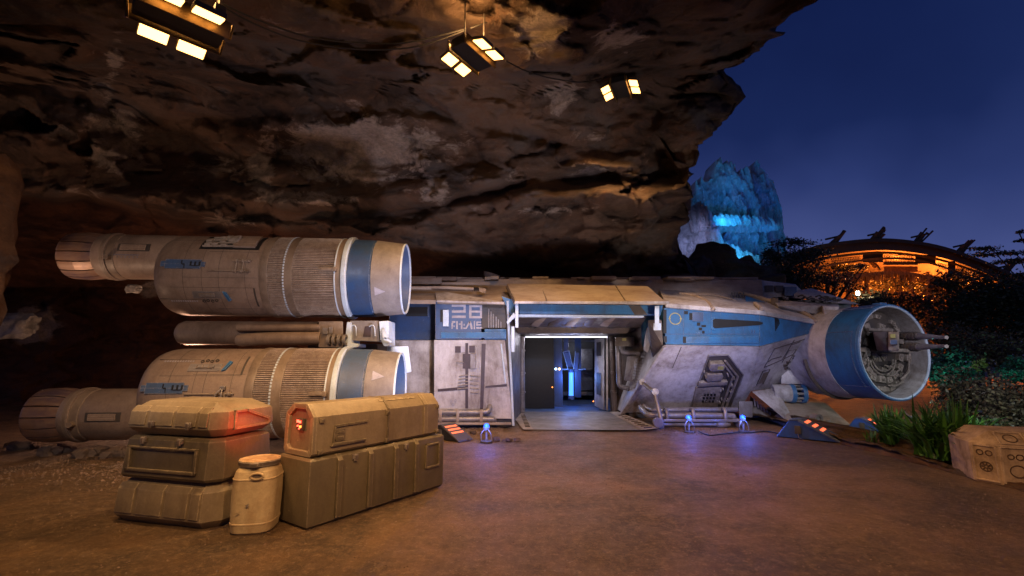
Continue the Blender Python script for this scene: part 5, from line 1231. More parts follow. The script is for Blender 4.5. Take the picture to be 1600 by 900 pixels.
m_ = MB(); m_.hull([P(1240, 455, 13.4), P(1268, 450, 13.4), P(1335, 474, 12.6), P(1345, 476, 11.8), P(1310, 474, 12), P(1240, 465, 13.2)], 0.02); part(m_, 'pod_fairing', M['white'])
# roof antenna drum
m_ = MB(); a_ = P(768, 430, 13.5); m_.lathe(a_, (0.3, -0.1, 1), [(-0.08, 0.01), (-0.08, 0.22), (0.05, 0.26), (0.06, 0.01)], 32); m_.cyl(a_ - Vector((0, 0, 0.3)), a_, 0.05); part(m_, 'antenna', M['steel'])
m_ = MB()
m_.hull([P(642, 436, 12.6), P(690, 434, 12.6), P(690, 444, 12.6), P(642, 444, 12.6), P(642, 436, 13.2), P(690, 434, 13.2), P(690, 444, 13.2)], .02); m_.hull([P(x, y, Y_) for x in (690, 765) for y in (441, 445) for Y_ in (12.0, 12.5)], .01)
m_.tube([P(640, 450, 11.5), P(700, 450, 11.4), P(740, 452, 11.4)], 0.05, 8, smooth=False); m_.hull([P(748, 449, 11.3), P(760, 451, 11.3), P(758, 458, 11.2), P(749, 456, 11.2), P(748, 449, 11.5), P(760, 451, 11.5)], .01)
part(m_, 'roof_housing', M['roofpaint'])
# warm point light inside the alcove
light('POINT', P(900, 540, 12.0), None, 7, (1.0, 0.8, 0.65), shadow_soft_size=0.1)
# ================================================================== CRATES
def basis(a_, b_):
    u = (b_ - a_); u.z = 0; u.normalize(); return u, Vector((-u.y, u.x, 0))
def LB(loc, rz):   # local builder: build in local coords
    return MB()
def lpart(mb, name, mat, parent, label=None, sharp=0.3):
    o = mb.build(name, mat, None, sharp=sharp); o.parent = parent
    if label: o['label'] = label
    return o
A_ = G(177, 802, 0.08); E_ = G(311, 817, 0.08)
u, v = basis(A_, E_); rzL = math.atan2(u.y, u.x)
LL = (E_ - A_).length; cch = 0.05
while project(E_ + (u + v) * cch)[0] < 346: cch += 0.005
Dp = 0.70
def oct_crate(name, label, z0, h, off, mat, topin=0.085, rightslope=0.0, redside=False, Dp=Dp, L=LL, c=cch):
    t = thing(name, label, 'crate', (A_.x + u.x * off, A_.y + u.y * off, z0), rzL, 'stacked storage crates')
    def ring(z, i, rs=0.0):
        return [Vector((i, i, z)), Vector((L - i * .4, i, z)), Vector((L + c - i - rs, c + i * .4, z)), Vector((L + c - i - rs, Dp - i, z)), Vector((i, Dp - i, z))]
    m_ = MB(); m_.hull(ring(0, 0.07) + ring(0.075, 0.0) + ring(h - 0.09, 0.012) + ring(h, topin, rightslope), 0.012)
    body = lpart(m_, 'body', mat, t)
    # raised pads separated by grooves on the front
    n_ = 4; xs = [0.02, L * 0.22, L * 0.27, L * 0.56, L * 0.60, L * 0.85, L * 0.88, L * 0.985]
    for k in range(4):
        x0_, x1_ = xs[2 * k], xs[2 * k + 1]
        m_ = MB(); m_.hull([Vector((x, y, z)) for x in (x0_, x1_) for (y, z) in ((-0.014, 0.10), (0.02, 0.10), (0.0, h - 0.10), (0.03, h - 0.1), (topin * .55 - 0.01, h - 0.045), (topin * .7, h - 0.05))], 0.006)
        lpart(m_, 'raised_pad', mat, body)
    return t, body
def latches(body, xs, y, z):
    for x in xs:
        m_ = MB(); m_.box((x, y, z), (0.07, 0.022, 0.05), bev=0.005); m_.box((x, y - 0.012, z - 0.012), (0.035, 0.016, 0.06), bev=0.004); lpart(m_, 'latch', M['brown'], body)
B1, b1 = oct_crate('storage_crate', 'pale tan crate with grooved front at the bottom of the left stack', 0.0, 0.42, 0.0, M['sand'])
# middle crate: plain with a recessed panel
t = thing('storage_crate', 'olive crate with a recessed panel in the middle of the left stack', 'crate', (A_.x + u.x * 0.03, A_.y + u.y * 0.03, 0.425), rzL, 'stacked storage crates')
L = LL - 0.02; h = 0.40; c = cch * 0.85
def ring2(z, i): return [Vector((i, i, z)), Vector((L - i * .4, i, z)), Vector((L + c - i, c + i * .4, z)), Vector((L + c - i, Dp - i, z)), Vector((i, Dp - i, z))]
m_ = MB(); m_.hull(ring2(0, 0.02) + ring2(0.03, 0.0) + ring2(h - 0.03, 0.02) + ring2(h, 0.05), 0.008); body = lpart(m_, 'body', M['olive'], t)
m_ = MB(); x0_, x1_, z0_, z1_ = 0.06, L - 0.10, 0.07, 0.31
for (p, q_) in (((x0_, z0_), (x1_, z0_ + 0.03)), ((x0_, z1_ - 0.02), (x1_, z1_)), ((x0_, z0_), (x0_ + 0.05, z1_)), ((x1_ - 0.03, z0_), (x1_, z1_))):
    m_.hull([Vector((x, y, z)) for x in (p[0], q_[0]) for z in (p[1], q_[1]) for y in (0.01, -0.02)], 0.008)
lpart(m_, 'panel_frame', M['olive'], body)
B3, b3 = oct_crate('storage_crate', 'tan crate with grooved front and red lit end on top of the left stack', 0.84, 0.33, 0.05, M['sand'], 0.11, 0.10, L=LL - 0.05, c=cch * 0.9)
m_ = MB(); L3 = LL - 0.05 + cch * 0.9
pts = [(0.16, 0.06), (Dp - 0.12, 0.06), (Dp - 0.14, 0.11), (cch + 0.10, 0.23), (cch + 0.06, 0.23)]
for a_, b_ in zip(pts, pts[1:] + pts[:1]): pass
fr = [(cch + 0.06, 0.07), (Dp - 0.06, 0.07), (Dp - 0.06, 0.12), (cch + 0.2, 0.235), (cch + 0.06, 0.235)]
for (a_, b_) in zip(fr, fr[1:] + fr[:1]):
    m_.hull([Vector((L3 + o, a_[0] + dy, a_[1] + dz)) for o in (-0.03, 0.012) for dy in (-0.01, 0.01) for dz in (-0.01, 0.01)] + [Vector((L3 + o, b_[0] + dy, b_[1] + dz)) for o in (-0.03, 0.012) for dy in (-0.01, 0.01) for dz in (-0.01, 0.01)])
lpart(m_, 'end_frame', M['sand'], b3)
latches(body, (0.25, LL - 0.35), -0.005, 0.375)
latches(b3, (0.34, LL - 0.26), -0.03, 0.12)
# right stack
N_ = G(478, 831); F_ = G(692, 760); W_ = G(437, 811)
u2, v2 = basis(N_, F_); rzR = math.atan2(u2.y, u2.x); L = (F_ - N_).length; D = 0.56
t = thing('storage_crate', 'long dark olive crate with vertical ribs under the octagonal crate', 'crate', (N_.x, N_.y, 0), rzR, 'stacked storage crates')
h = 0.64
m_ = MB(); m_.hull([Vector((x, y, z)) for (i, z) in ((0.03, 0), (0, 0.03), (0, h - 0.02), (0.02, h)) for x in (i, L - i) for y in (i, D - i)], 0.01); body = lpart(m_, 'body', M['olive'], t)
for k, f_ in enumerate((0.17, 0.375, 0.565, 0.735)):
    m_ = MB(); m_.hull([Vector((L * f_ + dx, y, z)) for dx in (-0.028, 0.028) for (y, z) in ((-0.035, 0.05), (0.01, 0.05), (-0.035, h - 0.05), (0.02, h + 0.006), (0.05, h + 0.006))], 0.006); lpart(m_, 'rib', M['olive'], body)
m_ = MB(); x0_, x1_, z0_, z1_ = L * 0.82, L * 0.955, 0.27, 0.56
for (p, q_) in (((x0_, z0_), (x1_, z0_ + 0.025)), ((x0_, z1_ - 0.02), (x1_, z1_)), ((x0_, z0_), (x0_ + 0.035, z1_)), ((x1_ - 0.025, z0_), (x1_, z1_))):
    m_.hull([Vector((x, y, z)) for x in (p[0], q_[0]) for z in (p[1], q_[1]) for y in (0.01, -0.022)], 0.006)
lpart(m_, 'panel_frame', M['olive'], body)
latches(body, (L * 0.27, L * 0.65), -0.006, h - 0.05)
# octagonal crate
t = thing('storage_crate', 'long tan octagonal crate with a glowing red panel on its near end', 'crate', (N_.x + u2.x * 0.06 + v2.x * 0.03, N_.y + u2.y * 0.06 + v2.y * 0.03, 0.65), rzR, 'stacked storage crates')
L8 = L - 0.14; D8 = 0.50
octo = [(0.03, 0.0), (0.0, 0.03), (0.0, 0.38), (0.12, 0.50), (0.36, 0.50), (0.49, 0.40), (0.5, 0.05), (0.46, 0.0)]
m_ = MB(); m_.hull([Vector((x, y, z)) for x in (0, L8) for (y, z) in octo], 0.008); body = lpart(m_, 'body', M['sand'], t)
m_ = MB(); 
for (p, q_) in zip(octo, octo[1:] + octo[:1]):
    inn = lambda s_: (0.25 + (s_[0] - 0.25) * 0.78, 0.25 + (s_[1] - 0.25) * 0.80)
    a2, b2 = inn(p), inn(q_)
    m_.hull([Vector((x, *s_)) for x in (-0.035, 0.005) for s_ in (p, q_, a2, b2)], 0.003)
lpart(m_, 'end_frame', M['sand'], body)
m_ = MB(); m_.hull([Vector((x, y, z)) for x in (-0.03, 0.0) for y in (0.19, 0.30) for z in (0.24, 0.35)], 0.004); cp = lpart(m_, 'control_panel', M['dark'], body)
for (y, z, s_, col) in ((0.275, 0.325, 0.016, 'r'), (0.235, 0.32, 0.014, 'r'), (0.27, 0.28, 0.010, 'r'), (0.225, 0.275, 0.012, 'o'), (0.245, 0.255, 0.008, 'r')):
    m_ = MB(); m_.hull([Vector((x, y + a_, z + b_)) for x in (-0.038, -0.028) for a_ in (-s_, s_) for b_ in (-s_ * .8, s_ * .8)], 0.002); lpart(m_, 'indicator', M['redlamp'] if col == 'r' else emit('amber_lamp', (1, .35, .05), 4), cp)
for f_, w_ in ((0.52, 0.012), (0.865, 0.03)):
    m_ = MB()
    for (p, q_) in zip(octo[1:5], octo[2:6]):
        m_.hull([Vector((L8 * f_ + dx, s_[0] + oy, s_[1] + oz)) for dx in (-w_, w_) for s_ in (p, q_) for oy, oz in ((-0.01, 0.006), (0.02, -0.02))], 0.003)
    lpart(m_, 'seam_band', M['olive'] if f_ < 0.6 else M['sand'], body)
for (x, z) in ((0.03, 0.04), (0.03, 0.34), (L8 * 0.50, 0.04), (L8 * 0.50, 0.34), (L8 - 0.05, 0.34), (L8 - 0.05, 0.04)):
    m_ = MB(); m_.box((x + 0.02, -0.008, z), (0.05, 0.02, 0.045), bev=0.006); m_.lathe((x + 0.02, -0.016, z), (0, -1, 0), [(0, 0.014), (0.006, 0.012), (0.007, 0.001)], 10); lpart(m_, 'corner_bracket', M['olive'], body)
m_ = MB(); m_.hull([Vector((x, y, z)) for y in (-0.018, 0.002) for (x, z) in ((0.20, 0.28), (0.60, 0.29), (0.60, 0.27), (0.20, 0.26))]); m_.hull([Vector((x, y, z)) for y in (-0.03, 0.002) for (x, z) in ((0.16, 0.08), (0.58, 0.08), (0.58, 0.10), (0.19, 0.11))], 0.004); m_.hull([Vector((x, y, z)) for y in (-0.018, 0.002) for (x, z) in ((0.18, 0.10), (0.20, 0.28), (0.215, 0.28), (0.20, 0.10))]); lpart(m_, 'side_recess', M['olive'], body)
m_ = MB(); m_.box((0.27, -0.006, 0.18), (0.11, 0.014, 0.12), bev=0.005)
for k in range(2): m_.box((0.27, -0.014, 0.15 + 0.055 * k), (0.07, 0.01, 0.025), bev=0.003)
lpart(m_, 'catch_plate', M['olive'], body)
m_ = MB(); m_.hull([Vector((x, y, z)) for x in (L8 * .48, L8 * .8) for (y, z) in ((0.08, 0.468), (0.10, 0.488), (0.11, 0.475))]); lpart(m_, 'lid_ridge', M['sand'], body)
rp_ = Vector((t.location.x, t.location.y, 0.65)) + u2 * -0.26 + v2 * 0.40 + Vector((0, 0, 0.32))
light('POINT', rp_, None, 2.0, (1.0, 0.06, 0.02), shadow_soft_size=0.03)
light('SPOT', rp_, (-3.0, 5.0, 0.95), 9, (1.0, 0.05, 0.02), spot_size=R(95), spot_blend=0.6, shadow_soft_size=0.03)

# cable clump between the stacks
m_ = MB(); random.seed(3)
c0 = G(430, 770); c0 = Vector((-2.32, 5.2, 0.0))
for k in range(6):
    m_.tube([c0 + Vector((random.uniform(-.15, .1), random.uniform(-.1, .3), z)) for z in (0.0, 0.3, 0.55, 0.72, 0.95)], 0.018, 6)
for k in range(6): m_.box(c0 + Vector((random.uniform(-.1, .12), random.uniform(-.1, .2), random.uniform(0.4, 0.95))), (0.1, 0.08, 0.09), rz=random.random(), bev=0.01)
o = m_.build('cable_bundle', M['dark'], None, rel=(c0.x, c0.y, 0)); tag(o, 'dark tangle of cables standing between the two crate stacks', 'cable')

# barrel
bc = G(398, 826)
t = thing('barrel', 'small cream plastic barrel with a rusty clamped lid in front of the crates', 'barrel', (bc.x, bc.y, 0), R(8))
def sq(r): return lambda a: r * (1 + 0.07 * math.cos(4 * a) * -1)
m_ = MB(); prof = [(0.0, 0.175), (0.02, 0.195), (0.085, 0.205), (0.09, 0.209), (0.10, 0.209), (0.105, 0.205), (0.30, 0.211), (0.475, 0.209), (0.48, 0.212), (0.488, 0.212), (0.492, 0.207), (0.55, 0.19), (0.585, 0.16), (0.60, 0.155), (0.625, 0.155)]
m_.lathe((0, 0, 0), (0, 0, 1), [(z, sq(r)) for z, r in prof], 64); m_.bm.faces.new([v_ for v_ in m_.bm.verts[:]][:64]) if False else None
body = lpart(m_, 'body', M['cream'], t)
m_ = MB(); m_.lathe((0, 0, 0), (0, 0, 1), [(0.592, 0.14), (0.595, 0.182), (0.632, 0.186), (0.638, 0.18), (0.638, 0.14)], 48); m_.box((0.02, -0.19, 0.615), (0.07, 0.03, 0.035), bev=0.006); lpart(m_, 'clamp_ring', M['brown'], t)
m_ = MB(); m_.lathe((0, 0, 0), (0, 0, 1), [(0.632, 0.185), (0.643, 0.184), (0.648, 0.165), (0.640, 0.155), (0.640, 0.09), (0.646, 0.085), (0.646, 0.001)], 12); lpart(m_, 'lid', M['lid'], t)
m_ = MB(); hc = Vector((0.055, -0.203, 0.52))
m_.tube([hc + Vector((0.055 * math.cos(a_) * (1.0), -0.004, 0.026 * math.sin(a_))) for a_ in np.linspace(0, 2 * PI, 25)], 0.011, 8, smooth=False); lpart(m_, 'handle', M['cream'], t)
m_ = MB(); m_.box(hc + Vector((0, 0.008, 0)), (0.08, 0.012, 0.03), bev=0.004); lpart(m_, 'handle_recess', M['brown'], t)
m_ = MB(); m_.hull([Vector((x, -0.217, z)) for x, z in ((-0.02, 0.27), (0.012, 0.29), (0.005, 0.25))] + [Vector((-0.01, -0.2, 0.27))]); m_.hull([Vector((x, -0.216, z)) for x, z in ((-0.11, 0.20), (-0.06, 0.215), (-0.08, 0.205))] + [Vector((-0.08, -0.2, 0.205))]); lpart(m_, 'stain', M['brown'], t)

# ================================================================== HANGING LAMPS
def hang_lamp(label, px, py, Y_, rz, scale=1.0, watt=420, tilt=(0, 0)):
    c = P(px, py, Y_); t = thing('hanging_lamp', label, 'lamp', c, rz, 'hanging work lamps under the rock'); t.scale = (scale,) * 3
    t.rotation_euler = (tilt[0], tilt[1], rz)
    m_ = MB(); m_.hull([Vector((x, y, z)) for (x, z) in ((-0.17, 0.0), (0.17, 0.0), (0.13, 0.16), (-0.13, 0.16)) for y in (-0.36, 0.36)], 0.02); hs = lpart(m_, 'housing', M['black'], t)
    for sx_ in (-1, 1):
        m_ = MB(); m_.hull([Vector((sx_ * x, y, z)) for (x, z) in ((0.17, -0.05), (0.185, -0.05), (0.205, 0.12), (0.19, 0.12)) for y in (-0.38, 0.38)], 0.006); lpart(m_, 'side_rail', M['brass'], t)
        for k in (-1, 1): 
            m_ = MB(); m_.tube([Vector((sx_ * 0.175, k * 0.38, -0.05)), Vector((sx_ * 0.16, k * 0.40, 0.12))], 0.014, 6, smooth=False); lpart(m_, 'rail_end', M['brass'], t)
        for sy_ in (-1, 1):
            cx_ = sx_ * 0.335; cy_ = sy_ * 0.16
            m_ = MB(); m_.box((cx_, cy_, 0.035), (0.22, 0.26, 0.05), ry=sx_ * 0.30, bev=0.008); hd = lpart(m_, 'lamp_head', M['dark'], t)
            m_ = MB(); m_.box((cx_ + sx_ * -0.008, cy_, 0.004), (0.19, 0.235, 0.02), ry=sx_ * 0.30, bev=0.004); lpart(m_, 'lamp_glass', M['lampglass'], hd)
            m_ = MB(); m_.tube([Vector((sx_ * 0.2, cy_, 0.05)), Vector((sx_ * 0.26, cy_, 0.05))], 0.02, 6, smooth=False); lpart(m_, 'hinge', M['brass'], hd)
    m_ = MB(); m_.tube([Vector((0, 0.30, 0.15)), Vector((0, 0.30, 0.30))], 0.03, 8, smooth=False); m_.box((0, 0.30, 0.32), (0.14, 0.10, 0.09), bev=0.01); m_.tube([Vector((0, 0.3, 0.36)), Vector((0, 0.3, 1.0))], 0.015, 6, smooth=False); m_.tube([Vector((0, -0.2, 0.15)), Vector((0, -0.2, 1.2))], 0.012, 6, smooth=False); lpart(m_, 'hanger', M['dark'], t)
    cw = Vector(c)
    light('SPOT', cw + Vector((0, 0, -0.12)), cw + Vector((0, 0.4, -3)), watt, WARM, spot_size=R(118), spot_blend=0.8, shadow_soft_size=0.22)
    light('POINT', cw + Vector((0.0, 0.1, 0.62)), None, watt * 0.085, (1.0, 0.50, 0.16), shadow_soft_size=0.2)
    return t
h1 = hang_lamp('nearest and largest lamp, cut by the top edge of the picture', 282, 38, 4.2, R(-44), 1.05, 760)
h2 = hang_lamp('middle lamp with four glowing heads, between the nearest lamp and the smallest one', 738, 90, 6.6, R(-34), 0.98, 1200)
h3 = hang_lamp('smallest farthest lamp with four glowing heads, nearest to the edge of the rock', 970, 141, 9.6, R(-24), 0.95, 900)
def cable(label, pts, r=0.012):
    m_ = MB(); m_.tube(pts, r, 6); o = m_.build('power_cable', M['black'], None, rel=tuple(pts[0])); return tag(o, label, 'cable', 'cables between the hanging lamps')
cable('upper sagging black cable between the nearest and the middle lamp', [P(340, 2, 4.6), P(400, 30, 5.2), P(480, 57, 5.8), P(560, 67, 6.3), P(640, 66, 6.6), P(728, 45, 6.9)])
cable('lower sagging black cable between the nearest and the middle lamp', [P(345, 8, 4.5), P(395, 36, 5.1), P(470, 64, 5.8), P(560, 77, 6.3), P(650, 73, 6.6), P(728, 47, 6.9)])
cable('black cable rising from the middle lamp to the rock above', [P(735, 44, 6.9), P(770, 30, 7.0), P(805, 3, 7.1), P(830, -30, 7.2)])
cable('black cable sagging from the middle lamp to the farthest lamp', [P(790, 95, 7.0), P(825, 112, 7.8), P(870, 124, 8.6), P(920, 128, 9.3), P(962, 112, 9.8)])

# ================================================================== BEACONS AND WEDGE LIGHTS
def beacon(label, px, py, pz):
    g_ = G(px, py); zt_ = P(px, pz, g_.y).z
    t = thing('beacon_light', label, 'beacon', (g_.x, g_.y, 0), 0, 'small blue beacons in front of the ship')
    m_ = MB(); m_.lathe((0, 0, 0), (0, 0, 1), [(0, .12), (0.025, .12), (0.035, .09), (0.04, .001)], 24); lpart(m_, 'base', M['dark'], t)
    m_ = MB(); m_.cyl((0, 0, 0.03), (0, 0, zt_ - 0.06), 0.022); m_.cyl((0, 0, zt_ - 0.10), (0, 0, zt_ - 0.05), 0.06, 0.07)
    m_.tube([(-0.09, -0.03, 0.02), (-0.10, -0.05, 0.16), (-0.03, -0.03, zt_ - 0.09)], 0.010, 6); m_.tube([(0.10, -0.02, 0.02), (0.09, -0.05, 0.15), (0.03, -0.03, zt_ - 0.09)], 0.010, 6); lpart(m_, 'stand', M['steel'], t)
    m_ = MB(); m_.lathe((0, 0, zt_ - 0.05), (0, 0, 1), [(0, .045), (0.01, .052), (0.035, .048), (0.06, .03), (0.07, .001)], 20); lpart(m_, 'dome', M['blueglow'], t)
    light('POINT', (g_.x, g_.y - 0.14, zt_ + 0.03), None, 24, (0.06, 0.16, 1.0), shadow_soft_size=0.05)
beacon('blue beacon left of the boarding ramp, before the striped wedge', 760, 691, 663)
beacon('blue beacon under the open hatch, just right of the boarding ramp', 1077, 676, 650)
beacon('blue beacon under the ship nose, rightmost of the three', 1162, 675, 650)
cable_pts = [G(1092, 674, .02), G(1108, 680, .02), G(1130, 678, .02), G(1150, 676, .02), G(1172, 676, .02), G(1200, 674, .02), G(1225, 680, .02)]
m_ = MB(); m_.tube(cable_pts, 0.014, 6); o = m_.build('ground_cable', M['black'], None, rel=tuple(cable_pts[0])); tag(o, 'black cable lying on the ground between the right hand beacons', 'cable')
def wedge(label, px, py, rz, s, side):
    g_ = G(px, py); t = thing('wheel_chock', label, 'chock', (g_.x, g_.y, 0), rz, 'striped wedge blocks round the ship')
    t.scale = (s, s, s)
    prof = [(0, 0), (0.26, 0.36), (0.46, 0.375), (1.12, 0.03), (1.14, 0.0)]
    m_ = MB(); m_.prism([Vector((x, 0, z)) for x, z in prof], (0, 0.5, 0), 0.012); b_ = lpart(m_, 'body', M[side], t)
    m_ = MB(); m_.hull([Vector((x, y, z)) for y in (-0.03, 0.53) for (x, z) in ((0.44, 0.36), (0.46, 0.395), (1.15, 0.035), (1.16, 0.0), (1.13, 0.0))], 0.006); m_.hull([Vector((x, y, z)) for y in (-0.02, 0.52) for (x, z) in ((0.25, 0.36), (0.46, 0.385), (0.46, 0.395), (0.25, 0.37))], 0.004); sl_ = lpart(m_, 'top_plate', M['slateblue'] if side != 'black' else M['dark'], t)
    for k in range(3):
        f_ = 0.12 + 0.19 * k; m_ = MB()
        def q_(f, y, o): return Vector((0.46 + 0.69 * f + o * 0.46, y, 0.395 - 0.36 * f + o * 0.88))
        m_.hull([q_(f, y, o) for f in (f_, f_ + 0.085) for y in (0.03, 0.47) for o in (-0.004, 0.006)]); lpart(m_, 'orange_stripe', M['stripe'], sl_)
    m_ = MB(); m_.box((0.42, -0.008, 0.18), (0.12, 0.02, 0.17), bev=0.01); m_.tube([(0.42, -0.02, 0.1), (0.44, -0.07, 0.03), (0.5, -0.1, 0.01)], 0.012, 6); lpart(m_, 'side_box', M['dark'], b_)
M['chockblue'] = painted('chock_beacon_lit_paint', (0.025, 0.09, 0.36), (0.03, 0.03, 0.06), 0.45, 0.6, 3)  # blue body colour brightened to carry the beacon light
wedge('dark wedge with three orange stripes leaning beside the octagonal crate', 672, 684, R(-38), 0.72, 'black')
wedge('blue wedge with three orange stripes in front of the nose landing gear', 1213, 682, R(-42), 0.95, 'chockblue')
wedge('blue wedge with three orange stripes half hidden behind the small leafy plant', 1320, 673, R(-46), 0.78, 'chockblue')

# ================================================================== CARVED STONE CONTAINER
sc0 = G(1557, 764); ctr = P(1580, 718, sc0.y + 0.42); hx, hy, hz_ = 0.52, 0.50, 0.40
t = thing('stone_container', 'carved pale rock casket with slanted edges and round medallions', 'carved stone', (ctr.x, ctr.y, 0), R(-24))
zc = ctr.z
i_ = 0.60
pts = [Vector((a * hx * sx_, b * hy * sy_, zc + c_ * hz_ * sz_)) for (a, b, c_) in ((1, i_, i_), (i_, 1, i_), (i_, i_, 1)) for sx_ in (-1, 1) for sy_ in (-1, 1) for sz_ in (-1, 1)]
m_ = MB(); m_.hull(pts, 0.012); bmesh.ops.triangulate(m_.bm, faces=m_.bm.faces); bmesh.ops.subdivide_edges(m_.bm, edges=m_.bm.edges, cuts=2)
for v_ in m_.bm.verts: v_.co += 0.006 * Vector((noise.noise(v_.co * 9), noise.noise(v_.co * 9 + Vector((5, 0, 0))), noise.noise(v_.co * 9 + Vector((0, 5, 0)))))
body = lpart(m_, 'body', M['stone'], t, sharp=0.4)
def carve(o_, ux, uz, w_, h_, circles, nm='carved_panel'):
    n_ = ux.cross(uz).normalized()
    if n_.dot(o_ - Vector((0, 0, zc))) < 0: n_ = -n_
    mb = MB()
    for (x0_, z0_, x1_, z1_) in ((-1, -1, 1, -1), (-1, 1, 1, 1), (-1, -1, -1, 1), (1, -1, 1, 1)):
        mb.tube([o_ + ux * w_ * x0_ + uz * h_ * z0_ + n_ * 0.004, o_ + ux * w_ * x1_ + uz * h_ * z1_ + n_ * 0.004], 0.012, 5, smooth=False)
    lpart(mb, 'panel_moulding', M['stone'], body)
    for (cx_, cz_, r_, kind) in circles:
        c_ = o_ + ux * cx_ * w_ + uz * cz_ * h_
        mb = MB(); mb.tube([c_ + ux * r_ * math.cos(a_) + uz * r_ * 0.95 * math.sin(a_) + n_ * 0.003 for a_ in np.linspace(0, 2 * PI, 21)], 0.007, 5, smooth=False)
        if kind: 
            for k in range(7): a_ = 2 * PI * k / 7; mb.tube([c_ + n_ * 0.003 + (ux * math.cos(a_) + uz * math.sin(a_)) * r_ * .25, c_ + n_ * 0.003 + (ux * math.cos(a_) + uz * math.sin(a_)) * r_ * .8], 0.009, 5, smooth=False)
        lpart(mb, 'medallion', M['stonedark'] if kind else M['stonedark'], body)
fy = -hy
ux, uz = Vector((1, 0, 0)), Vector((0, 0, 1))
cf = Vector((0, fy, zc))
carve(cf + Vector((-hx * .3, 0, 0)), ux, uz, hx * .27, hz_ * .54, [(-0.35, 0.5, 0.03, 0), (0.25, 0.5, 0.035, 0), (0, -0.3, 0.075, 0)])
carve(cf + Vector((hx * .3, 0, 0)), ux, uz, hx * .27, hz_ * .54, [(-0.35, 0.45, 0.035, 0), (0.25, 0.45, 0.035, 0), (0, -0.3, 0.07, 1)])
tz = Vector((0, hy * 0.4, hz_ * 0.4)).normalized(); ct = Vector((0, -hy * 0.8, zc + hz_ * 0.8))
hh = Vector((0, hy * 0.4, hz_ * 0.4)).length / 2
carve(ct + Vector((-hx * .28, 0, 0)), ux, tz, hx * .25, hh * .75, [(0, 0, 0.065, 0)]); carve(ct + Vector((hx * .28, 0, 0)), ux, tz, hx * .25, hh * .75, [(-0.2, .3, 0.035, 0), (.1, -.3, 0.035, 0)])
sl_ = Vector((-hx * 0.4, hy * 0.4, 0)).normalized(); cs = Vector((-hx * 0.8, -hy * 0.8, zc)); ww = Vector((hx * .4, hy * .4, 0)).length / 2
carve(cs, sl_, uz, ww * .78, hz_ * .54, [(-0.4, 0.6, 0.032, 0), (0.4, 0.6, 0.032, 0), (0, -0.2, 0.06, 1)])
cs2 = Vector((hx * 0.8, -hy * 0.8, zc)); sl2 = Vector((hx * 0.4, hy * 0.4, 0)).normalized()
carve(cs2, sl2, uz, ww * .78, hz_ * .54, [(-0.4, 0.6, 0.03, 0), (0.4, 0.6, 0.03, 0), (0, -0.1, 0.07, 0)])
# ================================================================== PLANTS
rng = np.random.default_rng(12)
def tuft(label, px, py, hgt, n, spread, seed, z0=0.12, w=0.03):
    g_ = G(px, py, z0); random.seed(seed)
    t = thing('leafy_plant', label, 'plant', (g_.x, g_.y, z0 - 0.03), 0, 'strappy green plants')
    Q = []
    for k in range(n):
        a_ = random.random() * 2 * PI; lean = random.uniform(0.08, 1.0) * spread; h_ = hgt * random.uniform(0.6, 1.05) * (1.1 - 0.25 * lean / max(spread, .01)); ww = w * random.uniform(0.6, 1.2)
        ox, oy = random.uniform(-1, 1) * spread * 0.25, random.uniform(-1, 1) * spread * 0.25
        d_ = Vector((math.cos(a_), math.sin(a_), 0)); s_ = Vector((-d_.y, d_.x, 0)); seg = 5; pr = []
        for i in range(seg + 1):
            f_ = i / seg; p = Vector((ox, oy, 0)) + d_ * lean * (f_ ** 1.6) * 0.9 + Vector((0, 0, h_ * (f_ - 0.38 * lean * f_ ** 3)))
            wd = ww * (0.7 + 0.6 * f_) * (1 - f_ ** 2.2) + 0.001
            pr.append((p - s_ * wd, p + s_ * wd))
        for i in range(seg): Q.append([pr[i][0], pr[i][1], pr[i + 1][1], pr[i + 1][0]])
    Q = [[list(p) for p in q_] for q_ in Q]
    # weld blades so each leaf is one island
    me = bpy.data.meshes.new('leaves'); V_ = []; F_ = []
    for k in range(n):
        b_ = len(V_)
        for i in range(5): V_ += [Q[k * 5 + i][0], Q[k * 5 + i][1]] if True else []
        V_ += [Q[k * 5 + 4][3], Q[k * 5 + 4][2]]
        for i in range(5): F_.append((b_ + 2 * i, b_ + 2 * i + 1, b_ + 2 * i + 3, b_ + 2 * i + 2))
    me.from_pydata(V_, [], F_); me.materials.append(M['blade'])
    for p_ in me.polygons: p_.use_smooth = True
    o = bpy.data.objects.new('leaves', me); COL.objects.link(o); o.parent = t
    m_ = MB(); m_.cyl((0, 0, -0.1), (0, 0, 0.1), 0.07, 0.05, 10); lpart(m_, 'stem', M['bark'], t)
    return t
tuft('smaller upright clump of green strap leaves beside the far wedge', 1393, 690, 0.72, 110, 0.55, 1)
tuft('large lush clump of bright green strap leaves left of the carved stone', 1478, 712, 0.95, 300, 1.1, 2, w=0.028)
tuft('low sparse green clump partly behind the carved stone', 1530, 700, 0.55, 40, 0.5, 3)
tuft('thin low grassy clump on the kerb between wedge and small plant', 1362, 690, 0.30, 26, 0.28, 4, w=0.012)

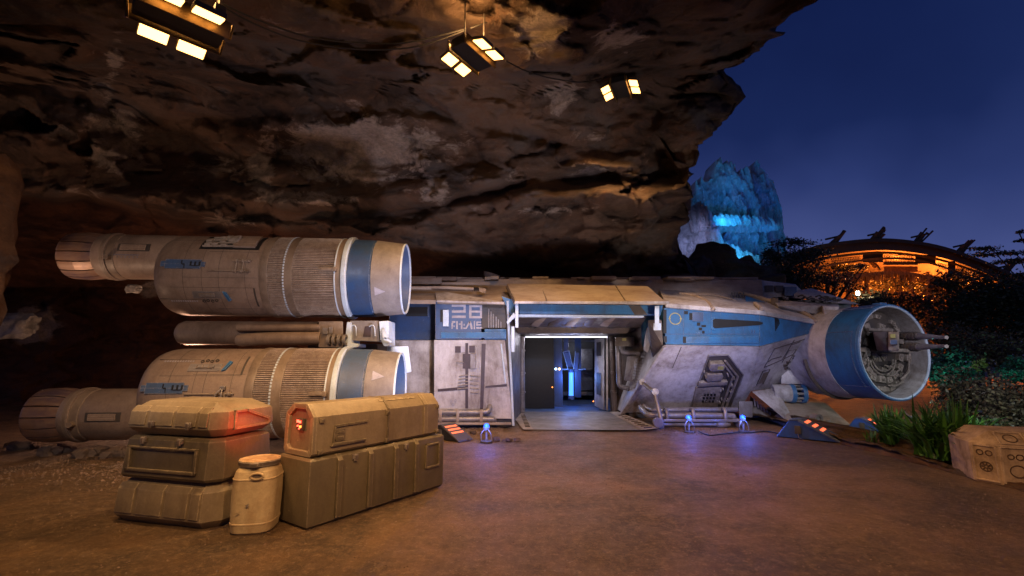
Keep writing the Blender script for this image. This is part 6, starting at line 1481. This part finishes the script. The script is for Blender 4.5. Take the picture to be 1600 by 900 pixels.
def leaf_cloud(blobs, n, size, seed, flat=0.6, thr=0.0, elong=1.6):
    r = np.random.default_rng(seed); out = []
    wts = np.array([b[1][0] * b[1][1] * b[1][2] for b in blobs]) ** 0.75; wts /= wts.sum()
    for (c, s), w_ in zip(blobs, wts):
        m = int(n * w_) + 1
        ncl = max(8, m // 22)
        cd = r.normal(size=(ncl, 3)); cd /= np.linalg.norm(cd, axis=1)[:, None]; cr = r.random(ncl) ** 0.45
        cc = cd * cr[:, None]
        idx = r.integers(0, ncl, m)
        p = cc[idx] + r.normal(size=(m, 3)) * 0.20
        out.append(p * np.array(s) + np.array(c))
    p = np.concatenate(out); m = len(p)
    u_ = r.normal(size=(m, 3)); u_[:, 2] *= flat; u_ /= np.linalg.norm(u_, axis=1)[:, None]
    v_ = np.cross(u_, r.normal(size=(m, 3))); v_ /= np.linalg.norm(v_, axis=1)[:, None]
    sz = size * r.uniform(0.5, 1.3, m)[:, None]
    a_ = u_ * sz * elong / 2; b_ = v_ * sz / 2
    return np.stack([p - a_, p - b_ * 0.9, p + a_, p + b_ * 0.9], 1)
def tree(name, label, cat, base, blobs, n, size, mat, seed, limbs=7, group=None, trunk=True, tr=0.12, flat=0.6, elong=1.6):
    t = thing(name, label, cat, base, 0, group)
    quads_mesh('crown' if trunk else 'foliage', leaf_cloud(blobs, n, size, seed, flat, elong=elong), mat, t, base)
    m_ = MB(); random.seed(seed); b = Vector(base)
    top = Vector(blobs[0][0])
    m_.tube([b - Vector((0, 0, 0.3)), b.lerp(top, 0.4) + Vector((0.1, 0, 0)), top], [tr] * 4 + [tr * .8] * 4 + [tr * .5] * 4, 7)
    for k in range(limbs):
        c, s = blobs[k % len(blobs)]; e_ = Vector(c) + Vector((random.uniform(-.7, .7) * s[0], random.uniform(-.7, .7) * s[1], random.uniform(-.2, .8) * s[2])); s0 = b.lerp(top, random.uniform(0.35, 0.95))
        m_.tube([s0, s0.lerp(e_, 0.5) + Vector((0, 0, random.uniform(-.1, .3))), e_], [tr * .45] * 5 + [tr * .2] * 5, 5)
    m_.build('trunk' if trunk else 'stems', M['bark'], t)
    return t
def blob(px, py, Y_, rx, ry, rz=None):
    c = P(px, py, Y_); k = Y_ / 735.0
    return (tuple(c), (rx * k, (rz if rz else (rx + ry) / 2 * k), ry * k))
def base_at(px, Y_, z=0.1): 
    c = P(px, 500, Y_); return (c.x, Y_, z)
G1 = 'dark trees between the ship and the hut'
tree('bushy_tree', 'dark tree with lacy twigs against the sky left of the hut roof', 'tree', base_at(1235, 22), [blob(1235, 425, 22, 50, 30), blob(1205, 400, 22, 20, 14), blob(1240, 380, 22, 34, 9), blob(1265, 400, 22, 40, 14), blob(1215, 448, 22, 40, 24)], 11000, 0.075, M['leafdark'], 1, 16, G1)
tree('bushy_tree', 'dark tree whose leaves cover the left part of the glowing hut', 'tree', base_at(1300, 23), [blob(1290, 436, 23, 45, 16), blob(1275, 448, 23, 40, 20), blob(1330, 448, 23, 30, 8), blob(1345, 414, 23, 24, 3)], 3000, 0.07, M['leafdark'], 2, 16, G1)
tree('bushy_tree', 'dark tree in front of the hut directly above the gun pod', 'tree', base_at(1400, 20), [blob(1392, 470, 20, 46, 14), blob(1430, 484, 20, 40, 26), blob(1355, 475, 20, 25, 10)], 3800, 0.07, M['leafdark'], 3, 14, G1)
tree('bushy_tree', 'large dark tree filling the space between the gun barrels and the hut', 'tree', base_at(1515, 18), [blob(1515, 465, 18, 45, 42), blob(1490, 505, 18, 45, 40), blob(1560, 475, 18, 50, 45), blob(1480, 440, 18, 20, 18)], 15000, 0.075, M['leafdark'], 4, 16, G1)
tree('bushy_tree', 'dark tree at the right edge under the drooping hut roof', 'tree', base_at(1610, 17), [blob(1600, 480, 17, 50, 50), blob(1590, 530, 17, 60, 40), blob(1650, 500, 17, 50, 60)], 15000, 0.075, M['leafdark'], 5, 14, G1)
tree('layered_tree', 'tree with flat layered branches reaching in from the right edge against the sky', 'tree', base_at(1640, 21), [blob(1650, 420, 21, 30, 10), blob(1596, 376, 21, 16, 3), blob(1598, 362, 21, 12, 3), blob(1560, 396, 21, 46, 2.5), blob(1540, 388, 21, 34, 2), blob(1590, 408, 21, 36, 4), blob(1640, 385, 21, 30, 8), blob(1590, 430, 21, 20, 4)], 4600, 0.07, M['leafdark'], 6, 9, G1)
G2 = 'scrubby shrubs on the bank'
def shrub(label, px, py, Y_, rx, ry, n, mat, seed, size=0.07, base=None):
    b_ = base_at(px, Y_, max(0.05, P(px, py + ry, Y_).z - 0.1))
    tree('scrub_bush', label, 'shrub', b_, [blob(px, py, Y_, rx, ry), blob(px - rx * .5, py + ry * .3, Y_ - .1, rx * .6, ry * .6), blob(px + rx * .5, py + ry * .2, Y_ + .2, rx * .6, ry * .7)], n, size, mat, seed, 14, G2, trunk=False, tr=0.03)
shrub('teal green lit shrub just right of the pod mouth', 1480, 575, 13.5, 34, 32, 2600, M['leafteal'], 11)
shrub('small teal green shrub in the dark scrub near the right edge', 1590, 578, 12.5, 26, 20, 1500, M['leafteal'], 12)
shrub('dry twiggy shrub behind the large strap leaved plant', 1520, 618, 10.6, 48, 40, 3800, M['leafdry'], 13, 0.055)
shrub('dry brown scrub at the right edge above the carved stone', 1585, 640, 9.2, 42, 46, 4200, M['leafdry'], 14, 0.05)
shrub('pale dry shrub tangled at the foot of the dark trees', 1550, 548, 13.8, 60, 30, 4200, M['leafdry'], 15, 0.06)
shrub('dark low bush between the two green plants', 1428, 692, 8.6, 30, 22, 1800, M['leafdark'], 16, 0.05)
shrub('low dark scrub behind the carved stone', 1530, 680, 8.2, 40, 26, 2600, M['leafdark'], 17, 0.05)
shrub('tiny pale lime sprig lit up in the dark scrub', 1530, 571, 11.6, 9, 9, 120, leaf('lime_leaves', (0.25, 0.45, 0.08), (0.5, 0.7, 0.2)), 18, 0.08)
shrub('grey green shrub beside the gun barrels', 1500, 535, 15, 40, 26, 2600, M['leafdry'], 19, 0.07)
# white pipe peeping between the plants
wp_ = [G(1410, 641, .35), G(1417, 648, .28), G(1422, 651, .28), G(1436, 652, .28)]
m_ = MB(); m_.tube(wp_, 0.022, 8); o = m_.build('water_pipe', M['mark'], None, rel=tuple(wp_[0])); tag(o, 'thin bent white pipe sticking up behind the green plants', 'pipe')
# kerb of rough orange earth along the planting bed
V = []; nn = 260; cs_ = 14
cpts = [Vector((c_.x, c_.y, 0)) for c_ in curb]
for i in range(nn):
    f_ = i / (nn - 1) * (len(cpts) - 1); a_ = int(min(f_, len(cpts) - 2)); p = cpts[a_].lerp(cpts[a_ + 1], f_ - a_); tg = (cpts[a_ + 1] - cpts[a_]).normalized(); nr_ = Vector((-tg.y, tg.x, 0))
    for j in range(cs_):
        an = PI * j / (cs_ - 1); rr = 0.10 + 0.05 * noise.noise(Vector((p.x * 4, p.y * 4, j * .1))) + 0.03 * noise.noise(Vector((p.x * 13, p.y * 13, j * .5)))
        V.append(tuple(p + nr_ * (0.05 + math.cos(an) * rr * -1.3) + Vector((0, 0, math.sin(an) * rr * 0.8 - 0.01))))
o = grid_mesh('earth_kerb', V, nn, cs_, M['rock2']); tag(o, kind='structure')

# ================================================================== HUT with glowing underside
hut = thing('arched_hut', 'wide arched hut glowing orange inside behind the dark trees', 'hut', P(1400, 560, 31) * 1.0)
hut.location.z = 0
YH = 31.0
def arc(pts, n=40):
    out = []
    for i in range(n):
        f_ = i / (n - 1) * (len(pts) - 1); a_ = int(min(f_, len(pts) - 2)); t_ = f_ - a_
        p0 = pts[max(a_ - 1, 0)]; p1 = pts[a_]; p2 = pts[a_ + 1]; p3 = pts[min(a_ + 2, len(pts) - 1)]
        out.append(tuple(0.5 * ((2 * p1[k]) + (p2[k] - p0[k]) * t_ + (2 * p0[k] - 5 * p1[k] + 4 * p2[k] - p3[k]) * t_ * t_ + (3 * p1[k] - p0[k] - 3 * p2[k] + p3[k]) * t_ ** 3) for k in (0, 1)))
    return out
outer = arc([(1130, 470), (1190, 425), (1261, 389), (1298, 380), (1364, 373), (1416, 375), (1469, 384), (1521, 401), (1574, 424), (1640, 462), (1720, 520)])
def band(name, mat, up, d0, d1, y0, y1, label=None, bev=0.0):
    m_ = MB()
    for (a_, b_) in zip(up, up[1:]):
        m_.hull([P(x, y + d, Y_) for (x, y) in (a_, b_) for d in (d0, d1) for Y_ in (y0, y1)])
    o = m_.build(name, mat, hut)
    if label: o['label'] = label
    return o
# roof shell curving back
V = []; nr_ = 16
for j in range(nr_):
    f_ = j / (nr_ - 1); 
    for (x, y) in outer:
        b_ = P(x, y, YH - 1.0); V.append((b_.x * (1 - 0.0 * f_), b_.y + 14 * f_, b_.z * (1 - 0.35 * f_ ** 2) + 0.9 * math.sin(f_ * PI) * 0.4 - hut.location.z))
V = [(v_[0] - hut.location.x, v_[1] - hut.location.y, v_[2]) for v_ in V]
o = grid_mesh('roof', V, nr_, len(outer), M['timber']); o.parent = hut; o['label'] = 'dark curved roof shell'
band('roof_rim', M['timber'], outer, -0.5, 5, YH - 1.2, YH - 0.6, 'dark outer roof edge')
band('roof_rim', M['timber'], outer, 4.5, 18, YH - 0.9, YH - 0.3, 'dark thatched under edge'); 
band('arch_beam', M['straw'], outer[4:], 20, 24, YH - 0.2, YH + 0.3, 'reddish lit arch beam')
inner = arc([(1180, 470), (1240, 435), (1300, 420), (1340, 414), (1380, 410), (1420, 411), (1460, 419), (1500, 434), (1540, 456)])
band('arch_beam', M['straw'], inner, 14, 19, YH + 0.2, YH + 0.8, 'lower orange lit arch beam')
band('arch_beam', M['straw'], inner, -8, -4.5, YH + 0.2, YH + 0.7, 'middle orange lit arch beam')
def hpart(m_, name, mat, lab=None):
    o = m_.build(name, mat, hut)
    if lab: o['label'] = lab
    return o
# lattice windows
def lattice(x0_, x1_, y0_, y1_, sl=0.0):
    m_ = MB(); n_ = int((x1_ - x0_) / 2.6)
    for k in range(n_): x = x0_ + k * 2.6; m_.hull([P(x + a_, y + (x - x0_) * sl, Y_) for a_, y in ((0, y0_), (1.2, y0_), (2.6, y1_), (1.4, y1_)) for Y_ in (YH + 0.3, YH + 0.38)])
    for y in (y0_, (y0_ + y1_) / 2, y1_): m_.hull([P(x, y + d + (x - x0_) * sl, Y_) for x in (x0_, x1_) for d in (0, 0.8) for Y_ in (YH + 0.25, YH + 0.4)])
    hpart(m_, 'lattice', M['straw'])
lattice(1381, 1428, 398, 408); lattice(1299, 1345, 404, 411, -0.08); lattice(1466, 1480, 410, 418, 0.3); lattice(1494, 1519, 419, 427, 0.32)
for (x0_, x1_, y0_, y1_) in ((1348, 1380, 396, 410), (1430, 1462, 398, 412), (1481, 1493, 408, 428), (1380, 1434, 409, 414)):
    m_ = MB(); m_.hull([P(x, y, Y_) for x in (x0_, x1_) for y in (y0_, y1_) for Y_ in (YH + 0.3, YH + 0.5)], 0.02); hpart(m_, 'shutter', M['timber'])
m_ = MB(); m_.hull([P(x, y, Y_) for x in (1381, 1434) for y in (416, 425) for Y_ in (YH + 1.0, YH + 1.1)]); hpart(m_, 'inner_panel', M['straw'])
# back wall, posts, braces
m_ = MB(); m_.hull([P(x, y, Y_) for (x, y) in ((1200, 450), (1300, 405), (1400, 392), (1500, 420), (1560, 470), (1560, 560), (1200, 560)) for Y_ in (YH + 7.5, YH + 7.8)]); hpart(m_, 'back_wall', M['timber'])
m_ = MB()
for x in (1302, 1325, 1353, 1406, 1449, 1480): m_.tube([P(x, 560, YH + 0.9), P(x + 1, 500, YH + .9), P(x, 425, YH + 0.9)], 0.14, 8, smooth=False)
hpart(m_, 'post', M['straw'])
m_ = MB(); random.seed(8)
for (a_, b_) in (((1418, 430), (1428, 470)), ((1428, 470), (1470, 435)), ((1440, 475), (1462, 440)), ((1410, 440), (1440, 480)), ((1385, 425), (1403, 455)), ((1352, 430), (1345, 470)), ((1462, 450), (1498, 480)), ((1450, 430), (1486, 452)), ((1360, 408), (1375, 422)), ((1346, 405), (1368, 418)), ((1520, 440), (1580, 500)), ((1500, 430), (1600, 480))):
    m_.tube([P(*a_, YH + 1), P((a_[0] + b_[0]) / 2 + 2, (a_[1] + b_[1]) / 2 - 2, YH + 1), P(*b_, YH + 1)], 0.09, 6)
hpart(m_, 'brace', M['straw'])
# hanging thatch fringe under the lower beam
r = np.random.default_rng(4); Q = []
for k in range(900):
    x = r.uniform(1295, 1490); i_ = min(range(len(inner)), key=lambda q: abs(inner[q][0] - x)); y = inner[i_][1] + r.uniform(14, 20); l_ = r.uniform(2, 13); w_ = r.uniform(0.3, 1.2); Y_ = YH + r.uniform(0, 1.2)
    Q.append([P(x, y, Y_), P(x + w_, y, Y_), P(x + w_ + r.uniform(-1, 1), y + l_, Y_), P(x + r.uniform(-1, 1), y + l_, Y_)])
Q = np.array([[list(p) for p in q_] for q_ in Q], dtype=float); quads_mesh('fringe', Q, M['straw'], hut, hut.location)
# stick bundles along the roof edge
for k, (x, y) in enumerate(((1300, 380), (1366, 374), (1434, 377), (1500, 392), (1572, 424))):
    m_ = MB(); random.seed(40 + k)
    for q_ in range(6):
        x0_ = x - 8 + q_ * 2.2; l_ = random.uniform(14, 27); m_.tube([P(x0_, y + 4, YH - 1), P(x0_ + l_ * random.uniform(0.6, 0.95), y - l_ * random.uniform(0.55, 0.9), YH - 1.2)], random.uniform(0.05, 0.10), 6, smooth=False)
    m_.tube([P(x - 10, y - 6, YH - 1), P(x + 16, y - 12, YH - 1)], 0.07, 6, smooth=False)
    hpart(m_, 'stick_bundle', M['timber'])
for k_, (x, y, rx, ry) in enumerate(((1325, 418, 26, 5), (1330, 432, 30, 6), (1400, 446, 50, 12), (1450, 452, 34, 22), (1270, 432, 26, 8), (1500, 440, 24, 12), (1360, 470, 30, 14))):
    tree('creeper', ['orange lit creeper over the left hut window', 'orange lit creeper under the left hut beam', 'orange lit foliage in the middle of the glowing hut', 'orange lit foliage inside the hut above the gun barrels', 'orange lit foliage at the far left end of the hut', 'orange lit foliage near the right end of the hut', 'yellow lit foliage beside the bright post lamp'][k_], 'plant', base_at(x, YH + 1.6 if k_ < 6 else 25.9), [blob(x, y, YH + 1.6 if k_ < 6 else 25.9, rx, ry)], 1100, 0.13, M['leafdry'], 60 + k_, 8, 'creepers on the hut', trunk=False, tr=0.05)
OR = (1.0, 0.24, 0.03)
for (x, y, d, e_) in ((1400, 440, 2.5, 900), (1320, 440, 2.5, 520), (1460, 450, 2.5, 620), (1250, 455, 1.0, 200), (1400, 405, 3.0, 300), (1510, 455, 2.0, 400), (1400, 458, -1.2, 26), (1300, 454, -1.2, 18), (1470, 456, -1.2, 18), (1380, 404, 1.2, 120), (1320, 408, 1.2, 100), (1470, 415, 1.2, 80)):
    light('POINT', P(x, y, YH + d), None, e_ * 3.6, OR, shadow_soft_size=0.3)  # hut lights, plus weak fills added in front for the creepers
# bright lamp on a post in front of the hut
lp0 = P(1340, 456, 25.5)
t = thing('lamp_post', 'small bright white lamp on a post among the dark trees', 'lamp', (lp0.x, lp0.y, 0))
m_ = MB(); m_.cyl((0, 0, 0), (0, 0, lp0.z - 0.3), 0.05); lpart(m_, 'post', M['dark'], t)
m_ = MB(); m_.lathe((0, 0, lp0.z - 0.3), (0, 0, 1), [(0.1, 0.05), (0.16, 0.09), (0.3, 0.09), (0.38, 0.04)], 12, close=True); m_.lathe((0, 0, lp0.z - 0.9), (0, 0, 1), [(0, 0.02), (0.6, 0.05)], 12); lpart(m_, 'lamp_globe', emit('white_lamp', (1.0, 0.92, 0.7), 18), t)
light('POINT', lp0 + Vector((0, -0.5, 0)), None, 70, (1.0, 0.85, 0.55), shadow_soft_size=0.15)
# unseen lamps added to brighten the plants
light('SPOT', (7.6, 4.6, 2.2), G(1460, 690), 420, (0.80, 1.0, 0.85), spot_size=R(48), spot_blend=0.9, shadow_soft_size=0.05)
light('POINT', P(1478, 600, 12.6), None, 14, (0.15, 1.0, 0.75), shadow_soft_size=0.05)
light('POINT', P(1592, 600, 11.8), None, 7, (0.15, 1.0, 0.75), shadow_soft_size=0.05)
light('SPOT', (6.0, 5.0, 3.6), P(1540, 600, 11), 260, (0.75, 0.8, 1.0), spot_size=R(60), spot_blend=0.9, shadow_soft_size=0.1)

# loose grit over the trodden ground: nobody could count it
r = np.random.default_rng(77); Vv = []; Ff = []
def grit(x, y, z, s):
    b_ = len(Vv); a_ = r.uniform(0, 6.28); 
    for k in range(5): Vv.append((x + s * math.cos(a_ + k * 1.257) * r.uniform(.6, 1.1), y + s * math.sin(a_ + k * 1.257) * r.uniform(.6, 1.1), z - 0.002))
    Vv.append((x + s * .1, y, z + s * r.uniform(.4, .9)))
    for k in range(5): Ff.append((b_ + k, b_ + (k + 1) % 5, b_ + 5))
for k in range(5200):
    x = r.uniform(-7, 9); y = 2.6 + 8.5 * r.random() ** 1.3
    if y > curb_y(x): continue
    grit(x, y, ground_z(x, y) + 0.002, r.uniform(0.004, 0.013))
for k in range(2600):   # gathered at the foot of the ship and along the rubble
    t_ = r.random()
    if t_ < 0.35: x, y = r.uniform(-2.2, -0.2), 10.6 + r.normal() * 0.25
    elif t_ < 0.6: x, y = r.uniform(3.2, 5.4), 10.5 + r.normal() * 0.3
    else: x, y = r.uniform(-7.5, -4.2), 7.0 + r.normal() * 0.5
    grit(x, y, ground_z(x, y) + 0.002, r.uniform(0.006, 0.026))
me = bpy.data.meshes.new('gravel'); me.from_pydata(Vv, [], Ff); me.materials.append(M['rock3']); o = bpy.data.objects.new('gravel', me); COL.objects.link(o); tag(o, 'fine loose gravel strewn over the brown ground', 'gravel', kind='stuff')
